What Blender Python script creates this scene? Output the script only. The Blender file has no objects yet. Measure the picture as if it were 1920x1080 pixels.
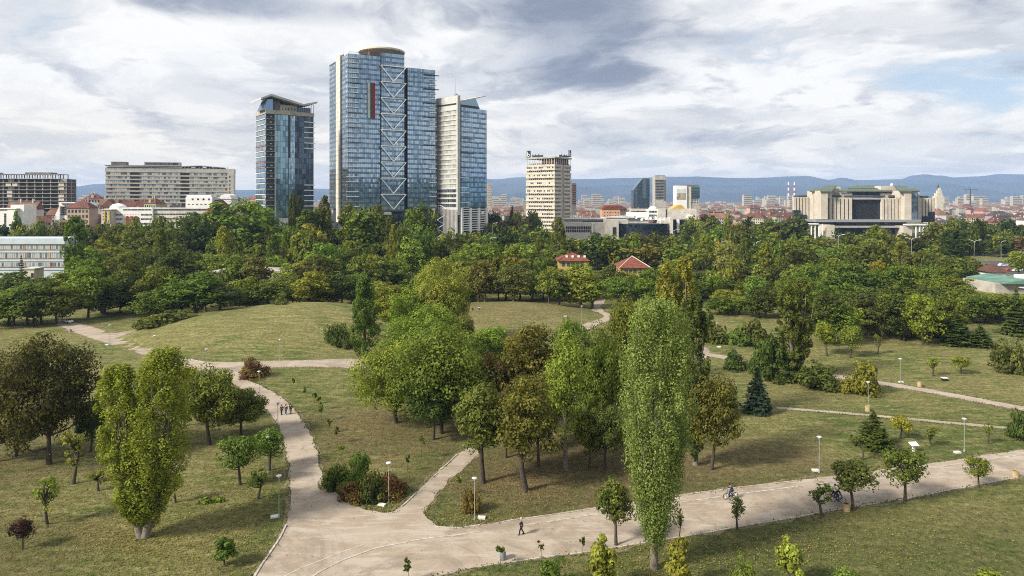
import bpy, math, random
import numpy as np
from mathutils import Vector, noise
from mathutils.geometry import tessellate_polygon

R = math.radians
SC = bpy.context.scene
COL = SC.collection
# ---------------------------------------------------------------- measured lens of the photograph
F, HZ, CAMH = 1280.0, 372.0, 37.0          # focal length in photo pixels, horizon row, camera height (m)

# ================================================================ camera
cam = bpy.data.objects.new('camera', bpy.data.cameras.new('camera'))
COL.objects.link(cam)
cam.location = (0, 0, CAMH)
cam.rotation_euler = (R(90), 0, 0)
cam.data.sensor_width = 36
cam.data.lens = 36 * F / 1920
cam.data.shift_y = -168 / 1920
cam.data.clip_start = 0.5
cam.data.clip_end = 60000
SC.camera = cam

# ================================================================ world, sun, exposure
SUN_EL, SUN_AZ = R(36), R(-120)            # azimuth from +Y (view direction) towards +X
sun_dir = Vector((math.sin(SUN_AZ) * math.cos(SUN_EL), math.cos(SUN_AZ) * math.cos(SUN_EL), math.sin(SUN_EL)))
sun = bpy.data.objects.new('sun', bpy.data.lights.new('sun', 'SUN'))
COL.objects.link(sun)
sun.data.energy = 5.0
sun.data.angle = R(10)
sun.data.color = (1.0, 0.91, 0.77)
sun.rotation_euler = (-sun_dir).to_track_quat('-Z', 'Y').to_euler()
sun.location = (-200, -40, 200)

SC.view_settings.view_transform = 'Standard'
SC.view_settings.look = 'None'
SC.view_settings.gamma = 1
SC.view_settings.use_curve_mapping = False
SC.view_settings.exposure = 0.55
SC.render.engine = 'CYCLES'
SC.cycles.use_denoising = False
SC.cycles.max_bounces = 6
SC.cycles.diffuse_bounces = 2
SC.cycles.glossy_bounces = 3
SC.cycles.transmission_bounces = 2
SC.cycles.volume_bounces = 1
SC.cycles.sample_clamp_indirect = 4
SC.cycles.filter_width = 1.05

class NT:
    """small helper for node trees"""
    def __init__(s, tree):
        s.t = tree; s.t.nodes.clear()
    def n(s, typ, **kw):
        nd = s.t.nodes.new(typ)
        for k, v in kw.items():
            if k == 'inp':
                for kk, vv in v.items():
                    nd.inputs[kk].default_value = vv
            else:
                setattr(nd, k, v)
        return nd
    def l(s, a, b):
        s.t.links.new(a, b)
    def math(s, op, a, b=None, clamp=False):
        m = s.n('ShaderNodeMath', operation=op); m.use_clamp = clamp
        for i, x in enumerate((a, b)):
            if x is None: continue
            if isinstance(x, (int, float)): m.inputs[i].default_value = x
            else: s.l(x, m.inputs[i])
        return m.outputs[0]
    def vmath(s, op, a, b=None, out=0):
        m = s.n('ShaderNodeVectorMath', operation=op)
        for i, x in enumerate((a, b)):
            if x is None: continue
            if isinstance(x, (tuple, list, Vector)): m.inputs[i].default_value = x
            else: s.l(x, m.inputs[i])
        return m.outputs[out]
    def ss(s, x, lo, hi):
        m = s.n('ShaderNodeMapRange', interpolation_type='SMOOTHSTEP')
        s.l(x, m.inputs[0]); m.inputs[1].default_value = lo; m.inputs[2].default_value = hi
        return m.outputs[0]
    def mix(s, fac, a, b):
        m = s.n('ShaderNodeMix', data_type='RGBA')
        for i, x in ((0, fac), (6, a), (7, b)):
            if isinstance(x, (int, float)): m.inputs[i].default_value = x
            elif isinstance(x, (tuple, list)): m.inputs[i].default_value = (*x[:3], 1)
            else: s.l(x, m.inputs[i])
        return m.outputs[2]
    def noise(s, vec, scale, detail=3, rough=0.5, dist=0.0):
        m = s.n('ShaderNodeTexNoise')
        m.inputs['Scale'].default_value = scale; m.inputs['Detail'].default_value = detail
        m.inputs['Roughness'].default_value = rough; m.inputs['Distortion'].default_value = dist
        if vec is not None: s.l(vec, m.inputs['Vector'])
        return m.outputs[0]

world = bpy.data.worlds.new('World'); SC.world = world
world.use_nodes = True
w = NT(world.node_tree)
wo = w.n('ShaderNodeOutputWorld'); bg = w.n('ShaderNodeBackground')
sky = w.n('ShaderNodeTexSky', sky_type='NISHITA', sun_disc=False)
sky.sun_elevation = SUN_EL; sky.sun_rotation = SUN_AZ
sky.air_density = 1.0; sky.dust_density = 1.5; sky.altitude = 600
tc = w.n('ShaderNodeTexCoord'); D = tc.outputs['Generated']
sep = w.n('ShaderNodeSeparateXYZ'); w.l(D, sep.inputs[0])
el = w.math('MAXIMUM', sep.outputs[2], 0.0)
# clouds lie on a high flat layer: its plan coordinates shrink towards the horizon
inv = w.math('DIVIDE', 1.0, w.math('ADD', el, 0.19))
uv = w.vmath('SCALE', w.vmath('MULTIPLY', D, (1, 1, 0))); w.l(inv, uv.node.inputs[3])
def blob(px, py, rx, ry):
    c = Vector(((px - 960) / F, 1, (HZ - py) / F)).normalized()
    q = w.vmath('MULTIPLY', w.vmath('SUBTRACT', D, c), (F / rx, F / rx, F / ry))
    ln = w.vmath('LENGTH', q, out=1)
    return w.math('SUBTRACT', 1.0, w.ss(ln, 0.0, 1.0))
def blobs(lst):
    acc = None
    for px, py, rx, ry, amp in lst:
        b = w.math('MULTIPLY', blob(px, py, rx, ry), amp)
        acc = b if acc is None else w.math('ADD', acc, b)
    return acc
wn = w.n('ShaderNodeTexNoise'); wn.inputs['Scale'].default_value = 0.9; wn.inputs['Detail'].default_value = 4
w.l(uv, wn.inputs['Vector'])
wv = w.vmath('SCALE', w.vmath('SUBTRACT', wn.outputs['Color'], (0.5, 0.5, 0.5))); wv.node.inputs[3].default_value = 0.9
uw = w.vmath('ADD', uv, wv)
def layer(off, sc, det=9, ro=0.56):
    return w.noise(w.vmath('ADD', uw, off), sc, det, ro)
heap = layer((3.1, 7.7, 0), 0.85, 9, 0.6)                      # cumulus heaps
heap_s = layer((3.1 - .22, 7.7 - .10, 0.10), 0.85, 9, 0.6)     # the same heaps a step towards the sun: their lit and shaded flanks
puff = layer((11.3, 2.2, 0), 2.3, 8, 0.6)
deck = layer((5.2, 1.4, 2.0), 0.42, 8, 0.58)           # broad grey deck
dark = blobs(((1110, 60, 380, 190, .34), (1010, 0, 320, 80, .14), (1180, 150, 260, 70, .10), (420, 0, 520, 70, .34), (90, 112, 360, 40, .14), (1850, 15, 190, 75, .30), (1370, 70, 150, 34, .18), (1650, 258, 600, 55, .20), (1100, 255, 420, 50, .18),
              (250, 225, 460, 60, .17), (1340, 192, 80, 34, .14), (1910, 130, 130, 75, .20), (600, 150, 300, 60, .13), (860, 130, 160, 40, .08)))
clear = blobs(((1690, 165, 380, 90, .08), (1850, 205, 260, 60, .07), (1480, 60, 200, 60, .04)))
low = w.math('SUBTRACT', 1.0, w.ss(el, 0.0, 0.17))
lit = w.ss(w.math('SUBTRACT', heap, heap_s), -0.045, 0.05)
thick = w.ss(w.math('ADD', w.math('ADD', w.math('MULTIPLY', deck, 0.62), w.math('MULTIPLY', puff, 0.40)), dark), 0.60, 0.82)
cover = w.ss(w.math('SUBTRACT', w.math('ADD', heap, w.math('MULTIPLY', w.math('SUBTRACT', puff, .5), .45)), clear), 0.26, 0.43)
sunw = w.ss(w.vmath('DOT_PRODUCT', D, (-0.78, 0.6, 0.1), out=1), 0.0, 1.0)
bluebase = w.vmath('SCALE', sky.outputs[0]); bluebase.node.inputs[3].default_value = 0.09
blue = w.mix(0.6, bluebase, (0.42, 0.49, 0.57))
warm = w.math('MULTIPLY', low, w.math('ADD', w.math('MULTIPLY', sunw, .6), .5))
white = w.mix(warm, (0.71, 0.705, 0.695), (0.80, 0.715, 0.575))
shade = w.mix(warm, (0.40, 0.42, 0.46), (0.55, 0.515, 0.47))
shade = w.mix(w.ss(puff, .40, .60), w.mix(.45, shade, white), shade)
body = w.mix(w.math('MULTIPLY', lit, w.ss(puff, .28, .55)), shade, white)
body = w.mix(0.14, body, white)
grey = w.mix(w.math('MULTIPLY', low, .6), (0.175, 0.205, 0.275), (0.38, 0.385, 0.41))
grey2 = w.mix(w.ss(puff, 0.40, 0.62), w.mix(0.45, grey, (0.42, 0.45, 0.51)), grey)
c1 = w.mix(cover, blue, body)
c2 = w.mix(w.math('MULTIPLY', thick, .97), c1, grey2)
w.l(c2, bg.inputs[0]); bg.inputs[1].default_value = 1.0
w.l(bg.outputs[0], wo.inputs[0])

# ================================================================ helpers: points, meshes, things
def G(px, py):
    """ground point seen at a photo pixel"""
    d = F * CAMH / (py - HZ)
    return ((px - 960) / F * d, d)
def XW(px, d): return (px - 960) / F * d
def ZW(py, d): return CAMH - (py - HZ) / F * d

def thing(name, label, cat, loc=(0, 0, 0), rz=0.0, group=None):
    o = bpy.data.objects.new(name, None); COL.objects.link(o)
    o.empty_display_size = 0.5
    o.location = loc; o.rotation_euler = (0, 0, rz)
    tag(o, label, cat, group)
    return o
def tag(o, label=None, cat=None, group=None, kind=None):
    if label: o['label'] = label
    if cat: o['category'] = cat
    if group: o['group'] = group
    if kind: o['kind'] = kind
    return o
def dup(o, parent=None):
    c = o.copy(); COL.objects.link(c)
    if parent is not None: c.parent = parent
    for ch in o.children:
        dup(ch, c)
    return c

class MB:
    """collects faces; build() links them as one mesh object"""
    def __init__(s): s.v = []; s.f = []; s.m = []
    def face(s, pts, m=0):
        n = len(s.v); s.v.extend(tuple(p) for p in pts); s.f.append(tuple(range(n, n + len(pts)))); s.m.append(m)
    def box(s, x0, x1, y0, y1, z0, z1, m=0):
        n = len(s.v)
        s.v += [(x0, y0, z0), (x1, y0, z0), (x1, y1, z0), (x0, y1, z0), (x0, y0, z1), (x1, y0, z1), (x1, y1, z1), (x0, y1, z1)]
        for q in ((0, 3, 2, 1), (4, 5, 6, 7), (0, 1, 5, 4), (1, 2, 6, 5), (2, 3, 7, 6), (3, 0, 4, 7)):
            s.f.append(tuple(n + i for i in q)); s.m.append(m)
        return s
    def prism(s, poly, z0, z1, m=0, mtop=None):
        n = len(poly); b = len(s.v)
        s.v += [(x, y, z0) for x, y in poly] + [(x, y, z1) for x, y in poly]
        s.f.append(tuple(b + n + i for i in range(n))); s.m.append(m if mtop is None else mtop)
        s.f.append(tuple(b + n - 1 - i for i in range(n))); s.m.append(m)
        for i in range(n):
            j = (i + 1) % n
            s.f.append((b + i, b + j, b + n + j, b + n + i)); s.m.append(m)
        return s
    def xprism(s, poly, y0, y1, m=0):
        """polygon in x,z pushed along y"""
        n = len(poly); b = len(s.v)
        s.v += [(x, y0, z) for x, z in poly] + [(x, y1, z) for x, z in poly]
        s.f.append(tuple(b + i for i in range(n))); s.m.append(m)
        s.f.append(tuple(b + n + n - 1 - i for i in range(n))); s.m.append(m)
        for i in range(n):
            j = (i + 1) % n
            s.f.append((b + i, b + n + i, b + n + j, b + j)); s.m.append(m)
        return s
    def tube(s, p0, p1, r0, r1=None, n=8, m=0):
        r1 = r0 if r1 is None else r1
        p0, p1 = Vector(p0), Vector(p1)
        d = (p1 - p0).normalized()
        a = d.orthogonal().normalized(); c = d.cross(a)
        b = len(s.v)
        for p, r in ((p0, r0), (p1, r1)):
            for i in range(n):
                t = 2 * math.pi * i / n
                s.v.append(tuple(p + a * (r * math.cos(t)) + c * (r * math.sin(t))))
        for i in range(n):
            j = (i + 1) % n
            s.f.append((b + i, b + j, b + n + j, b + n + i)); s.m.append(m)
        s.f.append(tuple(b + n - 1 - i for i in range(n))); s.m.append(m)
        s.f.append(tuple(b + n + i for i in range(n))); s.m.append(m)
        return s
    def chain(s, pts, rad, n=7, m=0):
        """one tapering tube through several points"""
        pts = [Vector(p) for p in pts]; b = len(s.v); k = len(pts)
        for i, p in enumerate(pts):
            d = (pts[min(i + 1, k - 1)] - pts[max(i - 1, 0)]).normalized()
            a = d.cross(Vector((0.31, 0.95, 0.05))).normalized(); c = d.cross(a)
            for j in range(n):
                t = 2 * math.pi * j / n
                s.v.append(tuple(p + a * (rad[i] * math.cos(t)) + c * (rad[i] * math.sin(t))))
        for i in range(k - 1):
            for j in range(n):
                q = (j + 1) % n
                s.f.append((b + i * n + j, b + i * n + q, b + (i + 1) * n + q, b + (i + 1) * n + j)); s.m.append(m)
        s.f.append(tuple(b + (k - 1) * n + j for j in range(n))); s.m.append(m)
        return s
    def lathe(s, prof, n=24, m=0, c=(0, 0, 0)):
        b = len(s.v); k = len(prof)
        for r, z in prof:
            for j in range(n):
                t = 2 * math.pi * j / n
                s.v.append((c[0] + r * math.cos(t), c[1] + r * math.sin(t), c[2] + z))
        for i in range(k - 1):
            for j in range(n):
                q = (j + 1) % n
                s.f.append((b + i * n + j, b + i * n + q, b + (i + 1) * n + q, b + (i + 1) * n + j)); s.m.append(m)
        return s
    def build(s, name, mats, parent=None, smooth=False, kind=None, loc=None):
        me = bpy.data.meshes.new(name)
        me.from_pydata(s.v, [], s.f)
        if not isinstance(mats, (list, tuple)): mats = [mats]
        for m in mats: me.materials.append(m)
        if len(mats) > 1: me.polygons.foreach_set('material_index', s.m)
        if smooth: me.polygons.foreach_set('use_smooth', [True] * len(me.polygons))
        me.update()
        o = bpy.data.objects.new(name, me); COL.objects.link(o)
        if parent is not None: o.parent = parent
        if kind: o['kind'] = kind
        if loc: o.location = loc
        return o

def quads_mesh(name, V, mat, rnd=None, clp=None):
    """V: (n,4,3) array of quads, with per-face random attributes"""
    n = len(V)
    me = bpy.data.meshes.new(name)
    me.vertices.add(n * 4); me.vertices.foreach_set('co', V.astype(np.float32).ravel())
    me.loops.add(n * 4); me.loops.foreach_set('vertex_index', np.arange(n * 4, dtype=np.int32))
    me.polygons.add(n); me.polygons.foreach_set('loop_start', np.arange(0, n * 4, 4, dtype=np.int32))
    for nm, a in (('rnd', rnd), ('clp', clp)):
        if a is not None:
            at = me.attributes.new(nm, 'FLOAT', 'FACE'); at.data.foreach_set('value', a.astype(np.float32))
    me.materials.append(mat); me.update(); me.validate()
    return me
def link_mesh(name, me, parent=None, kind=None):
    o = bpy.data.objects.new(name, me); COL.objects.link(o)
    if parent is not None: o.parent = parent
    if kind: o['kind'] = kind
    return o

# ================================================================ materials
def mat(name, col, rough=0.8, vary=0.12, scale=0.6, metal=0.0, spec=0.3, col2=None, fine=None, bump=0.0, objcol=False):
    m = bpy.data.materials.new(name); m.use_nodes = True
    t = NT(m.node_tree)
    o = t.n('ShaderNodeOutputMaterial'); p = t.n('ShaderNodeBsdfPrincipled')
    g = t.n('ShaderNodeNewGeometry')
    base = None
    if objcol:
        oi = t.n('ShaderNodeObjectInfo'); base = oi.outputs['Color']
    a = t.noise(g.outputs['Position'], scale, 5, 0.6)
    c2 = col2 or tuple(c * (1 - 2.2 * vary) for c in col)
    fac = t.ss(a, 0.35, 0.68)
    if base is None:
        c = t.mix(fac, col, c2)
    else:
        mm = t.vmath('SCALE', base); mm.node.inputs[3].default_value = 1 - 2.2 * vary
        c = t.mix(fac, base, mm)
    if fine:
        b = t.noise(g.outputs['Position'], fine, 3, 0.7)
        k = t.vmath('SCALE', c); t.l(t.math('ADD', t.math('MULTIPLY', b, 0.9), 0.55), k.node.inputs[3])
        c = k
    t.l(c, p.inputs['Base Color'])
    p.inputs['Roughness'].default_value = rough; p.inputs['Metallic'].default_value = metal
    p.inputs['Specular IOR Level'].default_value = spec
    if bump:
        bn = t.n('ShaderNodeBump'); bn.inputs['Strength'].default_value = bump; bn.inputs['Distance'].default_value = 0.05
        t.l(t.noise(g.outputs['Position'], fine or scale * 6, 3, 0.7), bn.inputs['Height']); t.l(bn.outputs[0], p.inputs['Normal'])
    t.l(p.outputs[0], o.inputs[0])
    return m

def glass_mat(name, tint, dark, metal=0.85, rough=0.06, vary=0.5):
    """mirror-coated curtain-wall glass: every pane a little different"""
    m = bpy.data.materials.new(name); m.use_nodes = True
    t = NT(m.node_tree)
    o = t.n('ShaderNodeOutputMaterial'); p = t.n('ShaderNodeBsdfPrincipled')
    at = t.n('ShaderNodeAttribute', attribute_name='rnd')
    f = t.math('MULTIPLY', t.ss(at.outputs['Fac'], 0.25, 1.0), vary)
    t.l(t.mix(f, tint, dark), p.inputs['Base Color'])
    p.inputs['Metallic'].default_value = metal; p.inputs['Roughness'].default_value = rough
    t.l(p.outputs[0], o.inputs[0])
    return m

def leaf_mat(attr=None):
    m = bpy.data.materials.new('leaves'); m.use_nodes = True
    t = NT(m.node_tree)
    o = t.n('ShaderNodeOutputMaterial')
    oi = t.n('ShaderNodeObjectInfo')
    r = t.n('ShaderNodeAttribute', attribute_name='rnd'); c = t.n('ShaderNodeAttribute', attribute_name='clp')
    src = oi.outputs['Color'] if attr is None else t.n('ShaderNodeAttribute', attribute_name=attr).outputs['Color']
    k = t.vmath('SCALE', src)
    t.l(t.math('MULTIPLY', t.math('ADD', t.math('MULTIPLY', r.outputs['Fac'], 0.8), 0.65), t.math('ADD', t.math('MULTIPLY', c.outputs['Fac'], 0.5), 0.72)), k.node.inputs[3])
    # leaves that have turned
    aut = t.math('ADD', t.math('MULTIPLY', r.outputs['Fac'], 0.45), t.math('MULTIPLY', c.outputs['Fac'], 0.55))
    sel = t.math('GREATER_THAN', t.math('ADD', aut, oi.outputs['Alpha']), 1.0)
    turned = t.mix(c.outputs['Fac'], (0.125, 0.082, 0.025), (0.24, 0.205, 0.03))
    cc = t.mix(t.math('MULTIPLY', sel, 0.6), k, turned)
    d = t.n('ShaderNodeBsdfPrincipled'); t.l(cc, d.inputs['Base Color'])
    d.inputs['Roughness'].default_value = 0.6; d.inputs['Specular IOR Level'].default_value = 0.12
    tr = t.n('ShaderNodeBsdfTranslucent')
    tk = t.vmath('MULTIPLY', cc, (1.15, 1.25, 0.6)); t.l(tk, tr.inputs[0])
    mx = t.n('ShaderNodeMixShader'); mx.inputs[0].default_value = 0.36
    t.l(d.outputs[0], mx.inputs[1]); t.l(tr.outputs[0], mx.inputs[2]); t.l(mx.outputs[0], o.inputs[0])
    return m
LEAF = leaf_mat()
LEAF_MASS = leaf_mat('tcol')

M = {
    'bark': mat('bark', (0.075, 0.06, 0.045), 0.95, 0.2, 3, fine=9, bump=0.6),
    'bark_pale': mat('bark_pale', (0.19, 0.165, 0.13), 0.95, 0.22, 3, fine=8, bump=0.6),
    'limewash': mat('limewash', (0.55, 0.52, 0.46), 0.95, 0.1, 3),
    'concrete': mat('concrete', (0.40, 0.38, 0.34), 0.9, 0.14, 0.25, fine=2),
    'concrete_light': mat('concrete_light', (0.56, 0.53, 0.47), 0.9, 0.10, 0.25, fine=1.5),
    'concrete_dark': mat('concrete_dark', (0.16, 0.15, 0.145), 0.9, 0.2, 0.3, fine=2),
    'facade': mat('facade', (0.48, 0.49, 0.48), 0.85, 0.08, 0.25, fine=1.5),
    'blue_white': mat('blue_white', (0.47, 0.54, 0.61), 0.6, 0.06, 0.3),
    'white': mat('white', (0.72, 0.72, 0.70), 0.7, 0.06, 0.3),
    'white_metal': mat('white_metal', (0.78, 0.79, 0.80), 0.35, 0.04, 0.5, spec=0.5),
    'cream': mat('cream', (0.55, 0.50, 0.41), 0.9, 0.10, 0.2, fine=1.2),
    'tan': mat('tan', (0.50, 0.455, 0.385), 0.9, 0.07, 0.15, fine=1.0),
    'brick_orange': mat('brick_orange', (0.58, 0.33, 0.20), 0.9, 0.10, 0.2),
    'yellow_wall': mat('yellow_wall', (0.45, 0.33, 0.12), 0.9, 0.12, 0.4),
    'red_paint': mat('red_paint', (0.36, 0.055, 0.045), 0.7, 0.1, 0.5),
    'red_tile': mat('red_tile', (0.19, 0.062, 0.042), 0.85, 0.2, 0.9, fine=3),
    'brown_tile': mat('brown_tile', (0.10, 0.05, 0.04), 0.85, 0.15, 0.9, fine=3),
    'copper_green': mat('copper_green', (0.105, 0.135, 0.10), 0.7, 0.12, 0.2),
    'green_roof': mat('green_roof', (0.12, 0.24, 0.19), 0.7, 0.16, 0.3),
    'pale_roof': mat('pale_roof', (0.55, 0.57, 0.58), 0.6, 0.12, 0.2),
    'yellow_roof': mat('yellow_roof', (0.52, 0.36, 0.09), 0.7, 0.1, 0.2),
    'dark': mat('dark', (0.022, 0.024, 0.028), 0.6, 0.15, 0.5),
    'dark_metal': mat('dark_metal', (0.05, 0.052, 0.055), 0.5, 0.15, 1.0, spec=0.5),
    'grey_metal': mat('grey_metal', (0.26, 0.27, 0.28), 0.45, 0.12, 1.0, spec=0.5),
    'rib_metal': mat('rib_metal', (0.36, 0.355, 0.34), 0.45, 0.1, 0.4, spec=0.5),
    'brown_metal': mat('brown_metal', (0.16, 0.09, 0.07), 0.7, 0.2, 0.4),
    'mullion': mat('mullion', (0.03, 0.045, 0.06), 0.4, 0.1, 0.3),
    'navy': mat('navy', (0.012, 0.016, 0.035), 0.4, 0.1, 0.5),
    'steel': mat('steel', (0.30, 0.33, 0.33), 0.5, 0.1, 2.0, spec=0.5),
    'plate': mat('plate', (0.66, 0.65, 0.62), 0.8, 0.12, 3, fine=8),
    'bin': mat('bin', (0.45, 0.35, 0.19), 0.95, 0.15, 3, fine=12, bump=0.5),
    'bin_grey': mat('bin_grey', (0.34, 0.34, 0.33), 0.95, 0.18, 3, fine=12, bump=0.5),
    'kerb': mat('kerb', (0.47, 0.43, 0.37), 0.95, 0.2, 1.5, fine=6),
    'rubber': mat('rubber', (0.012, 0.012, 0.013), 0.8, 0.1, 2),
    'chrome': mat('chrome', (0.5, 0.5, 0.5), 0.3, 0.05, 2, metal=0.8),
    'skin': mat('skin', (0.42, 0.25, 0.17), 0.6, 0.05, 5),
    'grey_hair': mat('grey_hair', (0.45, 0.43, 0.40), 0.9, 0.1, 30),
    'dark_hair': mat('dark_hair', (0.015, 0.012, 0.01), 0.8, 0.1, 30),
    'denim': mat('denim', (0.05, 0.10, 0.22), 0.9, 0.12, 8),
    'blue_cloth': mat('blue_cloth', (0.03, 0.06, 0.14), 0.9, 0.12, 8),
    'navy_cloth': mat('navy_cloth', (0.012, 0.015, 0.035), 0.9, 0.12, 8),
    'black_cloth': mat('black_cloth', (0.012, 0.012, 0.014), 0.9, 0.12, 8),
    'maroon_cloth': mat('maroon_cloth', (0.06, 0.014, 0.02), 0.9, 0.12, 8),
    'olive_cloth': mat('olive_cloth', (0.03, 0.035, 0.018), 0.9, 0.12, 8),
    'white_cloth': mat('white_cloth', (0.55, 0.56, 0.60), 0.9, 0.08, 8),
    'teal_cloth': mat('teal_cloth', (0.04, 0.075, 0.10), 0.9, 0.1, 8),
    'car_white': mat('car_white', (0.72, 0.73, 0.74), 0.25, 0.03, 1, spec=0.6),
    'car_red': mat('car_red', (0.32, 0.03, 0.025), 0.25, 0.03, 1, spec=0.6),
    'car_grey': mat('car_grey', (0.20, 0.21, 0.22), 0.25, 0.03, 1, spec=0.6),
    'car_dark': mat('car_dark', (0.02, 0.022, 0.028), 0.25, 0.03, 1, spec=0.6),
    'car_blue': mat('car_blue', (0.03, 0.06, 0.16), 0.25, 0.03, 1, spec=0.6),
    'house_wall': mat('house_wall', (0.5, 0.45, 0.38), 0.9, 0.08, 0.1, objcol=True),
    'house_roof': mat('house_roof', (0.25, 0.09, 0.06), 0.85, 0.17, 0.25, objcol=True, fine=1.2),
    'asphalt': mat('asphalt', (0.075, 0.075, 0.078), 0.9, 0.15, 0.1, fine=2),
    'dirt': mat('dirt', (0.19, 0.15, 0.10), 0.95, 0.2, 0.8, col2=(0.10, 0.10, 0.045), fine=5),
    'cyan_glass': None,
}
M['glass_blue'] = glass_mat('glass_blue', (0.37, 0.475, 0.56), (0.14, 0.21, 0.275), 0.9, 0.05, 0.75)
M['glass_spandrel'] = glass_mat('glass_spandrel', (0.17, 0.26, 0.37), (0.07, 0.12, 0.19), 0.85, 0.12, 0.8)
M['glass_teal'] = glass_mat('glass_teal', (0.24, 0.36, 0.42), (0.07, 0.13, 0.17), 0.85, 0.06, 0.8)
M['glass_dark'] = glass_mat('glass_dark', (0.08, 0.11, 0.15), (0.02, 0.03, 0.045), 0.75, 0.08, 0.9)
M['glass_sky_cream'] = glass_mat('glass_sky_cream', (0.62, 0.61, 0.55), (0.34, 0.35, 0.34), 0.35, 0.2, 0.8)  # pale cream stands in for the bright sky these panes reflect
M['glass_black'] = glass_mat('glass_black', (0.035, 0.035, 0.045), (0.014, 0.012, 0.016), 0.35, 0.12, 0.9)
M['window'] = glass_mat('window', (0.09, 0.105, 0.125), (0.012, 0.014, 0.018), 0.3, 0.12, 1.0)
M['window_pale'] = glass_mat('window_pale', (0.60, 0.64, 0.66), (0.06, 0.07, 0.08), 0.4, 0.15, 0.9)
# ================================================================ terrain
rng = np.random.default_rng(11)
random.seed(5)
MOUNDS = [  # centre x, y, radius along x, radius along y, height
    (-66, 196, 48, 40, 5.0), (-46, 204, 36, 30, 1.0),
    (-9, 214, 38, 30, 3.0), (16, 218, 34, 26, 0.7),
]
def mound_np(x, y):
    z = np.zeros_like(x)
    for cx, cy, rx, ry, h in MOUNDS:
        q = np.clip(1 - ((x - cx) / rx) ** 2 - ((y - cy) / ry) ** 2, 0, 1)
        z = np.maximum(z, 0) + h * q * q * (3 - 2 * q) * 0.55 + 0.45 * h * q * q
    return z

# ---- park paths, as edge lines measured on the ground
def strip_edges(pts, width):
    """two edge lines of a path from its centre line (photo pixels) and its width in metres"""
    P = [Vector(G(*p)) for p in pts]
    L, Rr = [], []
    for i, p in enumerate(P):
        d = (P[min(i + 1, len(P) - 1)] - P[max(i - 1, 0)]).normalized()
        n = Vector((-d.y, d.x)); wd = width[i] if isinstance(width, (list, tuple)) else width
        L.append(p + n * wd / 2); Rr.append(p - n * wd / 2)
    return [tuple(q) for q in L] + [tuple(q) for q in reversed(Rr)]
ROAD_LOWER = [(2600, 774), (2400, 808), (2200, 843), (2060, 868), (1920, 893), (1800, 915), (1700, 935), (1600, 950), (1500, 968), (1400, 985), (1300, 1003), (1200, 1019), (1100, 1035), (1000, 1048), (940, 1056), (880, 1067), (820, 1080), (760, 1098), (690, 1125)]
ROAD_UPPER = [(800, 972), (822, 988), (860, 990), (900, 984), (1000, 970), (1100, 955), (1180, 944), (1300, 926), (1400, 913), (1500, 901), (1600, 888), (1700, 874), (1800, 861), (1920, 843), (2060, 824), (2200, 804), (2400, 776), (2600, 750)]
N_LEFT = [(440, 1125), (470, 1092), (500, 1045), (525, 1008), (540, 972), (545, 930), (543, 880), (537, 840), (525, 805), (505, 772), (480, 747), (440, 722), (412, 708), (380, 699), (340, 689), (300, 675), (258, 661), (210, 646), (160, 631), (118, 614), (96, 604)]
N_RIGHT = [(112, 598), (150, 607), (200, 621), (218, 626), (258, 613), (266, 618), (238, 633), (262, 642), (300, 653), (345, 671), (390, 680), (450, 679), (520, 677), (600, 675), (665, 673), (760, 678), (860, 694), (905, 700), (1010, 706), (1150, 690), (1240, 665), (1290, 650), (1330, 651)]
N_ISLE = [(1330, 673), (1250, 682), (1150, 707), (1010, 722), (900, 717), (850, 712), (760, 698), (665, 691), (600, 688), (540, 688), (500, 689), (462, 690), (446, 697), (452, 706), (495, 726), (530, 746), (560, 777), (585, 817), (598, 852), (602, 890), (615, 914), (642, 938), (682, 956), (722, 962), (745, 957)]
DIAG = [(800, 905), (860, 849), (878, 838), (905, 846), (870, 878), (832, 912), (808, 942), (795, 960)]
PATHS = {
    'gravel_road': [G(*p) for p in ROAD_LOWER + N_LEFT + N_RIGHT + N_ISLE + DIAG + ROAD_UPPER],
    'lawn_path': strip_edges([(1318, 664), (1350, 668), (1400, 681), (1470, 692), (1550, 703), (1640, 716), (1770, 738), (1920, 767), (2080, 800), (2130, 812)], 3.1),
    'narrow_path': strip_edges([(1376, 757), (1430, 763), (1500, 768), (1600, 776), (1750, 790), (1900, 804), (2010, 814)], 1.3),
    'winding_path': strip_edges([(1090, 620), (1112, 607), (1150, 597), (1128, 588), (1113, 578), (1126, 566), (1126, 557), (1106, 549), (1080, 546)], 3.6),
}
def jitter(poly, step=0.9, amp=0.16, seed=0):
    out = []
    for i, a in enumerate(poly):
        b = poly[(i + 1) % len(poly)]
        L = math.dist(a, b); k = max(1, int(L / step)) if L < 80 else 12
        nx, ny = -(b[1] - a[1]) / (L + 1e-9), (b[0] - a[0]) / (L + 1e-9)
        for j in range(k):
            t = j / k; x = a[0] + (b[0] - a[0]) * t; y = a[1] + (b[1] - a[1]) * t
            e = noise.fractal(Vector((x * 0.45, y * 0.45, seed)), 0.8, 2.1, 4) * amp * 2.2
            out.append((x + nx * e, y + ny * e))
    return out
def smooth_poly(poly, it=2):
    for _ in range(it):
        q = []
        for i, a in enumerate(poly):
            b = poly[(i + 1) % len(poly)]
            if math.dist(a, b) > 25: q += [a, b]; continue
            q += [(a[0] * .75 + b[0] * .25, a[1] * .75 + b[1] * .25), (a[0] * .25 + b[0] * .75, a[1] * .25 + b[1] * .75)]
        poly = q
    return poly
OUTL = {k: jitter(smooth_poly(v), seed=i * 7.3, amp=0.11 if k == 'narrow_path' else 0.17) for i, (k, v) in enumerate(PATHS.items())}
SEG = np.array([(*p[i], *p[(i + 1) % len(p)]) for p in OUTL.values() for i in range(0, len(p))])
SEGC = SEG[::3]
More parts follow.
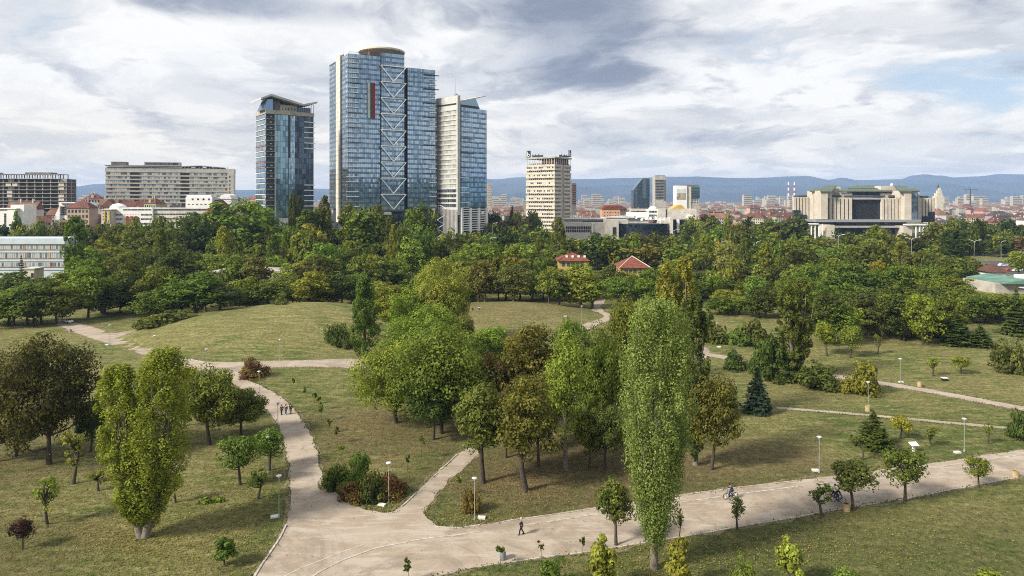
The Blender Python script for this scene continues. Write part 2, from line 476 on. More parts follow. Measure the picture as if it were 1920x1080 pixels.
def dist_paths(x, y):
    d = np.full(x.shape, 1e9)
    for x0, y0, _, _ in SEGC:
        d = np.minimum(d, (x - x0) ** 2 + (y - y0) ** 2)
    return np.sqrt(d)
def inside(x, y):
    res = np.zeros(x.shape, bool)
    for p in OUTL.values():
        q = np.array(p); c = np.zeros(x.shape, bool)
        for (x0, y0), (x1, y1) in zip(q, np.roll(q, -1, 0)):
            if y0 == y1: continue
            k = ((y0 > y) != (y1 > y)) & (x < (x1 - x0) * (y - y0) / (y1 - y0) + x0)
            c ^= k
        res |= c
    return res

def axis(lo, hi, step, far_lo, far_hi, grow=1.35):
    a = list(np.arange(lo, hi + .1, step)); s = step
    while a[-1] < far_hi: s *= grow; a.append(a[-1] + s)
    s = step; pre = []
    x = lo
    while x > far_lo: s *= grow; x -= s; pre.append(x)
    return np.array(pre[::-1] + a)
gx, gy = axis(-240, 240, 3.0, -16000, 16000), axis(30, 400, 3.0, -3000, 14000)
XX, YY = np.meshgrid(gx, gy)
near = (np.abs(XX) < 300) & (YY < 460) & (YY > 20)
ZZ = np.zeros_like(XX)
dp = np.full(XX.shape, 0.0)
dp[near] = dist_paths(XX[near], YY[near])
ins = np.zeros(XX.shape, bool); ins[near] = inside(XX[near], YY[near])
mask = np.clip((dp - 3.5) / 9, 0, 1) * (~ins)
und = np.array([noise.noise(Vector((x * 0.045, y * 0.045, 3.1))) * 0.55 + noise.noise(Vector((x * 0.12, y * 0.12, 9.1))) * 0.22 for x, y in zip(XX[near], YY[near])])
mz = mound_np(XX, YY)
ZZ[near] = (und * 0.9) * mask[near]
ZZ += mz
ZZ[ins] = np.minimum(ZZ[ins], 0.0); 
ZZ[mz < 0.02] -= 0.0
def ground_z(x, y):
    """height of the ground sheet at a point"""
    i = int(np.clip(np.searchsorted(gx, x) - 1, 0, len(gx) - 2)); j = int(np.clip(np.searchsorted(gy, y) - 1, 0, len(gy) - 2))
    u = (x - gx[i]) / (gx[i + 1] - gx[i]); v = (y - gy[j]) / (gy[j + 1] - gy[j])
    return float(ZZ[j, i] * (1 - u) * (1 - v) + ZZ[j, i + 1] * u * (1 - v) + ZZ[j + 1, i] * (1 - u) * v + ZZ[j + 1, i + 1] * u * v)
def ground_zn(x, y):
    i = np.clip(np.searchsorted(gx, x) - 1, 0, len(gx) - 2); j = np.clip(np.searchsorted(gy, y) - 1, 0, len(gy) - 2)
    u = (x - gx[i]) / (gx[i + 1] - gx[i]); v = (y - gy[j]) / (gy[j + 1] - gy[j])
    return ZZ[j, i] * (1 - u) * (1 - v) + ZZ[j, i + 1] * u * (1 - v) + ZZ[j + 1, i] * (1 - u) * v + ZZ[j + 1, i + 1] * u * v

def grass_mat():
    m = bpy.data.materials.new('meadow'); m.use_nodes = True
    t = NT(m.node_tree)
    o = t.n('ShaderNodeOutputMaterial'); p = t.n('ShaderNodeBsdfPrincipled')
    pos = t.n('ShaderNodeNewGeometry').outputs['Position']
    flat = t.vmath('MULTIPLY', pos, (1, 1, 0))
    big = t.noise(flat, 0.035, 4, 0.55, 0.6)
    mid = t.noise(flat, 0.17, 5, 0.62, 0.4)
    str_ = t.noise(t.vmath('MULTIPLY', pos, (0.35, 1.3, 1)), 0.55, 4, 0.65, 0.3)
    sm = t.noise(flat, 1.6, 5, 0.75)
    gr = t.noise(flat, 9, 3, 0.8)
    green, dry, pale, soil = (0.082, 0.108, 0.028), (0.158, 0.150, 0.056), (0.245, 0.228, 0.100), (0.112, 0.086, 0.050)
    a = t.mix(t.ss(t.math('ADD', t.math('MULTIPLY', big, .55), t.math('MULTIPLY', mid, .5)), 0.44, 0.58), green, dry)
    a = t.mix(t.math('MULTIPLY', t.ss(t.math('ADD', t.math('MULTIPLY', str_, .6), t.math('MULTIPLY', sm, .4)), 0.45, 0.60), 0.8), a, pale)
    a = t.mix(t.math('MULTIPLY', t.ss(t.math('ADD', t.math('MULTIPLY', mid, .35), t.math('MULTIPLY', sm, .65)), 0.52, 0.64), 0.8), a, soil)
    at = t.n('ShaderNodeAttribute', attribute_name='zone')
    sepz = t.n('ShaderNodeSeparateColor'); t.l(at.outputs['Color'], sepz.inputs[0])
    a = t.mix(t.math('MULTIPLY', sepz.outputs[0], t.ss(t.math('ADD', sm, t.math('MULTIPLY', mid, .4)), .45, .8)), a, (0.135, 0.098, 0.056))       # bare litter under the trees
    a = t.mix(t.math('MULTIPLY', sepz.outputs[1], 0.85), a, t.mix(t.ss(mid, .4, .6), (0.06, 0.07, 0.035), (0.16, 0.15, 0.13)))                     # town ground
    a = t.mix(t.math('MULTIPLY', sepz.outputs[2], 0.75), a, t.mix(t.ss(sm, .42, .62), (0.045, 0.072, 0.018), (0.09, 0.108, 0.032)))                # lusher verge
    k = t.vmath('SCALE', a); t.l(t.math('ADD', t.math('MULTIPLY', t.math('ADD', gr, t.math('MULTIPLY', t.noise(flat, 1.1, 6, .85), 1.9)), 1.9), -1.75), k.node.inputs[3])
    t.l(k, p.inputs['Base Color']); p.inputs['Roughness'].default_value = 0.95; p.inputs['Specular IOR Level'].default_value = 0.1
    bn = t.n('ShaderNodeBump'); bn.inputs['Strength'].default_value = 1.0; bn.inputs['Distance'].default_value = 0.3
    t.l(t.math('ADD', t.noise(flat, 3.2, 5, 0.8), t.math('MULTIPLY', str_, 1.2)), bn.inputs['Height']); t.l(bn.outputs[0], p.inputs['Normal'])
    t.l(p.outputs[0], o.inputs[0])
    return m
me = bpy.data.meshes.new('ground')
nx, ny = len(gx), len(gy)
V = np.stack([XX, YY, ZZ], -1).reshape(-1, 3)
idx = np.arange(nx * ny).reshape(ny, nx)
Q = np.stack([idx[:-1, :-1], idx[:-1, 1:], idx[1:, 1:], idx[1:, :-1]], -1).reshape(-1, 4)
me.vertices.add(len(V)); me.vertices.foreach_set('co', V.astype(np.float32).ravel())
me.loops.add(Q.size); me.loops.foreach_set('vertex_index', Q.astype(np.int32).ravel())
me.polygons.add(len(Q)); me.polygons.foreach_set('loop_start', np.arange(0, Q.size, 4, dtype=np.int32))
me.polygons.foreach_set('use_smooth', np.ones(len(Q), bool))
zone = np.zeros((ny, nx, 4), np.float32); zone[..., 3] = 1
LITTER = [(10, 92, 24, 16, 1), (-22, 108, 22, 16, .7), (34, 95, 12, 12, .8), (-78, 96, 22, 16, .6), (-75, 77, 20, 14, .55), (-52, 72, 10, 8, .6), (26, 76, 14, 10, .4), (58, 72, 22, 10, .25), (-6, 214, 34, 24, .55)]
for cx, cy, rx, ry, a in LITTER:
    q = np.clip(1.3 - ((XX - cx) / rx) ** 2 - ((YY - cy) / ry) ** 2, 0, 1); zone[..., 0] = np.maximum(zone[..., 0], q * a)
LUSH = [(45, 68, 40, 11, .75), (-75, 66, 30, 12, .3), (95, 80, 40, 12, .6)]
zone[..., 1] = np.clip((YY - 420) / 60, 0, 1)
zone[..., 2] = np.where(near & ~ins, np.clip(1 - (dp - .5) / 4.5, 0, 1) * np.clip(1 - (YY - 60) / 130, 0.15, 1), 0)
for cx, cy, rx, ry, a in LUSH:
    q = np.clip(1.3 - ((XX - cx) / rx) ** 2 - ((YY - cy) / ry) ** 2, 0, 1); zone[..., 2] = np.maximum(zone[..., 2], q * a * (~ins))
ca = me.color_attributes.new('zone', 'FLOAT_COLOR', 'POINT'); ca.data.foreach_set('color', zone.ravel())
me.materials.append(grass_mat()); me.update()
tag(link_mesh('ground', me), kind='structure')

def gravel_mat():
    m = bpy.data.materials.new('gravel'); m.use_nodes = True
    t = NT(m.node_tree)
    o = t.n('ShaderNodeOutputMaterial'); p = t.n('ShaderNodeBsdfPrincipled')
    pos = t.n('ShaderNodeNewGeometry').outputs['Position']
    mid = t.noise(pos, 0.3, 5, 0.65, 0.5); sm = t.noise(pos, 2.5, 5, 0.75); gr = t.noise(pos, 14, 2, 0.8)
    trk = t.noise(t.vmath('MULTIPLY', pos, (0.25, 1.6, 1)), 0.7, 4, 0.6, 0.8)
    a = t.mix(t.ss(mid, 0.36, 0.64), (0.288, 0.236, 0.184), (0.355, 0.303, 0.248))
    a = t.mix(t.math('MULTIPLY', t.ss(sm, 0.5, 0.72), 0.55), a, (0.27, 0.205, 0.150))
    a = t.mix(t.math('MULTIPLY', t.ss(trk, 0.50, 0.62), 0.7), a, (0.385, 0.345, 0.30))
    stain = t.noise(pos, 0.09, 6, 0.7, 1.2)
    a = t.mix(t.math('MULTIPLY', t.ss(stain, .50, .62), .6), a, (0.20, 0.165, 0.135))
    a = t.mix(t.math('MULTIPLY', t.ss(t.noise(pos, 0.8, 6, .8, .6), .58, .72), .5), a, (0.23, 0.185, 0.125))
    k = t.vmath('SCALE', a); t.l(t.math('ADD', t.math('MULTIPLY', gr, 1.0), 0.5), k.node.inputs[3])
    t.l(k, p.inputs['Base Color']); p.inputs['Roughness'].default_value = 0.95; p.inputs['Specular IOR Level'].default_value = 0.1
    bn = t.n('ShaderNodeBump'); bn.inputs['Strength'].default_value = 0.5; bn.inputs['Distance'].default_value = 0.03
    t.l(gr, bn.inputs['Height']); t.l(bn.outputs[0], p.inputs['Normal'])
    t.l(p.outputs[0], o.inputs[0])
    return m
GRAVEL = gravel_mat()
for name, poly in OUTL.items():
    flat = name != 'winding_path'
    z = 0.03 if name == 'gravel_road' else 0.036
    tri = tessellate_polygon([[Vector((x, y, 0)) for x, y in poly]])
    mb = MB()
    mb.v = [(x, y, z + (0 if flat else max(0, ground_z(x, y)) + .05)) for x, y in poly]
    for a, b, c in tri:
        A, B, Cc = (Vector(poly[i] + (0,)) for i in (a, b, c))
        if (B - A).cross(Cc - A).z < 0: b, c = c, b
        mb.f.append((a, b, c)); mb.m.append(0)
    tag(mb.build(name, GRAVEL), kind='structure')

# worn bare border along the gravel
def offset_poly(poly, dist, seed):
    ar = sum(a[0] * b[1] - b[0] * a[1] for a, b in zip(poly, poly[1:] + poly[:1])); sg = 1 if ar > 0 else -1; out = []; n = len(poly)
    for i, p in enumerate(poly):
        a, b = poly[i - 3], poly[(i + 3) % n]; dx, dy = b[0] - a[0], b[1] - a[1]; L = math.hypot(dx, dy) + 1e-9
        e = dist * (0.5 + 1.6 * max(0, 0.35 + noise.fractal(Vector((p[0] * .5, p[1] * .5, seed)), .7, 2.2, 4)))
        out.append((p[0] + sg * dy / L * e, p[1] - sg * dx / L * e))
    return out
for name in ('gravel_road', 'lawn_path'):
    poly = offset_poly(OUTL[name], .42, 3.3)
    tri = tessellate_polygon([[Vector((x, y, 0)) for x, y in poly]]); mb = MB(); mb.v = [(x, y, .018) for x, y in poly]
    for a, b, c in tri:
        A, B, Cc = (Vector(poly[i] + (0,)) for i in (a, b, c))
        if (B - A).cross(Cc - A).z < 0: b, c = c, b
        mb.f.append((a, b, c)); mb.m.append(0)
    tag(mb.build('bare_verge', M['dirt']), kind='structure')
# ---- kerb strips set in the road and along its edges: long low concrete bars
def strip_bar(pts, wid, z0, z1, name, label, m, gaps=()):
    P = [Vector(G(*p)) for p in pts]
    Q = []
    for a, b in zip(P, P[1:]):
        k = max(1, int((b - a).length / 1.2))
        Q += [a.lerp(b, j / k) for j in range(k)]
    Q.append(P[-1]); mb = MB(); n = len(Q)
    rows = []
    for i, p in enumerate(Q):
        d = (Q[min(i + 1, n - 1)] - Q[max(i - 1, 0)]).normalized(); nn = Vector((-d.y, d.x))
        p = p + nn * noise.noise(Vector((p.x * .4, p.y * .4, 4))) * 0.10
        hz = z1 + noise.noise(Vector((p.x * .6, p.y * .6, 1))) * 0.012
        rows.append([(*(p + nn * wid / 2), z0), (*(p + nn * wid / 2), hz), (*(p - nn * wid / 2), hz), (*(p - nn * wid / 2), z0)])
    for i, (r0, r1) in enumerate(zip(rows, rows[1:])):
        if noise.noise(Vector((Q[i].x * .23, Q[i].y * .23, 7))) > 0.42: continue      # a stone buried under gravel
        for k in range(3): mb.face((r0[k], r1[k], r1[k + 1], r0[k + 1]))
    return tag(mb.build(name, m), kind='structure')
strip_bar([(560, 1098), (600, 1072), (640, 1052), (700, 1030), (780, 1013), (900, 998), (1000, 983), (1120, 965), (1320, 936), (1400, 925), (1500, 912), (1600, 899), (1700, 885), (1800, 870), (1920, 852), (2040, 835)], 0.22, 0.01, 0.075, 'lane_kerb', '', M['kerb'])
strip_bar([(500, 1098), (560, 1068), (620, 1044), (680, 1022)], 0.16, 0.01, 0.05, 'lane_kerb', '', M['kerb'])
strip_bar([(950, 1056), (1000, 1048.5), (1100, 1035.5), (1200, 1020), (1300, 1004), (1400, 986), (1500, 969), (1600, 951), (1700, 936), (1800, 916), (1920, 894), (2040, 872)], 0.16, 0.01, 0.10, 'edge_kerb', '', M['kerb'])
strip_bar([(815, 989), (862, 991), (900, 985), (1000, 971), (1100, 956), (1180, 945), (1300, 926), (1400, 913), (1500, 901)], 0.16, 0.01, 0.11, 'edge_kerb', '', M['kerb'])
strip_bar([(470, 1092), (500, 1046), (525, 1009), (536, 985)], 0.2, 0.01, 0.12, 'edge_kerb', '', M['kerb'])
strip_bar([(858, 852), (820, 888), (780, 925), (752, 952)], 0.18, 0.01, 0.12, 'edge_kerb', '', M['kerb'])
strip_bar([(238, 634), (262, 643), (300, 654), (345, 672), (390, 681), (450, 680), (520, 678), (600, 676), (665, 674)], 0.25, 0.01, 0.12, 'edge_kerb', '', M['kerb'])

# ---- far mountains
def ridge(px):
    pts = [(-900, 350), (-300, 352), (0, 358), (140, 350), (180, 345), (215, 344), (260, 350), (430, 356), (600, 354), (800, 347), (920, 336), (985, 332), (1090, 336), (1180, 333), (1300, 331), (1400, 334), (1470, 331), (1512, 330), (1555, 337), (1575, 333), (1620, 338), (1690, 336), (1712, 329), (1735, 326), (1762, 329), (1790, 333), (1830, 330), (1870, 327), (1960, 328), (2200, 330), (2900, 345)]
    for (a, ya), (b, yb) in zip(pts, pts[1:]):
        if a <= px <= b:
            t = (px - a) / (b - a); t = t * t * (3 - 2 * t); return ya + (yb - ya) * t
    return 350
def mountains(name, d0, drop, seed):
    xs = np.arange(-900, 2880, 6); K = 16
    mb = MB(); rows = []
    for px in xs:
        zt = ZW(ridge(px) + drop + 1.2 * noise.fractal(Vector((px * .02, seed, 0)), 1, 2, 4), d0)
        col = []
        for k in range(K + 1):
            t = k / K
            d = d0 - 1700 * (1 - t) ** 1.1
            x = XW(px, d0) * (0.9 + 0.1 * t)
            nz = noise.fractal(Vector((x * .0016, d * .0011, seed)), 0.9, 2.2, 5)
            z = -8 + (zt + 8) * (t ** 0.9) * (1 + (1 - t) * 1.3 * nz)
            col.append((x, d, max(z, -8 + t)))
        col.append((XW(px, d0) * 1.02, d0 + 800, -10))
        rows.append(col)
    n = K + 2
    mb.v = [p for c in rows for p in c]
    for i in range(len(rows) - 1):
        for k in range(n - 1):
            mb.f.append((i * n + k, (i + 1) * n + k, (i + 1) * n + k + 1, i * n + k + 1)); mb.m.append(0)
    return tag(mb.build(name, MTN, smooth=True), kind='structure')
MTN = mat('hazy_mountain_forest', (0.020, 0.034, 0.052), 0.95, 0.2, 0.0012, col2=(0.048, 0.064, 0.082))  # dark forest tone with some of the air's blue haze mixed into the colour
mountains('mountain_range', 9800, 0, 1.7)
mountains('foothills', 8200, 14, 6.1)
# wooded hills behind the viewer, which the tower glass mirrors
mb = MB(); n = 14; rows = []
for i in range(120):
    x = -9000 + i * 150; col = []
    for k in range(n):
        t = k / (n - 1); z = -2 + (170 + 60 * noise.fractal(Vector((x * .0006, 4.2, 0)), 1, 2, 4)) * math.sin(math.pi * .5 * t) * (1 + .3 * noise.noise(Vector((x * .002, t * 3, 1))))
        col.append((x, -1300 - 1100 * t, z if 0 < k else -3))
    rows.append(col)
mb.v = [p for c in rows for p in c]
for i in range(119):
    for k in range(n - 1): mb.f.append((i * n + k, i * n + k + 1, (i + 1) * n + k + 1, (i + 1) * n + k)); mb.m.append(0)
tag(mb.build('hills', mat('hill_forest', (0.05, 0.068, 0.03), .95, .25, .01), smooth=True), kind='structure')

# ---- the air between here and the mountains
hz = MB().box(-16500, 16500, -2600, 11200, -30, 425)
HAZE = bpy.data.materials.new('haze_air'); HAZE.use_nodes = True
t = NT(HAZE.node_tree); o = t.n('ShaderNodeOutputMaterial'); pv = t.n('ShaderNodeVolumePrincipled')
pv.inputs['Color'].default_value = (0.42, 0.62, 1.0, 1); pv.inputs['Density'].default_value = 6.5e-5; pv.inputs['Anisotropy'].default_value = 0.0
t.l(pv.outputs[0], o.inputs['Volume'])
tag(hz.build('haze', HAZE), kind='stuff')
# ================================================================ trees: prototypes
def unit(a): return a / (np.linalg.norm(a, axis=-1, keepdims=True) + 1e-9)
def leaves_at(P, N, size, rg, aspect=1.5):
    n = len(P)
    T = unit(np.cross(N, rg.normal(size=(n, 3)))); B = np.cross(N, T)
    s = (size * rg.uniform(0.6, 1.35, n))[:, None]
    a, b = T * s * 0.5 * aspect, B * s * 0.5
    fold = N * s * 0.16
    return np.stack([P - a, P - b + fold, P + a, P + b + fold], 1)
def clump_leaves(C, Rd, per, size, rg, zsc=0.8, out=2.3, up=0.55, axis_c=None):
    """leaves spread over clumps: C centres, Rd radii (n,) or (n,3)"""
    n = len(C); k = n * per
    Rd = np.asarray(Rd); Rd = Rd[:, None] * np.array([1, 1, zsc]) if Rd.ndim == 1 else Rd
    i = np.repeat(np.arange(n), per)
    d = unit(rg.normal(size=(k, 3)))
    P = C[i] + d * Rd[i] * (rg.uniform(0.3, 1.0, k) ** 0.4)[:, None]
    N = unit(d * out + rg.normal(size=(k, 3)) * 0.42 + np.array([0, 0, up]))
    clp = rg.uniform(0, 1, n)[i]
    return P, N, clp
def crown_mesh(name, P, N, clp, size, rg, aspect=1.5):
    return quads_mesh(name, leaves_at(P, N, size, rg, aspect), LEAF, rg.uniform(0, 1, len(P)), clp)
PROTO = {}
def proto(key, trunk, crown, h, wd):
    co = np.empty(len(crown.vertices) * 3, np.float32); crown.vertices.foreach_get('co', co); co = co.reshape(-1, 3)
    h = float(np.percentile(co[:, 2], 99.7)); wd = 2 * float(np.percentile(np.abs(co[:, 0]), 99.6))
    PROTO.setdefault(key, []).append((trunk, crown, h, wd))
def mesh_of(mb, name, m, smooth=True):
    o = mb.build(name, m, smooth=smooth); me = o.data; bpy.data.objects.remove(o); return me

def broad(key, h, wd, th, ncl, per, size, seed, egg=0.0, bark='bark', lean=0.0, open_=0.0, crad=(0.15, 0.23)):
    rg = np.random.default_rng(seed)
    ch = h - th; cz = th + ch * 0.5
    d = unit(rg.normal(size=(ncl * 3, 3)))
    lob = 1 + 0.22 * np.sin(d[:, 0] * 3.1 + seed) * np.cos(d[:, 1] * 2.7 + seed * 2) + rg.normal(size=len(d)) * 0.07
    rf = (rg.uniform(0.0, 1, len(d)) ** 0.38) * 0.86 * lob
    C = d * rf[:, None] * np.array([wd / 2, wd / 2, ch / 2])
    t = C[:, 2] / (ch / 2)
    sq = 1 - egg * np.clip(t, -1, 1) * 0.45
    C[:, 0] *= sq; C[:, 1] *= sq
    keep = rg.uniform(0, 1, len(d)) > np.clip(-t - 0.35, 0, 1) * 1.2
    C = C[keep][:ncl]
    C[:, 2] += cz
    Rr = rg.uniform(crad[0], crad[1], len(C)) * wd * (0.9 if open_ else 1)
    C[:, 2] = np.minimum(C[:, 2], h - Rr * 0.75)
    P, N, clp = clump_leaves(C, Rr, per, size, rg)
    mb = MB()
    top = Vector((rg.normal() * .3, rg.normal() * .3, th + ch * 0.55)); r0 = 0.022 * h + 0.03
    mid = Vector((top.x * .3 + lean * th * .5, top.y * .3, th * .8))
    mb.chain([(0, 0, -0.3), (0.0, 0, 0.15), tuple(mid * 0.5), tuple(mid), tuple(top)], [r0 * 1.5, r0 * 1.1, r0 * .95, r0 * .8, r0 * .25], 9)
    order = np.argsort(C[:, 2])
    for j in order[:: max(1, len(C) // 14)]:
        c = Vector(C[j]); s = mid.lerp(top, min(0.85, max(0.0, (c.z - th) / ch * .75)))
        e = s.lerp(c, 0.92); m1 = s.lerp(c, 0.5) + Vector((0, 0, -0.04 * h if c.z < cz else 0.01 * h))
        mb.chain([tuple(s), tuple(m1), tuple(e)], [r0 * .42, r0 * .28, r0 * .08], 5)
    proto(key, mesh_of(mb, 'trunk', M[bark]), crown_mesh('crown', P, N, clp, size, rg), h, wd)

def columnar(key, h, wd, th, ncl, per, size, seed, bark='bark_pale', stems=((0, 0, 0, 0, 1.0, 1.0),), prof=None, limbs=14):
    """upright poplar: slim clumps drawn upward; stems = (x0, y0, x1, y1, height factor, width factor)"""
    rg = np.random.default_rng(seed)
    prof = prof or ((0, .25), (.12, .62), (.3, .9), (.5, 1.0), (.75, .92), (.92, .6), (1, .18))
    pt, pr = zip(*prof)
    Ps, Ns, Cs = [], [], []; mb = MB()
    for (x0, y0, x1, y1, hf, wf) in stems:
        n = max(6, int(ncl * hf * wf / sum(s[4] * s[5] for s in stems)))
        t = rg.uniform(0, 1, n) ** 0.92
        r = np.interp(t, pt, pr) * wd * wf / 2
        a = rg.uniform(0, 2 * np.pi, n); q = rg.uniform(0.1, 1, n) ** 0.5 * 0.84 + (rg.uniform(0, 1, n) > .86) * .2
        H = h * hf; z = th + t * (H - th)
        ax = x0 + (x1 - x0) * t; ay = y0 + (y1 - y0) * t
        C = np.stack([ax + r * q * np.cos(a), ay + r * q * np.sin(a), z], 1)
        cr = wd * wf * rg.uniform(0.065, 0.115, n)
        Rr = np.stack([cr, cr, cr * rg.uniform(1.6, 3.2, n)], 1)
        C[:, 2] = np.clip(C[:, 2], th * .7 + Rr[:, 2] * .6, H - Rr[:, 2] * .9)
        P, N, clp = clump_leaves(C, Rr, per, size, rg, up=0.15)
        Ps.append(P); Ns.append(N); Cs.append(clp)
        r0 = 0.016 * h + .05
        mb.chain([(x0 * .25, y0 * .25, -.3), (x0 * .4, y0 * .4, .3), (x0, y0, th), ((x0 + x1) / 2, (y0 + y1) / 2, H * .6), (x1, y1, H * .9)], [r0 * 1.35, r0, r0 * .85, r0 * .45, r0 * .1], 9)
        for j in range(limbs):
            k = int(rg.integers(0, n)); c = C[k]; zs = th + (c[2] - th) * .45; f = (zs - th) / (H - th)
            s = (x0 + (x1 - x0) * f, y0 + (y1 - y0) * f, zs)
            mm = (s[0] + (c[0] - s[0]) * .75, s[1] + (c[1] - s[1]) * .75, zs + (c[2] - zs) * .45)
            mb.chain([s, mm, tuple(c)], [r0 * .3, r0 * .2, r0 * .05], 5)
    proto(key, mesh_of(mb, 'trunk', M[bark]), crown_mesh('crown', np.concatenate(Ps), np.concatenate(Ns), np.concatenate(Cs), size, rg, 1.35), h, wd)

def conifer(key, h, wd, seed, whorls=17, size=0.34):
    rg = np.random.default_rng(seed); P, N, Cc = [], [], []; mb = MB()
    mb.chain([(0, 0, -.2), (0, 0, h * .5), (0, 0, h * .97)], [.02 * h, .012 * h, .002 * h], 7)
    for i in range(whorls):
        t = i / (whorls - 1); z = h * (0.08 + 0.9 * t); rad = wd / 2 * (1 - t) ** 0.85 * rg.uniform(.85, 1.1) + 0.08
        nb = max(4, int(11 * (1 - t) + 4))
        for b in range(nb):
            a = 2 * math.pi * (b + rg.uniform(-.35, .35)) / nb + i * .7; c = rg.uniform(); L = rad * rg.uniform(.75, 1.12)
            m = max(4, int(26 * L / (wd / 2)))
            s = rg.uniform(0.15, 1, m) * L; lat = rg.normal(size=m) * .13 * L
            dz = -0.28 * s + .16 * s * s / max(L, .1) + rg.normal(size=m) * .06
            P.append(np.stack([np.cos(a) * s - np.sin(a) * lat, np.sin(a) * s + np.cos(a) * lat, z + dz], 1))
            N.append(unit(np.stack([np.cos(a) * np.full(m, .35), np.sin(a) * np.full(m, .35), np.ones(m)], 1) + rg.normal(size=(m, 3)) * .35)); Cc.append(np.full(m, c))
            if b % 2 == 0: mb.tube((0, 0, z), (math.cos(a) * L * .8, math.sin(a) * L * .8, z - .15 * L), .004 * h, .001 * h, 4)
    proto(key, mesh_of(mb, 'trunk', M['bark']), crown_mesh('crown', np.concatenate(P), np.concatenate(N), np.concatenate(Cc), size, rg, 2.0), h, wd)

def bush(key, h, wd, ncl, per, size, seed):
    rg = np.random.default_rng(seed)
    d = unit(rg.normal(size=(ncl, 3))); d[:, 2] = np.abs(d[:, 2])
    rf = rg.uniform(.25, .85, ncl) * (1 + .18 * np.sin(d[:, 0] * 4 + seed))
    C = d * rf[:, None] * np.array([wd / 2, wd / 2, h * .9]); Rr = rg.uniform(.13, .22, ncl) * wd
    C[:, 2] = np.clip(C[:, 2], .12 * h, h - Rr * .75)
    P, N, clp = clump_leaves(C, Rr, per, size, rg, zsc=.85)
    P[:, 2] = np.abs(P[:, 2]) + .02
    mb = MB()
    for j in range(min(9, ncl)):
        c = C[j]; mb.chain([(c[0] * .06, c[1] * .06, -.1), (c[0] * .45, c[1] * .45, c[2] * .6), tuple(c)], [.03, .02, .006], 5)
    proto(key, mesh_of(mb, 'stem', M['bark']), crown_mesh('foliage', P, N, clp, size, rg), h, wd)

def whip(key, h, nl, seed, size=0.3, bare=False):
    rg = np.random.default_rng(seed); mb = MB()
    mb.chain([(0, 0, -.1), (.02, .01, h * .5), (.0, .03, h * .92)], [.035, .028, .012], 6)
    tips = []
    for j in range(7):
        a = rg.uniform(0, 6.28); z = h * rg.uniform(.5, .9); L = h * rg.uniform(.1, .24)
        e = (math.cos(a) * L, math.sin(a) * L, z + L * rg.uniform(.5, 1.3)); tips.append(e)
        mb.chain([(0, 0, z), tuple(q * .5 + (0, 0, z)[k] * .5 for k, q in enumerate(e)), e], [.012, .009, .004], 4)
    C = np.array(tips); n = 3 if bare else nl
    P = np.repeat(C, n, 0) + rg.normal(size=(len(C) * n, 3)) * .07 * h * .45
    N = unit(rg.normal(size=P.shape) + np.array([0, 0, .6]))
    proto(key, mesh_of(mb, 'stem', M['bark']), crown_mesh('foliage', P, N, np.repeat(rg.uniform(0, 1, len(C)), n), size, rg, 1.8), h, h * .5)

# near trees: fine leaves
for s in range(4): broad('oak', 15, 13, 1.7, 170, 155, 0.215, 21 + s, egg=.2, crad=(.085, .165))
for s in range(4): broad('round', 10, 7.5, 1.9, 110, 115, 0.19, 31 + s, egg=.5, crad=(.09, .17))
for s in range(2): broad('slim', 12, 5.4, 3.0, 90, 115, 0.18, 41 + s, egg=.3, lean=.12)
broad('birch', 15, 5.6, 2.2, 100, 110, 0.18, 51, egg=.55, bark='bark_pale')
# far trees: coarser clumps
for s in range(7): broad('far', 15, 12, 1.3, 84, 46, 0.46, 61 + s, egg=.1 + .12 * (s % 4), crad=(.09, .165))
for s in range(3): broad('farslim', 16, 8, 1.6, 62, 44, 0.46, 81 + s, egg=.7)
columnar('poplar_big', 27, 8.6, 3.0, 620, 125, 0.15, 91, limbs=60, stems=((0, 0, .6, 0, 1, 1),), prof=((0, .10), (.08, .32), (.2, .66), (.36, .86), (.55, .98), (.72, 1.0), (.88, .86), (.97, .55), (1, .3)))
columnar('poplar_twin', 22, 9.6, 2.0, 720, 100, 0.15, 92, limbs=26, stems=((-.5, 0, -2.5, 0, .91, .50), (.6, 0, 1.9, 0, 1.0, .60), (.0, .3, .0, .5, .5, .56)), prof=((0, .12), (.08, .40), (.22, .78), (.42, 1), (.7, 1), (.88, .8), (1, .25)))
columnar('poplar_pair', 26, 7, 2.0, 380, 75, 0.22, 93, limbs=16, stems=((-.6, 0, -1.6, 0, .96, .6), (.6, .2, 1.3, .3, 1, .62)))
for s in range(3): columnar('poplar', 22, 4.8, 1.2, 190, 60, 0.24, 95 + s, limbs=10)
columnar('cypress', 16, 4.6, .5, 190, 80, 0.19, 99, limbs=8, bark='bark', prof=((0, .7), (.15, .95), (.4, 1), (.65, .85), (.85, .5), (1, .12)))
for s in range(2): conifer('spruce', 9, 5.2, 101 + s)
for s in range(2): conifer('farspruce', 15, 7.5, 105 + s, 15, .6)
for s in range(4): bush('bush', 3.2, 4.6, 34, 95, 0.2, 111 + s)
for s in range(2): bush('farbush', 4, 6, 26, 55, 0.42, 116 + s)
for s in range(3): broad('young', 5.2, 3.4, 1.6, 40, 62, 0.17, 121 + s, egg=.35, crad=(.17, .26))
for s in range(3): broad('sapling', 4.0, 1.7, 1.3, 22, 22, 0.15, 131 + s, egg=.5, crad=(.12, .24))
for s in range(2): broad('shoot', 3.4, 1.9, .25, 34, 60, 0.15, 135 + s, egg=.6, crad=(.13, .2))
for s in range(3): whip('whip', 2.0, 9, 141 + s)
whip('bare', 2.0, 0, 145, bare=True)

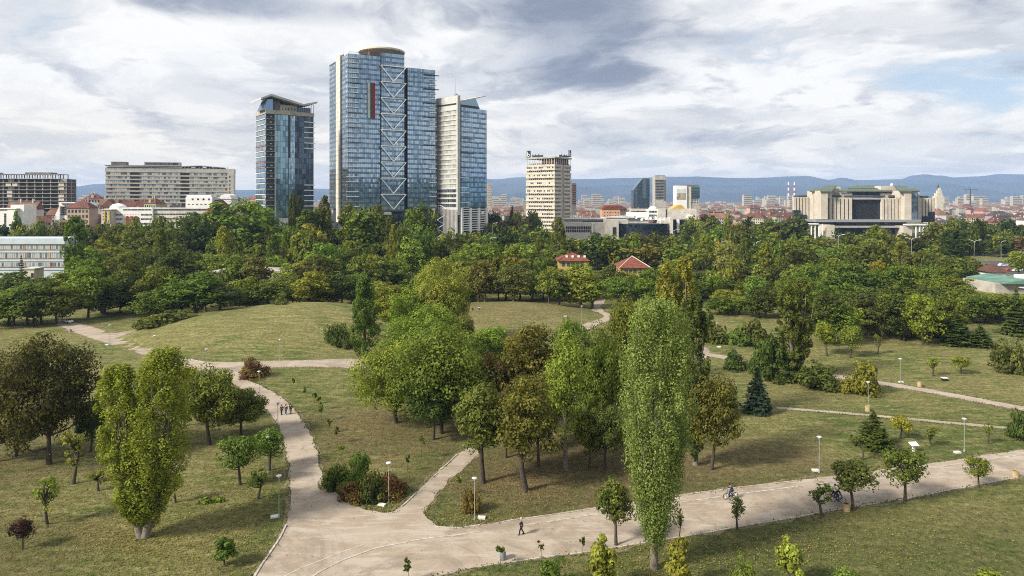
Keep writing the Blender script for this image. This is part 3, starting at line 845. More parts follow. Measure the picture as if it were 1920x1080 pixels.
LC = {  # leaf colours by kind of tree
    'd': (0.074, 0.100, 0.022), 'm': (0.120, 0.162, 0.026), 'g': (0.148, 0.212, 0.030), 'l': (0.220, 0.250, 0.040), 'y': (0.250, 0.255, 0.032),
    'o': (0.118, 0.132, 0.032), 'b': (0.088, 0.076, 0.030), 'r': (0.135, 0.066, 0.030), 's': (0.040, 0.066, 0.042), 'v': (0.185, 0.225, 0.056), 'p': (0.060, 0.028, 0.028),
}
CW = {'d': 'dark green', 'm': 'mid green', 'g': 'fresh green', 'l': 'light green', 'y': 'yellow', 'o': 'olive', 'b': 'brownish', 'r': 'reddish brown', 's': 'blue-green', 'v': 'pale olive', 'p': 'dark purple'}
NAMES = {'oak': 'broadleaf_tree', 'round': 'broadleaf_tree', 'slim': 'broadleaf_tree', 'birch': 'birch_tree', 'far': 'broadleaf_tree', 'farslim': 'broadleaf_tree', 'poplar': 'poplar_tree', 'poplar_big': 'poplar_tree', 'poplar_twin': 'poplar_tree',
         'poplar_pair': 'poplar_tree', 'cypress': 'cypress_tree', 'spruce': 'spruce_tree', 'farspruce': 'spruce_tree', 'bush': 'bush', 'farbush': 'bush', 'young': 'young_tree', 'sapling': 'sapling', 'shoot': 'sapling', 'whip': 'sapling', 'bare': 'sapling'}
TREES = []
trng = random.Random(77)
def plant(kind, px, ty, wpx, col, label, by=None, d=None, turn=0.0, group=None, var=None, rz=None, shade=1.0):
    """a tree with its foot at photo row by (or at distance d), its top at row ty and its crown wpx wide"""
    if d is None: d = F * CAMH / (by - HZ)
    x = XW(px, d); z0 = ground_z(x, d)
    h = ZW(ty, d) - z0; wd = wpx / F * d
    L = PROTO[kind]; var = trng.randrange(len(L)) if var is None else var
    tr, cr, ph, pw = L[var % len(L)]
    isb = kind in ('bush', 'farbush', 'shoot', 'whip', 'bare')
    nm = NAMES[kind]; cat = 'bush' if 'bush' in nm else ('sapling' if nm == 'sapling' else 'tree')
    t = thing(nm, label, cat, (x, d, z0 - .02), trng.uniform(0, 6.28) if rz is None else rz, group)
    t.scale = (wd / pw, wd / pw, h / ph)
    a = link_mesh('stem' if isb else 'trunk', tr, t); b = link_mesh('foliage' if isb else 'crown', cr, t)
    k = trng.uniform(.88, 1.12) * shade; c = LC[col]
    b.color = (c[0] * k * trng.uniform(.85, 1.2), c[1] * k, c[2] * k * trng.uniform(.8, 1.1), turn)
    TREES.append(t)
    return t
# ================================================================ trees: those one can point to
plant('poplar_big', 1226, 562, 134, 'v', 'tallest Lombardy poplar standing alone at the near road edge', by=1065, turn=.10, rz=.4, shade=1.15)
plant('poplar_pair', 1268, 484, 78, 'l', 'light green two-topped poplar rising behind the tallest roadside poplar', by=800, turn=.0, rz=.1, shade=.95)
plant('poplar', 1304, 556, 62, 'd', 'dark slim poplar tucked behind right side of the tallest poplar', by=872)
plant('round', 1334, 700, 98, 'o', 'olive tree with bare lower trunk just right of the tallest poplar', by=880, turn=.06)
plant('poplar_twin', 268, 655, 162, 'l', 'yellow-green twin-stemmed poplar with V-shaped trunk on the left lawn', by=1010, turn=.25, rz=0.0, shade=1.12)
plant('oak', 92, 628, 178, 'b', 'large red-brown autumn oak on the left lawn', by=868, turn=.2, shade=1.0)
plant('oak', -14, 668, 130, 'b', 'brown autumn tree cut off by the left edge of the picture', by=862, turn=.3, shade=.7)
plant('round', 30, 760, 90, 'd', 'small dark tree under the red-brown oak, left side', by=850, turn=.2)
plant('round', 170, 750, 60, 'd', 'small dark tree between the red-brown oak and the twin poplar', by=845, turn=.15)
plant('round', 392, 692, 118, 'm', 'green tree behind the twin poplar beside the gravel path', by=832, turn=.08)
plant('round', 452, 732, 96, 'm', 'low spreading green tree left of the three walkers', by=818, turn=.05)
plant('round', 345, 690, 60, 'y', 'small yellow-topped tree peeking right of the twin poplar', by=800, turn=.2)
plant('young', 505, 806, 66, 'm', 'small round tree at the left edge of the gravel path', by=882)
plant('young', 450, 816, 74, 'm', 'small round green tree on the left lawn near the path lamps', by=908)
plant('sapling', 484, 880, 46, 'm', 'thin green sapling beside the left path lamp', by=935)
plant('sapling', 88, 894, 42, 'l', 'light green sapling with bare stem far left lawn', by=985, turn=.25)
plant('sapling', 138, 806, 46, 'v', 'pale yellowish sapling with limewashed stem by the oak', by=908, turn=.4)
plant('sapling', 184, 880, 34, 'm', 'tiny sapling left of the twin poplar trunk', by=922)
plant('sapling', 329, 888, 30, 'y', 'thin yellowing sapling right of the twin poplar trunk', by=942, turn=.3)
plant('young', 42, 972, 46, 'p', 'small dark purple-leaved tree in the bottom left lawn', by=1034)
plant('shoot', 421, 1006, 42, 'm', 'small bushy sapling at the bottom left near the road', by=1062, turn=.1)
# big trees by the centre lawn
plant('oak', 742, 640, 168, 'g', 'broad green tree with forked leaning trunk on the centre lawn', by=792, turn=.05, var=0)
plant('oak', 826, 612, 178, 'm', 'tall dense green tree right of the forked centre-lawn tree', by=812, turn=.04, var=1)
plant('oak', 792, 574, 150, 'g', 'bright green round-topped tree behind the centre-lawn trees', by=735, turn=.08, var=2, shade=1.1)
plant('round', 812, 690, 90, 'd', 'low dark tree at the foot of the centre-lawn trees', by=824, var=1)
plant('cypress', 684, 512, 56, 'm', 'dark narrow cypress at the right foot of the grassy mound', by=668, shade=1.05)
plant('round', 736, 536, 84, 'y', 'yellow autumn tree right behind the dark cypress', by=640, turn=.3, shade=.8)
plant('oak', 826, 486, 112, 'l', 'large yellow-green tree between the two grassy mounds', by=645, turn=.22, shade=1.0)
plant('round', 772, 540, 90, 'g', 'green tree between the yellow tree and the yellow-green tree', by=650, turn=.1)
plant('round', 860, 590, 60, 'm', 'green tree at the left foot of the brown mound', by=668)
plant('round', 918, 612, 92, 'g', 'green tree in front of the brown mound', by=706, turn=.05)
plant('round', 870, 645, 80, 'm', 'mid green tree right behind the tall dense centre tree', by=742)
plant('slim', 905, 716, 104, 'o', 'olive tree with slim trunk beside the diagonal path', by=905, turn=.12, rz=2.0)
plant('slim', 985, 708, 120, 'o', 'brown-green tree with long leaning trunk near the road', by=920, turn=.16, rz=3.3)
plant('round', 925, 664, 74, 'b', 'reddish tree above the diagonal path', by=800, turn=.35)
plant('round', 990, 612, 120, 'o', 'brownish wide-crowned tree left of the pale birch', by=790, turn=.3)
plant('birch', 1060, 624, 80, 'l', 'pale green birch-like tree standing out of the dark centre grove', by=880, turn=.15)
plant('round', 1110, 614, 110, 'o', 'olive tree in the grove just left of the tallest poplar', by=800, turn=.18)
plant('round', 1140, 640, 90, 'm', 'dark mid green tree half hidden by the tallest poplar', by=835)
plant('round', 1135, 762, 86, 'd', 'low dark green tree in front of the centre grove', by=880)
plant('round', 1105, 760, 60, 'm', 'small green tree with two thin stems in the grove', by=878)
plant('slim', 948, 720, 60, 'b', 'thin brown tree between the two leaning olive trees', by=858, turn=.3)
plant('slim', 1010, 730, 60, 'o', 'thin olive tree behind the leaning road tree', by=875, turn=.3)
plant('round', 1030, 690, 90, 'o', 'shaded olive tree below the pale birch', by=835, turn=.3)
plant('round', 1180, 560, 90, 'm', 'green tree behind the left shoulder of the tallest poplar', by=720)
plant('round', 1075, 600, 80, 'm', 'green tree below the winding path', by=730, turn=.1)
# right lawn
plant('poplar_pair', 1493, 524, 72, 'm', 'dark olive double poplar with bushes at its foot on the right lawn', by=712, turn=.0, rz=.2)
plant('spruce', 1420, 690, 52, 's', 'lone blue-green spruce on the right lawn by the narrow path', by=774)
plant('bush', 1380, 654, 54, 'd', 'round dark bush beside the lawn path', by=692, turn=.1)
plant('bush', 1447, 618, 84, 'd', 'large dark bush left of the double poplar', by=706, turn=.05)
plant('bush', 1475, 680, 70, 'd', 'low dark bush at the foot of the double poplar', by=714, turn=.1)
plant('bush', 1530, 680, 90, 'd', 'wide dark bush right of the double poplar', by=724, turn=.15)
plant('bush', 1616, 674, 74, 'l', 'round yellow-green bush at the edge of the lawn path', by=738, turn=.1, shade=.72)
plant('young', 1550, 604, 46, 'g', 'small green tree left of the pair on the far right lawn', by=666, turn=.1)
plant('young', 1594, 610, 46, 'l', 'small green tree right of the pair on the far right lawn', by=670, turn=.25)
plant('sapling', 1646, 626, 14, 'm', 'tiny sapling on the far right lawn before the wood', by=664)
plant('sapling', 1750, 670, 24, 'y', 'yellowing sapling left of two on the far right lawn', by=704, turn=.2)
plant('young', 1802, 668, 34, 'y', 'yellow-green sapling right of two on the far right lawn', by=700, turn=.2)
plant('bush', 1893, 628, 78, 'o', 'big olive bush at the right picture edge before the conifers', by=694, turn=.2)
plant('spruce', 1638, 772, 66, 'd', 'dark bushy conifer on the lawn between narrow path and road', by=838)
plant('young', 1688, 780, 44, 'l', 'light yellow-green young tree beside the dark bushy conifer', by=822, turn=.0)
plant('sapling', 1618, 815, 26, 'o', 'thin sapling in front of the dark bushy conifer', by=862)
plant('sapling', 1746, 800, 28, 'm', 'small dark sapling behind the information panel', by=836)
plant('sapling', 1853, 792, 24, 'm', 'small sapling right of the lamp on the right lawn', by=832)
plant('bush', 1914, 770, 52, 'd', 'dark bush at the right picture edge by the narrow path', by=822)
plant('young', 1155, 900, 78, 'o', 'chestnut sapling with yellowing crown beside the tallest poplar', by=1022, turn=.3)
plant('sapling', 1273, 952, 22, 'd', 'small dark sapling at the road edge right of the poplar trunk', by=1012)
plant('sapling', 1382, 934, 30, 'm', 'small sapling at the road edge near the cyclist', by=992, turn=.2)
plant('sapling', 1541, 905, 40, 'm', 'sapling at the road edge in front of the two cyclists', by=968)
plant('young', 1600, 864, 84, 'o', 'rounded chestnut tree beside the yellow concrete bin', by=956, turn=.15)
plant('young', 1697, 840, 78, 'o', 'rounded chestnut tree in the middle of the right road verge', by=940, turn=.2)
plant('young', 1835, 857, 44, 'm', 'small chestnut tree farthest right on the road verge', by=914)
plant('whip', 938, 1022, 20, 'd', 'small sprouting sapling beside the grey concrete bin', by=1062)
plant('whip', 1092, 1004, 14, 'd', 'thin dark sapling at the road edge left of the poplar', by=1042)
plant('bare', 1015, 1012, 16, 'b', 'nearly bare twig sapling on the near verge', by=1056)
plant('whip', 766, 1046, 20, 'd', 'small sapling at the bottom edge below the road fork', by=1092)
for px, ty, by, wd, col, lab in ((598, 742, 770, 14, 'm', 'upper'), (590, 735, 758, 12, 'd', 'topmost'), (618, 785, 812, 14, 'd', 'third'), (603, 752, 790, 12, 'm', 'leaning'), (632, 800, 832, 14, 'd', 'fourth'), (550, 708, 730, 8, 'd', 'farthest'), (572, 725, 746, 8, 'd', 'second farthest'), (640, 835, 862, 14, 'm', 'lowest')):
    plant('whip', px, ty, wd, col, f'{lab} thin sapling in the row along the right side of the curved path', by=by)
plant('whip', 790, 815, 14, 'm', 'thin sapling on the centre lawn near the diagonal path', by=862)
plant('whip', 764, 852, 12, 'd', 'thin sapling between the colourful bushes and the diagonal path', by=885)
plant('whip', 860, 890, 14, 'm', 'thin sapling right of the diagonal path', by=932)
# colourful bushes at the road fork
for px, ty, by, wd, col, tn, lab in ((632, 872, 915, 62, 'd', .35, 'leftmost dark red-tinged bush at the road fork'), (668, 848, 920, 70, 'm', .1, 'tallest green bush of the group at the road fork'), (664, 900, 938, 60, 'r', .6, 'low orange-brown bush in the middle of the road fork group'),
                                     (700, 885, 936, 66, 'd', .3, 'dark bush behind the fork lamp'), (736, 884, 930, 62, 'r', .5, 'rightmost red-brown bush beside the fork lamp'), (690, 905, 940, 40, 's', .1, 'small grey-green bush at the front of the fork group')):
    plant('bush', px, ty, wd, col, lab, by=by, turn=tn)
plant('bush', 885, 920, 42, 'r', 'small red-brown bush beside the lamp right of the diagonal path', by=958, turn=.6)
plant('bush', 476, 668, 60, 'r', 'red-brown round bush at the path junction', by=707, turn=.55)
plant('bush', 630, 606, 48, 'd', 'dark round bush on the right slope of the grassy mound', by=652)
plant('bush', 652, 618, 40, 'd', 'dark bush against the cypress on the mound slope', by=654)
plant('bush', 528, 548, 34, 'o', 'small olive bush on top of the grassy mound', d=205, turn=.2)
for i, (px, ty, wd, by) in enumerate(((300, 585, 80, 622), (340, 582, 80, 616), (275, 598, 50, 624))):
    plant('farbush', px, ty, wd, 'o', ('long olive hedge bush at the left foot of the mound', 'upper olive hedge bush running up beside the mound', 'low olive hedge bush next to the side path')[i], by=by)
for i, (px, ty, wd, by) in enumerate(((1340, 605, 60, 640), (1385, 612, 60, 642), (1420, 600, 60, 645), (1310, 585, 70, 632), (1395, 625, 50, 645))):
    plant('farbush', px, ty, wd, 'dmdmd'[i], f'{("leftmost", "second", "rightmost", "tallest", "front")[i]} bush in the thicket behind the lamp right of the poplar', by=by, turn=.1)
# near edge shrubs at the bottom of the picture
for px, ty, wd, by, col, lab in ((1128, 1008, 60, 1112, 'l', 'yellow-green shoot tree left of the poplar trunk at bottom edge'), (1273, 1010, 46, 1105, 'l', 'yellow-green shoot tree right of the poplar trunk at bottom edge'), (1480, 1008, 48, 1104, 'l', 'light green shoot tree at the bottom edge below the cyclist'),
                                 (1392, 1042, 62, 1108, 'm', 'green shrub at the bottom edge left of the light green shoot'), (1045, 1050, 90, 1106, 'm', 'wide green shrub at the bottom edge left of the yellow shoot'), (1590, 1062, 80, 1112, 'm', 'low green shrub at the bottom edge, right side'), (1855, 1068, 50, 1110, 'g', 'small green shrub at the bottom right corner')):
    plant('shoot' if wd < 61 else 'bush', px, ty, wd, col, lab, by=by, turn=0, shade=.85 if col == 'y' else 1)
# distinct far trees
for kind, px, ty, d, wd, col, lab in (
    ('poplar', 141, 406, 262, 42, 'm', 'tall dark poplar in front of the ribbon-window building'),
    ('far', 196, 450, 300, 70, 'y', 'yellow-green autumn tree right of the tall left poplar'),
    ('far', 350, 399, 345, 96, 'd', 'big dark tree in front of the red-pillared white building'),
    ('far', 462, 376, 350, 150, 'm', 'largest rounded tree left of the glass towers'),
    ('poplar', 549, 371, 360, 18, 'd', 'slim dark poplar standing before the left glass tower'),
    ('poplar', 561, 374, 365, 16, 'd', 'slim poplar next to another before the left tower'),
    ('poplar', 609, 374, 370, 20, 'd', 'dark poplar tip between the left and the main tower'),
    ('poplar', 578, 400, 340, 42, 'm', 'feathery poplar below the gap between left and main tower'),
    ('poplar', 600, 396, 345, 38, 'm', 'feathery poplar left of the main tower foot'),
    ('farslim', 652, 388, 350, 60, 'm', 'tall poplar clump at the main tower left foot'),
    ('farslim', 696, 398, 350, 80, 'm', 'wide poplar clump in front of the main tower'),
    ('poplar', 709, 390, 345, 24, 'm', 'poplar tip in the centre of the main tower foot'),
    ('poplar', 732, 412, 320, 20, 'd', 'thin dark poplar with bare yellow stem neighbour'),
    ('poplar', 738, 428, 305, 14, 'y', 'thin yellow-stemmed bare poplar below the main tower'),
    ('farslim', 768, 400, 340, 40, 'm', 'grey-green poplar right of the triangles column'),
    ('farslim', 795, 386, 340, 46, 'm', 'tall poplar beside the zigzag truss'),
    ('farslim', 768, 452, 285, 44, 'l', 'light yellow-green tree in front of the tower poplars'),
    ('far', 700, 478, 270, 50, 'y', 'yellow-tinged tree left of the light poplar'),
    ('far', 610, 456, 265, 96, 'g', 'fresh green tree above the mound, below the towers'),
    ('poplar', 1047, 408, 330, 30, 'm', 'single dark poplar in front of the concrete tower block'),
    ('far', 1362, 452, 290, 56, 'v', 'pale willow-like tree right of the red-roofed park houses'),
    ('poplar', 1434, 456, 292, 24, 'y', 'slim yellow poplar right of the pale willow-like tree'),
    ('poplar', 1563, 484, 262, 32, 'y', 'yellow-green cone-shaped poplar in front of the right wood'),
    ('far', 1644, 488, 285, 36, 'y', 'bright yellow tree in the right wood'),
    ('farslim', 1640, 420, 380, 62, 'm', 'tall pointed tree in front of the palace'),
    ('poplar', 1786, 430, 350, 48, 'd', 'tall dark poplar right of the palace'),
    ('far', 1262, 486, 262, 60, 'l', 'yellow-green tree in front of the red-roofed park house'),
    ('far', 1910, 470, 330, 50, 'l', 'light green tree at the right picture edge above the market'),
    ('farspruce', 1796, 590, 172, 62, 'd', 'dark spreading conifer at the edge of the right wood'),
    ('farspruce', 1838, 610, 170, 54, 'd', 'second dark conifer right of the spreading one'),
    ('farspruce', 1770, 540, 182, 50, 'd', 'tall dark conifer inside the right wood'),
    ('farspruce', 1905, 545, 185, 60, 'd', 'dark conifer at the right picture edge'),
    ('farspruce', 40, 480, 275, 20, 's', 'dark spruce in front of the ribbon-window building'),
    ('farspruce', 36, 398, 470, 34, 's', 'dark spruce in front of the white building at the left edge')):
    if kind in ('poplar', 'farslim') and 540 < px < 830: ty -= 7; wd *= 1.3
    plant(kind, px, ty, wd, col, lab, d=d, turn=.25 if col in 'y' else .06, rz=1.0 if kind == 'poplar_pair' else None)

for px, ty, d, wd, col, lab in ((300, 428, 290, 22, 'm', 'slim poplar tip left of the big dark tree in the left wood'), (418, 424, 300, 24, 'l', 'light slim poplar between the big dark and the largest rounded tree'), (882, 448, 290, 22, 'm', 'slim poplar right of the ribbed screen of the right tower'),
                                (962, 462, 275, 24, 'l', 'light slim poplar left of the yellow park house'), (1012, 446, 300, 20, 'm', 'slim poplar left of the single dark poplar'), (1322, 440, 300, 24, 'l', 'light slim poplar left of the pale willow-like tree'),
                                (1398, 446, 300, 22, 'm', 'slim poplar between the willow-like tree and the yellow poplar'), (1482, 448, 305, 24, 'l', 'light slim poplar below the left wing of the palace'), (1596, 462, 280, 24, 'm', 'slim poplar right of the cone-shaped yellow-green poplar'),
                                (1690, 452, 300, 26, 'l', 'light slim poplar below the right pylon of the palace'), (1728, 470, 280, 24, 'm', 'slim poplar left of the cream kiosk'), (512, 440, 290, 24, 'm', 'slim poplar below the left tower'), (655, 452, 280, 26, 'l', 'light slim poplar below the main tower left edge')):
    plant('poplar', px, ty, wd * 1.25, col, lab, d=d)
# ---- woods: each tree set out on its own, labelled by its row
ORD = lambda n: f'{n}{"th" if 10 <= n % 100 <= 20 else {1: "st", 2: "nd", 3: "rd"}.get(n % 10, "th")}'
MASS = []
def wood(where, x0, x1, ty0, ty1, d0, d1, n, wm, cols, kinds=('far',), turn=.08, hmin=6, mass=False):
    cols = cols + ('glmm' if mass else 'gml')
    n = round(n * (2.2 if mass else 1.2))
    r = random.Random(hash_str(where)); items = []
    for i in range(n):
        px = x0 + (x1 - x0) * (i + r.uniform(.1, .9)) / n
        items.append((px, r.uniform(ty0 - (7 if mass else 0), ty1), r.uniform(d0, d1), r.choice(cols), r.choice(kinds)))
    for i, (px, ty, d, c, k) in enumerate(items):
        h = ZW(ty, d)
        if h < hmin: ty = HZ + (CAMH - hmin) * F / d; h = hmin
        wd = (wm * r.uniform(.95, 1.5)) * (0.42 if k == 'poplar' else 1)
        if mass and r.random() < .18: wd *= .45; h *= 1.18
        if mass: MASS.append((XW(px, d), d, h, wd * .98, tuple(v_ * u_ for v_, u_ in zip(LC[c], (r.uniform(.85, 1.3), 1, 1))), r.uniform(.45, 1.1), r.uniform(0, 6.28), r.randrange(4))); continue
        plant(k, px, ty, wd / d * F, c, f'{CW[c]} {"poplar" if k == "poplar" else "conifer" if "spruce" in k else "tree"}, {ORD(i + 1)} from left {where}', d=d, turn=turn * r.uniform(0, 2), group='trees ' + where, shade=.9)
def hash_str(s):
    v = 7
    for ch in s: v = (v * 31 + ord(ch)) % 1000003
    return v
wood('edging the lawn at the far left', -20, 112, 515, 556, 196, 202, 6, 11, 'ddm')
wood('behind the lamp at the side path', 150, 420, 500, 552, 205, 222, 10, 12, 'dddm')
wood('just behind the grassy mound', 425, 668, 508, 552, 222, 240, 9, 11, 'ddmg')
wood('below the ribbon-window building', -20, 135, 510, 528, 225, 255, 6, 11, 'dmo')
wood('in the middle of the left wood', 160, 660, 462, 508, 248, 285, 16, 13, 'ddmmo')
wood('at the top of the left wood', 205, 440, 408, 445, 310, 345, 8, 14, 'ddmo')
wood('behind the ribbon-window building', -10, 230, 428, 448, 375, 430, 10, 12, 'dmo', mass=True)
wood('below the glass towers', 500, 880, 418, 465, 310, 350, 14, 13, 'dmmo', ('far', 'farslim'), mass=True)
wood('between the yellow tree and the towers', 640, 900, 478, 530, 235, 275, 12, 12, 'dmgo')
wood('with bare trunks behind the brown mound', 885, 1112, 488, 520, 226, 250, 11, 9.5, 'ddmo', ('far', 'farslim'))
wood('left of the red-roofed park house', 850, 1035, 452, 482, 265, 330, 12, 13, 'dmmg')
wood('between the right tower and concrete block', 885, 1060, 425, 448, 360, 440, 11, 13, 'ddmo', mass=True)
wood('in front of the concrete block', 912, 1010, 396, 414, 500, 560, 8, 13, 'bdmb', turn=.3, mass=True)
wood('above the red-roofed park houses', 1080, 1330, 440, 464, 340, 420, 15, 14, 'dddmo', mass=True)
wood('around the red-roofed park houses', 1100, 1320, 500, 520, 240, 262, 8, 9, 'dmg')
wood('behind the pale willow-like tree', 1300, 1520, 450, 490, 300, 350, 12, 12, 'dmmg', mass=True)
wood('in front of the media building', 1290, 1500, 404, 436, 440, 560, 13, 14, 'dddmb', mass=True)
wood('at the foot of the palace', 1490, 1760, 440, 452, 400, 470, 15, 14, 'ddmm', mass=True)
wood('below the palace', 1480, 1800, 448, 490, 300, 370, 18, 13, 'dmmgo', mass=True)
wood('right of the palace', 1755, 1930, 412, 440, 420, 600, 14, 14, 'dddmb', mass=True)
wood('above the market', 1760, 1890, 440, 466, 425, 470, 6, 11, 'dmg', mass=True)
wood('in the back row of the right wood', 1480, 1790, 492, 530, 225, 262, 17, 11, 'dmmg')
wood('in the middle row of the right wood', 1510, 1825, 528, 556, 192, 220, 16, 10, 'ddmm')
wood('in the front row of the right wood', 1530, 1790, 545, 580, 172, 188, 10, 8.6, 'ddm')
wood('with chestnut leaves on the far lawn', 1330, 1480, 538, 560, 205, 225, 5, 8.5, 'dmo', ('far',))
wood('along the far lawn edge', 1200, 1480, 515, 535, 240, 262, 9, 8.5, 'dmg')
wood('below the market', 1800, 1940, 546, 566, 196, 225, 8, 9, 'dm')

# the far woods read as one mass of crowns
wood('far right gap', 1770, 1822, 478, 505, 290, 330, 4, 11, 'dmm', mass=True)
wood('right side filler', 1300, 1520, 488, 512, 262, 300, 12, 10, 'dmmo', mass=True)
wood('far left town edge', -20, 330, 410, 428, 375, 415, 12, 11, 'dmo', mass=True)
wood('left side filler', 150, 520, 455, 485, 290, 330, 14, 13, 'dmo', mass=True)
plant('far', 1085, 494, 60, 'm', 'tree standing in front of the yellow park house', d=250)
plant('far', 1150, 497, 56, 'd', 'tree between the two red-roofed park houses', d=250)
plant('far', 1215, 502, 52, 'm', 'tree at the right corner of the hipped park house', d=248)
wood('centre filler', 830, 1030, 470, 500, 262, 300, 14, 12, 'dmmo', mass=True)
mp = []
for sd in range(4):
    broad('massp', 15, 12, 1.0, 70, 13, 0.92, 161 + sd, egg=.1 + .15 * sd, crad=(.11, .19))
    me_ = PROTO['massp'][-1][1]; n_ = len(me_.polygons); co = np.empty(n_ * 12, np.float32); me_.vertices.foreach_get('co', co); ra = np.empty(n_, np.float32); me_.attributes['rnd'].data.foreach_get('value', ra); cl = np.empty(n_, np.float32); me_.attributes['clp'].data.foreach_get('value', cl)
    mp.append((co.reshape(-1, 4, 3), ra, cl))
VV, RA, CL, TC = [], [], [], []; tk = MB()
for x, y, h, wd, c, k, rz, v in MASS:
    co, ra, cl = mp[v]; cs, sn = math.cos(rz), math.sin(rz); q = co * np.array([wd / 12, wd / 12, h / 15])
    VV.append(np.stack([q[..., 0] * cs - q[..., 1] * sn + x, q[..., 0] * sn + q[..., 1] * cs + y, q[..., 2]], -1)); RA.append(ra); CL.append(cl)
    TC.append(np.tile(np.array([c[0] * k, c[1] * k, c[2] * k, 1]), (len(co), 1))); tk.tube((x, y, 0), (x, y, h * .6), .02 * h, .01 * h, 5)
me_ = quads_mesh('woodland', np.concatenate(VV), LEAF_MASS, np.concatenate(RA), np.concatenate(CL))
tc_ = me_.attributes.new('tcol', 'FLOAT_COLOR', 'FACE'); tc_.data.foreach_set('color', np.concatenate(TC).astype(np.float32).ravel())
wl_ = tag(link_mesh('woodland', me_), 'far dense wood of mixed green crowns below the town', 'wood', kind='stuff')
wl_.color = (1, 1, 1, .06)
tag(tk.build('woodland_trunks', M['bark']), 'thin trunks inside the far dense wood', 'wood', kind='stuff')
# ================================================================ buildings
brg = np.random.default_rng(303)
def panels(fr, L, z0, z1, nx, nz, tilt=0.0016, gap=.13, off=0.02, hole=None, spandrel=None, start=0.0):
    """panes on a face: fr(u, w, z) -> local point (w = distance outward); returns quads + random values"""
    Q, rr = [], []
    dx, dz = L / nx, (z1 - z0) / nz
    for i in range(nx):
        colr = brg.uniform(-.25, .25)
        for k in range(nz):
            if hole and hole(i, k): continue
            a0, a1 = start + i * dx + gap * .5, start + (i + 1) * dx - gap * .5
            b0, b1 = z0 + k * dz + gap * .6, z0 + (k + 1) * dz - gap * .6
            if spandrel == 'v': b0 = b0 + dz * .30
            elif spandrel == 's': b1 = b0 + dz * .27
            ta, tb = brg.normal() * tilt * (a1 - a0), brg.normal() * tilt * (b1 - b0)
            Q.append([fr(a0, off - ta - tb, b0), fr(a1, off + ta - tb, b0), fr(a1, off + ta + tb, b1), fr(a0, off - ta + tb, b1)])
            rr.append(float(np.clip(brg.uniform() + colr, 0, 1)))
    return np.array(Q), np.array(rr)
def pane_part(name, parent, m, *sets):
    Q = np.concatenate([s[0] for s in sets]); r = np.concatenate([s[1] for s in sets])
    return link_mesh(name, quads_mesh(name, Q, m, r), parent, kind='stuff')
front = lambda y=0.0: (lambda u, w_, z: (u, y - w_, z))               # face looking along -y
left_ = lambda x=0.0: (lambda u, w_, z: (x - w_, u, z))               # face looking along -x (u = y); winding flips, which is harmless
right_ = lambda x=0.0: (lambda u, w_, z: (x + w_, u, z))

# ---- main tower --------------------------------------------------------------------------------
a = math.atan2(.575, .818)
T1 = thing('glass_tower', 'tallest blue glass tower with white triangles, flag banner and round helipad', 'tower', (-112.7, 470, 0), R(30))
T1.scale = (.958, 1.31, 1)
FL = 3.42
zt, zr = 137.0, 131.4
mb = MB()
mb.box(0.05, 42.0, .05, 37, 29.5, zt - .2); mb.box(45.2, 67.7, .05, 33, 29.5, zr - .2); mb.box(42.0, 45.2, 3.0, 33, 29.5, zr - 1)
mb.box(1.5, 66, 2.0, 33, 0, 29.5)
mb.build('tower_core', M['mullion'], T1)
nf = 31
bay = lambda i, k: False
vs = []
ss = []
for (s, L, nx, y, top) in ((0.1, 24.0, 16, 0, zt), (45.2, 22.4, 15, 0, zr)):
    n = int((top - 30) / FL)
    for sp, acc in (('v', vs), ('s', ss)):
        acc.append(panels(front(y), L, 30, top, nx, n, start=s, spandrel=sp))
pane_part('front_glass', T1, M['glass_blue'], *vs); pane_part('front_spandrel', T1, M['glass_spandrel'], *ss)
MB().box(24.1, 42.0, -1.2, 2, 27.5, 139.8).build('bay_core', M['mullion'], T1)
pane_part('bay_glass', T1, M['glass_blue'], panels(front(-1.2), 17.8, 28, 139.7, 11, 32, start=24.2, spandrel='v'))
pane_part('bay_spandrel', T1, M['glass_spandrel'], panels(front(-1.2), 17.8, 28, 139.7, 11, 32, start=24.2, spandrel='s'))
pane_part('bay_side_glass', T1, M['glass_spandrel'], panels(right_(42.0), 1.1, 28, 139.7, 1, 32, start=-1.15))
n = int((zt - 30) / FL)
pane_part('side_glass', T1, M['glass_blue'], panels(left_(0), 12.6, 30, zt, 7, n, start=.2, spandrel='v'), panels(left_(0), 12.6, 30, zt - 1.5, 7, n, start=24.2, spandrel='v'))
pane_part('side_spandrel', T1, M['glass_spandrel'], panels(left_(0), 12.6, 30, zt, 7, n, start=.2, spandrel='s'), panels(left_(0), 12.6, 30, zt - 1.5, 7, n, start=24.2, spandrel='s'))
mb = MB()
for k in range(n): mb.box(-.9, 0.0, 13.2, 21.4, 30.2 + k * FL, 30.2 + (k + 1) * FL - .12)
mb.box(-.8, 0, 13.3, 21.3, 20, 30.2); mb.box(-.9, 0, 13.2, 21.4, 30.2 + n * FL, zt + 1.5)
mb.build('concrete_shaft', M['concrete_light'], T1)
fin0 = None
for k in range(n):
    z = 31.2 + k * FL
    if 115 < z: z = z
    dark = k % 3 == 1
    x0, x1 = (-2.6, 10.5) if dark else (-1.6, 7.4)
    MB().box(x0, x1, -1.5 if dark else -1.1, -.08, z, z + (.42 if dark else .5)).build('sun_fin', M['grey_metal'] if dark else M['white_metal'], T1)
    if z < zr - 3:
        MB().box(57.8 if dark else 62.6, 70.2 if dark else 68.4, -1.5 if dark else -1.1, -.08, z, z + (.42 if dark else .5)).build('sun_fin', M['dark_metal'] if dark else M['white_metal'], T1)
PT = 11.32
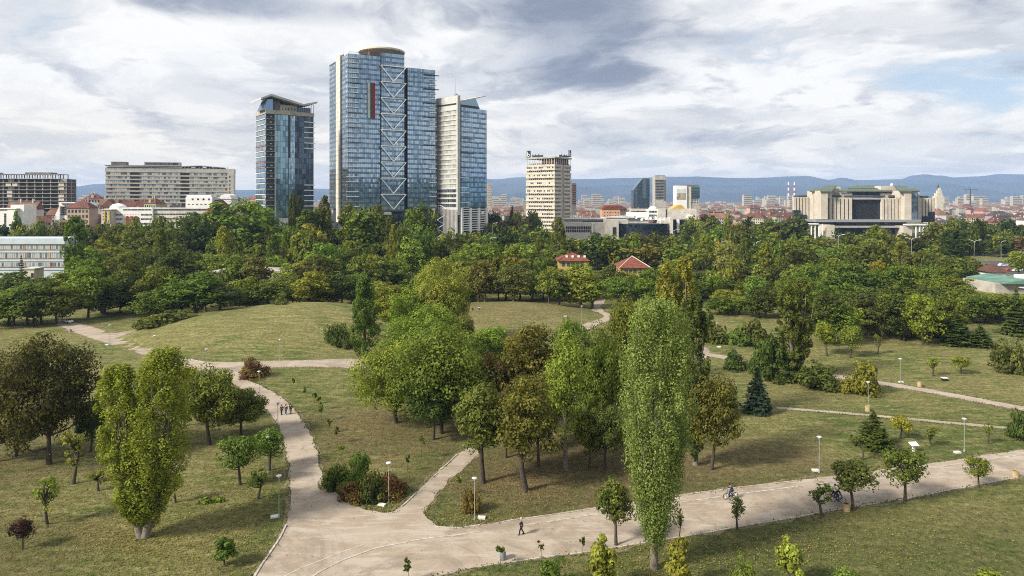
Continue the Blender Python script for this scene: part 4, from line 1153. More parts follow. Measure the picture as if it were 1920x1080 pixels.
for k in range(9):
    zb = 130.6 - (k + 1) * PT + .5; z1 = zb + PT - .7; b = .62
    A, B, Cc = (23.4, z1), (42.8, z1), (33.1, zb)
    mb = MB()
    for p, q in ((A, B), (B, Cc), (Cc, A)):
        mb.chain([(p[0], -2.3, p[1]), (q[0], -2.3, q[1])], [.33, .33], 6)
    for p in (A, B, Cc): mb.tube((p[0], -2.3, p[1]), (p[0] * .96 + 33.1 * .04, -1.0, p[1]), .15, .15, 5)
    mb.build('triangle_frame', M['white_metal'], T1)
fl = MB().box(13.9, 19.7, -.75, -.45, 93, 118).build('banner', M['dark_metal'], T1)
for x0, x1, m in ((13.9, 15.85, M['pale_roof']), (15.85, 17.75, mat('flag_green', (0.045, 0.085, 0.05), .8, .05)), (17.75, 19.7, mat('flag_red', (0.30, 0.012, 0.03), .8, .05))):
    MB().box(x0, x1, -.84, -.755, 93.05, 117.95).build('stripe', m, fl)
hp = MB()
hp.lathe([(0, 143.9), (16.6, 143.9), (17.6, 144.4), (17.6, 145.5), (17.0, 145.7), (0, 145.7)], 64, 0, (33.0, 17, 0))
hp = hp.build('helipad_deck', mat('helipad_cream', (0.62, 0.57, 0.45), .8, .1), T1)
hp.scale.y = .763; hp.location.y = 17 * (1 - .763)
MB().lathe([(12.0, 140.6), (16.3, 143.9)], 64, 0, (33.0, 17, 0)).build('underside', mat('helipad_under', (0.46, 0.42, 0.32), .8, .1), hp)
for k in range(40):
    t = k * 2 * math.pi / 40
    MB().chain([(33.0 + 9.5 * math.cos(t), 17 + 9.5 * math.sin(t), 141.2), (33.0 + 17.2 * math.cos(t), 17 + 16.9 * math.sin(t), 143.8)], [.22, .22], 4).build('rib', M['concrete_light'], hp)
dr = MB().lathe([(8.6, 136.5), (8.6, 143.9)], 40, 0, (33.0, 17, 0)).build('helipad_drum', M['brown_metal'], T1)
dr.scale.y = .763; dr.location.y = 17 * (1 - .763)
mb = MB()
for x in (20, 24, 27): mb.box(x, x + 1.4, 8, 9, 136.6, 142)
mb.box(12, 24, 6, 20, 136.6, 139.2); mb.box(17.5, 42, 4, 6, 136.6, 141)
mb.build('plant_room', M['brown_metal'], T1)
mb = MB()
for x, y in ((1, 24), (2, 16), (1.5, 18.5)): mb.box(x, x + 1.2, y, y + 1.4, zt - .2, zt + 3.2)
mb.tube((3, 17, zt), (3, 17, zt + 7), .12, .05, 5)
mb.build('roof_mast', M['grey_metal'], T1)
rl = MB()
for k in range(13): rl.tube((0.4 + k * 1.9, .3, zt - .2), (.4 + k * 1.9, .3, zt + 1.3), .05, .05, 4)
rl.box(.3, 23.6, .25, .35, zt + 1.2, zt + 1.3)
rl.build('roof_rail', M['grey_metal'], T1)
MB().box(-3, 30, -5, 0, 25.6, 27.4).build('podium_canopy', M['concrete_light'], T1)
mb = MB()
for k in range(6): mb.box(3 + k * 4, 3.7 + k * 4, -.3, .5, 27.4, 30.0)
for k in range(4): mb.box(47 + k * 5, 47.7 + k * 5, -.3, .5, 26, 30.0)
mb.build('recess_column', M['concrete'], T1, kind='stuff')
MB().box(18, 70, -3.5, 2.0, 0, 26).build('podium', M['mullion'], T1)
pane_part('podium_glass', T1, M['glass_dark'], panels(front(-3.5), 51, 3, 25.5, 24, 9, start=18.4))
MB().box(-3, 18, -2.5, 2.0, 0, 25.5).build('podium_wing', M['concrete_dark'], T1)
pane_part('podium_wing_glass', T1, M['glass_dark'], panels(front(-2.5), 20, 3, 24.5, 10, 6, start=-2.6))
for k in range(7):
    z = 24.5 - k * 3.2; s = k % 2
    MB().chain([(66.5 if s else 72.8, -4.4, z), (72.8 if s else 66.5, -4.4, z - 3.2)], [.22, .22], 5).build('zigzag_brace', M['white_metal'], T1)

# ---- left tower ---------------------------------------------------------------------------------
T2 = thing('glass_tower', 'shorter dark glass tower with folded roof canopy, left of the tallest one', 'tower', (-158.5, 440, 0), math.atan2(.604, .797))
zt = 94.0; FL = 3.5; n = 20; z0 = zt - 2.2 - n * FL
mb = MB(); mb.box(.05, 31.5, .05, 21, 0, zt - .2); mb.build('tower_core', M['mullion'], T2)
mb = MB(); mb.box(-.3, 31.8, -.35, .04, zt - 2.2, zt + .3); mb.box(-.35, .04, -.3, 21.3, zt - 2.2, zt + .3); mb.build('parapet', M['concrete'], T2)
H = n * FL
pane_part('teal_glass', T2, M['glass_teal'], panels(front(), 8.6, z0, zt - 2.4, 5, n, start=5.7), panels(front(), 3.4, z0, zt - 2.4, 3, n, start=14.6, hole=lambda i, k: i < 2 and k > 11))
pane_part('light_glass', T2, M['glass_blue'], panels(front(), 3.0, z0 + 6 * FL, zt - 2.4, 3, n - 6, start=14.6 + 1.2))
pane_part('dark_glass', T2, M['glass_dark'], panels(front(), 12.6, z0, zt - 2.4, 8, n, start=18.6), panels(front(), 8.6, 6, z0, 5, 4, start=5.7))
for k in range(n + 1):
    z = z0 + k * FL
    b = MB().box(.4, 5.4, -1.15, .0, z - .12, z + .16).build('balcony', M['concrete'], T2)
MB().box(5.3, 5.75, -1.2, .02, 8, zt - 2.2).build('white_mullion', M['facade'], T2)
mb = MB()
for k in range(n):
    if brg.uniform() < .75: mb.box(2.6 + brg.uniform(-.4, .6), 4.0 + brg.uniform(-.3, .3), -.08, .03, z0 + k * FL + 1.3, z0 + k * FL + 2.0)
mb.build('balcony_lamp', M['cream'], T2, kind='stuff')
mb = MB()
for k in (1, 2, 3, 4, 5, 6, 13, 14, 15, 16, 17, 18):
    z = zt - 2.8 - k * FL
    MB().box(24.8, 32.3, -1.0, -.05, z, z + .5).build('sun_fin', M['white_metal'], T2)
for k in range(n):
    z = z0 + k * FL; m = M['facade']
    if k in (n - 6, n - 9, n - 10): m = mat('faded_red_panel', (0.34, 0.17, 0.15), .8, .2)
    MB().box(-.55, .0, .1, 20.8, z, z + .6).build('spandrel_band', m, T2)
pane_part('side_glass', T2, M['glass_blue'], panels(left_(), 20.6, z0 + 7 * FL, zt - 2.4, 10, n - 7, start=.1, spandrel='v'))
pane_part('side_glass_low', T2, M['glass_teal'], panels(left_(), 20.6, z0, z0 + 7 * FL, 10, 7, start=.1, spandrel='v'))
cp = [(-4.0, 100.2), (2.5, 103.0), (23.6, 98.3), (33.0, 100.8), (33.0, 101.9), (23.6, 99.5), (2.5, 104.3), (-4.0, 101.3)]
MB().xprism(cp, -3, 20).build('roof_canopy', M['facade'], T2)
MB().box(5, 9.5, 1.5, 16, zt, 101.2).build('lift_house', M['concrete_dark'], T2)
MB().box(9.5, 21, 2.2, 16, zt, 98.6).build('penthouse', M['cream'], T2)
pane_part('penthouse_window', T2, M['window'], panels(front(2.2), 10, zt + .6, zt + 3.4, 5, 1, start=10.4, gap=1.0))
MB().xprism([(-2.2, zt), (4.5, zt), (4.5, 101.5), (1.0, 101.0)], .4, 12).build('slanted_glass', M['glass_spandrel'], T2)
mb = MB()
for k in range(9): mb.box(21.5 + k * 1.25, 21.7 + k * 1.25, .3, .5, zt, 98.4 + max(0, k - 2) * .28)
mb.build('roof_post', M['dark_metal'], T2, kind='stuff')
MB().box(22, 31, 4, 14, zt, 98.0).build('roof_glass_room', M['glass_dark'], T2)
MB().box(8, 14, -1.5, 0, 10, 24).build('base_block', M['facade'], T2)
MB().box(18, 34, -4, 0, 19.5, 21.3).build('base_canopy', M['white'], T2)

# ---- right tower --------------------------------------------------------------------------------
T3 = thing('glass_tower', 'right tower with cream sunlit side, blue glass side, blade roof and mast', 'tower', (-35.5 * 1.08, 455 * 1.08, 37 - 37 * 1.08), math.atan2(.724, .69))
T3.scale = (1.08, 1.08, 1.08)
FL = 3.3; z0 = 31.0; n = 20; zg = z0 + n * FL + 1.2; zw = 105.6
mb = MB(); mb.box(.05, 26, .05, 22, 28, zg - .2); mb.box(2, 24, 3, 20, 0, 28); mb.build('tower_core', M['mullion'], T3)
pane_part('glass_front', T3, M['glass_blue'], panels(front(), 23.4, z0 + 6 * FL, zg, 13, n - 6, start=2.4, spandrel='v'))
pane_part('glass_front_low', T3, M['glass_teal'], panels(front(), 23.4, z0, z0 + 6 * FL, 13, 6, start=2.4, spandrel='v'))
pane_part('spandrel_front', T3, M['glass_spandrel'], panels(front(), 23.4, z0, zg, 13, n, start=2.4, spandrel='s'))
MB().box(-.9, 1.0, -.5, 22.6, 26, zw).build('white_slab', M['facade'], T3)
pane_part('glass_back', T3, M['glass_blue'], panels(lambda u, w_, z: (u, 22 + w_, z), 24, z0, zg, 13, n, start=1.4, spandrel='v'), panels(right_(26.0), 21.5, z0, zg, 12, n, start=.3, spandrel='v'))
for k in range(n):
    z = z0 + k * FL
    MB().box(-1.35, -.9, .8, 21.4, z + 2.2, z + FL).build('spandrel_band', M['facade'], T3)
MB().box(-1.4, -.9, -.4, .8, 28, zw + .2).build('corner_pier', M['facade'], T3)
MB().box(-1.4, -.9, 21.4, 22.5, 28, zw - 1.2).build('corner_pier', M['facade'], T3)
pane_part('side_window', T3, M['glass_sky_cream'], panels(left_(-.9), 20.4, z0 + 4 * FL, z0 + n * FL, 11, n - 4, start=.9, spandrel='n'))
pane_part('side_window_dark', T3, M['window'], panels(left_(-.9), 20.4, z0, z0 + 4 * FL, 11, 4, start=.9))
MB().box(-1.3, -.9, 1, 21, zw - 5.8, zw - 5.0).build('roof_slot', M['dark'], T3)
for k in range(n):
    if k in (17, 19): continue
    z = z0 + k * FL; dk = k % 3 == 2
    MB().box(1.2, 13.5 if dk else 9.0, -.9, -.05, z - .1, z + .28).build('sun_fin', M['dark_metal'] if dk else M['white_metal'], T3)
MB().xprism([(1.0, 101.0), (24.5, 107.6), (24.9, 108.2), (1.0, 102.2)], -1.2, 12).build('roof_blade', M['facade'], T3)
MB().xprism([(1.5, zg), (20.8, zg), (16.5, 105.2), (1.5, 101.0)], 1.0, 12).build('roof_wedge', M['glass_teal'], T3)
MB().box(1, 19, .6, 14, zg - .2, zg + 1.8).build('roof_parapet', M['mullion'], T3)
mb = MB(); mb.tube((.5, 4, zw), (.5, 4, zw + 12), .16, .05, 6); mb.box(.2, 1.6, 3, 5, zw, zw + 1.6); mb.build('mast', M['grey_metal'], T3)
mb = MB()
for k in range(17): mb.box(-1.0 - .5, -.95, -.2 + k * 1.36, -.2 + k * 1.36 + .8, 6.5, 29.5)
mb.box(-1.15, -.9, -.3, 22.6, 6.5, 29.6)
mb.build('ribbed_screen', M['rib_metal'], T3)
mb = MB()
for x in (1.2, 9.0, 16.8, 24.2): mb.box(x, x + 1.7, -1.4, 0.5, 6.5, 30.6)
mb.build('white_column', M['white'], T3, kind='stuff')
for k in range(10):
    z = 29.3 - k * 1.55
    MB().box(2.9, 25.6, -.75, -.25, z, z + .6).build('louvre', M['white'], T3)
arch = [(-1.6, 21 - 10 * t, 29.6 + 2.6 * math.sin(math.pi * min(1, .25 + t * .75))) for t in (0, .2, .4, .6, .8, 1)]
mb = MB(); mb.chain(arch, [.28] * 6, 6)
for p in arch: mb.tube((p[0], p[1], 29.5), p, .15, .15, 5)
mb.build('roof_arch', M['white'], T3)
MB().box(-6, 34, -6, 3, 0, 9.5).build('podium', M['concrete'], T3)
pane_part('podium_window', T3, M['window'], panels(front(-6), 36, 2, 8, 14, 1, start=-4, gap=.6))

# ---- tower block with stacked projecting floors -----------------------------------------------------
T4 = thing('concrete_block', 'cream concrete tower block with stacked projecting floors and rooftop logo signs', 'building', (40, 640, 0), math.atan2(.8, .6))
# local x runs along the right face, local y along the left face
LW, RW = 33.0, 29.0
mb = MB(); mb.box(.6, RW - .6, .6, LW - .6, 0, 69.2); mb.build('core', M['concrete'], T4)
FLOOR = 7.35
for k in range(9):
    z = 69.0 - (k + 1) * FLOOR + 1.95
    if z < 4: break
    bd = MB(); bd.box(-.2, RW * .42, -.2, LW + .2, z, z + 1.5); bd.box(-.2, RW * .42, -.2, LW + .2, z + 3.6, z + 5.3)
    bd.box(RW * .56, RW + .2, -.2, LW, z, z + 1.5); bd.box(RW * .56, RW + .2, -.2, LW, z + 3.6, z + 5.3)
    bd.box(0.02, RW * .42 - .2, .02, LW, z + 1.5, z + 3.6)
    bd.box(RW * .56 + .2, RW - .02, .02, LW, z + 1.5, z + 3.6)
    bd.build('floor_band', M['cream'], T4)
    pane_part('window_row', T4, M['window'], panels(left_(0.02), LW - 2.4, z + 1.6, z + 3.5, 16, 1, start=1.2, gap=.35, hole=lambda i, k: brg.uniform() < .28), panels(front(.02), RW * .42 - 2.4, z + 1.6, z + 3.5, 6, 1, start=.8, gap=.35), panels(front(.02), RW * .44 - 2.4, z + 1.6, z + 3.5, 6, 1, start=RW * .56 + 1, gap=.35))
    pane_part('recess_window_row', T4, M['glass_black'], panels(left_(.6), LW - 5, z + 5.5, z + 7.1, 12, 1, start=2.4, gap=.5), panels(front(.6), RW * .42 - 3, z + 5.5, z + 7.1, 5, 1, start=1.6, gap=.5), panels(front(.6), RW * .40 - 3, z + 5.5, z + 7.1, 5, 1, start=RW * .58 + 1, gap=.5))
    mb = MB()
    for j in range(6):
        y = 2 + brg.uniform(0, LW - 5); mb.box(-.75, -.2, y, y + .9, z + .3, z + 1.0)
    mb.build('air_conditioner', M['white'], T4, kind='stuff')
MB().box(2, RW - 3, 1.5, 16, 69.2, 74.5).build('lift_room', M['brown_metal'], T4)
mb = MB()
for k in range(12): mb.box(.2, .6, .5 + k * 2.85, .9 + k * 2.85, 69.2, 74.8)
for k in range(9): mb.box(.5 + k * 3.4, .9 + k * 3.4, .2, .6, 69.2, 74.8)
mb.build('terrace_post', M['concrete_light'], T4, kind='stuff')
MB().box(-.6, RW + .4, -.6, LW + .4, 74.8, 76.3).build('terrace_roof', M['concrete'], T4)
def logo(name, x0, y0, z, face):
    o = (MB().box(-.3, 0, y0, y0 + 4.6, z, z + 6.6) if face == 'l' else MB().box(x0, x0 + 4.6, -.3, 0, z, z + 6.6)).build(name, M['navy'], T4)
    mb = MB(); pts = [(1.0, 5.6), (1.0, 1.0)]
    ring = [(2.3 + 1.25 * math.cos(t), 2.1 + 1.25 * math.sin(t)) for t in np.linspace(0, 2 * math.pi, 13)]
    f = (lambda u, v: (-.42, y0 + 4.6 - u, z + v)) if face == 'l' else (lambda u, v: (x0 + u, -.42, z + v))
    mb.chain([f(1.15, 5.7), f(1.15, 1.2)], [.42, .42], 6); mb.chain([f(*p) for p in ring], [.40] * 13, 6)
    mb.build('letter_b', M['white'], o)
logo('logo_sign', 0, LW - 5.5, 76.3, 'l'); logo('logo_sign', RW - 4.8, 0, 77.0, 'f')
mb = MB()
for k in range(11): mb.box(-.35, -.1, LW - 8.5 - k * 1.15, LW - 7.6 - k * 1.15, 76.4, 78.2 + (.9 if k in (0, 3, 6) else 0))
for k in range(13): mb.box(RW - 6.0 - k * 1.3, RW - 5.1 - k * 1.3, -.35, -.1, 76.5, 78.2 + (.9 if k in (2, 5, 9) else 0) - (.6 if k in (8,) else 0))
mb.build('sign_lettering', M['navy'], T4, kind='stuff')
mb = MB()
for x, y, h in ((6, 8, 6), (10, 5, 8), (14, 10, 5), (18, 4, 7), (4, 16, 5)): mb.tube((x, y, 76.3), (x, y, 76.3 + h), .12, .06, 5)
mb.build('antenna', M['grey_metal'], T4, kind='stuff')

# ---- generic helper: a block seen square-on, given in photo pixels at a distance
def pbox(mb, x0, x1, y0, y1, d, dep, m=0, base=False):
    mb.box(XW(x0, d), XW(x1, d), d, d + dep, 0 if base else ZW(y1, d), ZW(y0, d), m); return mb
def pwin(x0, x1, y0, y1, d, nx, nz, gap=.5, tilt=.004, off=.06, hole=None):
    s = panels(lambda u, w_, z: (u, d - w_, z), XW(x1, d) - XW(x0, d), ZW(y1, d), ZW(y0, d), nx, nz, tilt, gap, off, hole, start=XW(x0, d))
    return s
def local(root, o):
    o.location = tuple(-c for c in root.location); return o
def bt(name, label, cat, px, d):
    """a building whose parts are laid out in world metres around its base"""
    t = thing(name, label, cat, (XW(px, d), d, 0)); return t
def put(root, mb, name, m, kind=None):
    o = mb.build(name, m, root, kind=kind); o.location = tuple(-c for c in root.location); return o
def putw(root, name, m, *sets):
    o = pane_part(name, root, m, *sets); o.location = tuple(-c for c in root.location); return o

# ---- long hospital slab
HL = 108.0
T5 = thing('long_slab_block', 'long grey slab building with ribbon windows on the left skyline', 'building', (XW(198, 620), 620, 0), math.atan2(30, 102))
MB().box(0, HL, .05, 16, 0, 64).build('wall', M['concrete_light'], T5)
MB().box(-.4, HL + .4, -.5, 16, 61.2, 65.0).build('attic_band', M['concrete_light'], T5)
MB().box(HL - 5, HL + .3, -.6, 15, 0, 61.2).build('end_wall', M['concrete_light'], T5)
for k in range(9):
    z = 61.0 - (k + 1) * 3.55
    MB().box(-.2, HL - 5, -.45, .04, z - .15, z + 1.15).build('parapet_band', M['cream'], T5)
    pane_part('window_row', T5, M['window_pale'], panels(front(), HL - 6, z + 1.15, z + 3.3, 60, 1, start=.4, gap=.25, off=.08))
    for x in (20, 62):
        MB().box(x, x + 7.5, -.30, .0, z + 1.2, z + 3.3).build('loggia', M['dark'], T5)
pane_part('end_window', T5, M['window'], panels(front(-.6), 2.2, 30, 59, 1, 8, start=HL - 4.2, gap=1.2))
MB().box(1, HL - 8, 1, 14, 65.0, 66.0).build('terrace', M['dark_metal'], T5)
MB().box(-.6, 62, -1.5, 15, 66.8, 67.5).build('terrace_roof', M['concrete'], T5)
mb = MB()
for k in range(34): mb.box(.5 + k * 3.1, .8 + k * 3.1, -.8, -.5, 65, 66.9)
mb.build('terrace_post', M['concrete'], T5, kind='stuff')
MB().xprism([(62, 66.4), (80, 67.4), (97, 65.9), (100, 65.8), (100, 66.3), (80, 67.9), (62, 67.2)], -1, 12).build('terrace_roof', M['concrete'], T5)
MB().box(4, 16, 2, 12, 67.5, 70.6).build('roof_house', M['concrete_dark'], T5)
MB().box(31, 61, 2, 12, 67.5, 70.8).build('roof_house', M['concrete'], T5)
pane_part('roof_house_window', T5, M['window'], panels(front(2), 28, 68.0, 70.2, 12, 1, start=32))
mb = MB(); mb.box(66, 70, 2, 8, 65, 67.0); mb.box(74, 80, 2, 9, 65, 66.8); mb.box(84, 88, 2, 9, 65, 66.6); mb.build('roof_plant', M['dark_metal'], T5)

# ---- unfinished concrete frame
T6 = thing('unfinished_building', 'unfinished dark concrete frame building on the left edge of the skyline', 'building', (XW(-70, 545), 545, 0), .06)
UL = 80.0
for k in range(10):
    z = 52.6 - k * 2.98
    MB().box(-1 if k else 0, UL + (0 if k else -5), -.8, 14, z, z + .42).build('floor_slab', M['concrete'], T6)
mb = MB()
for k in range(14):
    for y in (.2, 6.8, 13.3): mb.box(k * 6.1, k * 6.1 + .55, y, y + .55, 0, 56.2 if k < 13 else 52.8)
mb.build('column', M['concrete'], T6, kind='stuff')
MB().box(0, UL - 6, -.6, 13.5, 56.2, 56.7).build('roof_slab', M['concrete'], T6)
MB().box(8, 22, 3, 14, 56.7, 58.0).build('roof_house', M['concrete_dark'], T6); MB().box(46, 66, 3, 12, 56.7, 58.0).build('roof_house', M['concrete_dark'], T6)
MB().box(.5, UL - .3, 2.6, 13.2, 0, 52.6).build('inner_wall', M['dark_metal'], T6)
mb = MB()
for x in (34, 74): mb.box(x, x + 4.5, 1.2, 2.5, 0, 52.5)
mb.build('stair_core', M['concrete'], T6, kind='stuff')
mb = MB()
for x, k in ((33, 1), (74, 1), (74, 2), (74, 4), (34, 3), (34, 4), (74, 5), (38, 1)):
    z = 52.6 - (k + 1) * 2.98 + .45; mb.box(x, x + 4, -.2, .1, z, z + 2.4)
mb.build('infill_panel', M['concrete_light'], T6, kind='stuff')

# ---- congress palace
d = 648
T7 = bt('congress_palace', 'huge cream ribbed palace with dark central glass and green copper roofs', 'building', 1622, d)
mb = MB(); pbox(mb, 1556, 1694, 372, 440, d + 16, 30, base=True); put(T7, mb, 'main_body', M['dark'])
def ribs(x0, x1, n, yt, yb, dd, name='stone_rib', steps=None):
    wd = (x1 - x0) / n
    for i in range(n):
        a = x0 + i * wd
        b_ = steps(i) if steps else yb
        put(T7, pbox(MB(), a, a + wd * .68, yt, b_, dd, 3.2), name, M['tan'])
put(T7, pbox(MB(), 1554, 1598, 371, 413, d + 2.2, 14), 'wing_wall', M['dark'])
put(T7, pbox(MB(), 1654, 1695, 371, 413, d + 2.2, 14), 'wing_wall', M['dark'])
ribs(1555.5, 1600, 6, 370.5, 412, d - .5); ribs(1653.5, 1692, 6, 371.5, 413, d - .5)
put(T7, pbox(MB(), 1489.5, 1525, 370, 418, d + 17.5, 1.5), 'wing_wall', M['dark']); put(T7, pbox(MB(), 1724, 1753, 372, 416, d + 17.5, 4), 'wing_wall', M['dark'])
ribs(1488.5, 1524, 6, 369.5, 417, d + 16, steps=lambda i: (394, 394, 402.5, 402.5, 412, 412)[i])
ribs(1724, 1754.5, 5, 371.5, 417, d + 16, steps=lambda i: (415, 405.5, 405.5, 397, 397)[i])
for x0, x1, y0, y1, dd in ((1489, 1501, 394, 418, d + 15), (1501, 1513, 402.8, 418, d + 15), (1513, 1524, 412.5, 418, d + 15), (1743, 1753, 397.3, 417, d + 15), (1730, 1743, 406, 417, d + 15)):
    put(T7, pbox(MB(), x0, x1, y0, y1, dd, 4), 'step_block', M['mullion'])
    putw(T7, 'step_glass', M['glass_black'], pwin(x0 + .3, x1 - .3, y0 + .5, y1, dd, 6, max(2, int((y1 - y0) / 2.2)), .18))
# corner towers
for x0, x1, yt, yb, side in ((1539.5, 1552, 357.5, 411, 'l'), (1696, 1709, 357.5, 413, 'r')):
    put(T7, pbox(MB(), x0, x1, yt, yb, d - 6, 24, base=False), 'corner_tower', M['tan'])
put(T7, pbox(MB(), 1552, 1560, 357.5, 370, d - 1.0, 18), 'tower_flank', M['tan']); put(T7, pbox(MB(), 1688, 1696, 357.5, 371, d - 1.0, 18), 'tower_flank', M['tan'])
put(T7, pbox(MB(), 1525, 1529.5, 358, 419, d + 8, 14), 'corner_pier', M['tan']); put(T7, pbox(MB(), 1721, 1724, 357.5, 414, d + 6, 14), 'corner_pier', M['tan'])
put(T7, pbox(MB(), 1529.5, 1539.5, 360, 416, d + 6, 14), 'stair_window', M['dark'])
for k in range(16): put(T7, pbox(MB(), 1529.8, 1539.3, 363 + k * 3.1, 363.6 + k * 3.1, d + 5.5, .4), 'stair_bar', M['brown_metal'])
ban = put(T7, pbox(MB(), 1709, 1721, 358.5, 413, d + 2, 14), 'banner_bay', M['dark_metal'])
put(T7, pbox(MB(), 1709.3, 1720, 361, 398, d + 1.5, .4), 'poster', mat('poster_blue', (0.08, 0.12, 0.17), .6, .3, .25, col2=(0.28, 0.33, 0.38)))
put(T7, pbox(MB(), 1709.3, 1720, 398.2, 412, d + 1.5, .4), 'poster', mat('poster_pale', (0.36, 0.45, 0.58), .6, .15, .4))
# sloping green roofs
def slope(name, pts, m=M['copper_green'], th=1.4):
    mb = MB(); top = [(XW(px, dd), dd, ZW(py, dd)) for px, py, dd in pts]; n = len(top)
    bot = [(x, y, z - th) for x, y, z in top]
    mb.face(top); mb.face(bot[::-1])
    for i in range(n): mb.face((top[i], bot[i], bot[(i + 1) % n], top[(i + 1) % n]))
    return put(T7, mb, name, m)
slope('green_roof', [(1538, 357.8, d - 7), (1560.5, 357.6, d - 7), (1568, 347.5, d + 22), (1548, 347.5, d + 22)])
slope('green_roof', [(1687, 357.5, d - 7), (1710, 357.6, d - 7), (1699, 348.0, d + 22), (1677, 348.0, d + 22)])
slope('green_roof', [(1518, 358.0, d + 7), (1538, 358.0, d + 7), (1546, 352, d + 26), (1530, 352, d + 26)], th=1.0)
slope('green_roof', [(1709, 357.5, d + 6), (1724, 357.5, d + 6), (1716, 353, d + 24), (1706, 353, d + 24)], th=1.0)
slope('green_roof', [(1574, 357.5, d + 12), (1674, 357.8, d + 12), (1668, 353.2, d + 40), (1580, 353.2, d + 40)], th=1.0)
slope('green_roof', [(1590, 353, d + 30), (1655, 353, d + 30), (1640, 347.5, d + 56), (1604, 347.5, d + 56)], th=1.0)
put(T7, pbox(MB(), 1560, 1576, 350, 366, d + 24, 12), 'roof_block', M['tan']); put(T7, pbox(MB(), 1652, 1680, 348.5, 366, d + 24, 12), 'roof_block', M['tan'])
put(T7, pbox(MB(), 1575, 1598, 361, 370.5, d + 14, 14), 'stage_wall', M['tan']); put(T7, pbox(MB(), 1651, 1672, 361.5, 371, d + 14, 14), 'stage_wall', M['tan'])
put(T7, pbox(MB(), 1598, 1651, 359, 366, d + 16, 10), 'clerestory', M['glass_black'])
put(T7, pbox(MB(), 1592, 1660, 366.3, 370.3, d + 4, 14), 'dark_cornice', M['dark_metal'])
for x0, x1, y0 in ((1561, 1578, 366), (1672, 1688, 366), (1497, 1526, 366.3), (1724, 1741, 367)): put(T7, pbox(MB(), x0, x1, y0, y0 + 4, d + (8 if x0 > 1500 and x0 < 1720 else 24), 12), 'dark_cornice', M['dark_metal'])
put(T7, pbox(MB(), 1597, 1655, 371, 374, d + .4, 3), 'lintel', M['rib_metal'])
put(T7, pbox(MB(), 1597.5, 1654.5, 374, 413, d + 3.2, 10), 'glass_wall_core', M['dark'])
putw(T7, 'glass_wall', M['glass_black'], pwin(1598, 1654, 374.5, 412.5, d + 3.2, 22, 15, .22, .01))
put(T7, pbox(MB(), 1530, 1727, 412, 416.5, d - 10, 30), 'entrance_roof', M['grey_metal'])
put(T7, pbox(MB(), 1532, 1700, 416.6, 424, d - 6, 24), 'entrance_glass', M['glass_black'])
put(T7, pbox(MB(), 1564, 1694, 424, 427, d - 16, 34), 'terrace_edge', M['rib_metal'])
put(T7, pbox(MB(), 1560, 1694, 427, 446, d - 8, 24, base=True), 'ground_floor', M['glass_black'])
put(T7, pbox(MB(), 1549, 1565, 422, 440, d - 22, 14, base=True), 'stone_pylon', M['tan']); put(T7, pbox(MB(), 1694, 1710, 424, 444, d - 22, 14, base=True), 'stone_pylon', M['tan'])
mb = MB()
for x in (1521, 1528, 1535, 1542, 1717, 1724, 1731): pbox(mb, x, x + 1.6, 420, 440, d - 24, 1.0, base=True)
put(T7, mb, 'white_post', M['white'], kind='stuff')
mb = MB(); pbox(mb, 1508, 1535, 419, 421, d - 25, 6); pbox(mb, 1700, 1737, 420.2, 422.5, d - 25, 6); put(T7, mb, 'white_pergola', M['white'])
mb = MB(); mb.lathe([(0.01, 1.6), (.9, 1.3), (1.3, 0), (.9, -1.2), (.3, -1.6)], 12, 0, (XW(1672, d + 30), d + 30, ZW(346.5, d + 30))); put(T7, mb, 'roof_dome', M['white'])
# ---- white ribbon-window building in the left wood
d = 318
B = bt('ribbon_window_building', 'low white building with three rows of ribbon windows in the left wood', 'building', 50, d)
put(B, pbox(MB(), -80, 120, 449, 516, d, 14, base=True), 'wall', M['blue_white'])
put(B, pbox(MB(), -80, 121, 447, 457.5, d - .7, 15.4), 'attic', M['blue_white'])
for k, (y0, y1) in enumerate(((459, 467.5), (474, 484), (492, 500))):
    putw(B, 'window_row', M['window_pale'], pwin(-78, 119, y0, y1, d, 58, 1, .16))
    put(B, pbox(MB(), -80, 120.5, y1 + .4, y1 + 2.4, d - .25, .25), 'brown_band', M['brown_metal'])
    put(B, pbox(MB(), -80, 120.5, y1 + 2.4, y1 + 6, d - .35, .35), 'parapet_band', M['blue_white'])
    for x in (46, 92): put(B, pbox(MB(), x, x + 1.6, y0 - .5, y1 + .4, d - .2, .2), 'pier', M['brick_orange'])
B = bt('small_shed', 'small flat-roofed cream shed below the ribbon-window building', 'shed', 54, 290)
put(B, pbox(MB(), 43, 64, 505, 524, 290, 6, base=True), 'wall', M['cream'])
put(B, pbox(MB(), 42, 65, 503, 505, 289.6, 6.8), 'roof', M['pale_roof'])
put(B, pbox(MB(), 58, 62, 512, 520, 289.8, .2), 'door', M['dark'])
# ---- long low roof behind the mound
B = bt('low_hall', 'long low grey-roofed hall hidden in the trees behind the mound', 'building', 500, 262)
put(B, pbox(MB(), 395, 562, 512, 530, 262, 10, base=True), 'wall', M['white'])
mb = MB(); mb.xprism([(XW(392, 262), ZW(512, 262)), (XW(565, 262), ZW(512, 262)), (XW(565, 262), ZW(509.5, 262)), (XW(480, 262), ZW(506.5, 262)), (XW(392, 262), ZW(509.5, 262))], 261.5, 275); put(B, mb, 'roof', M['concrete'])
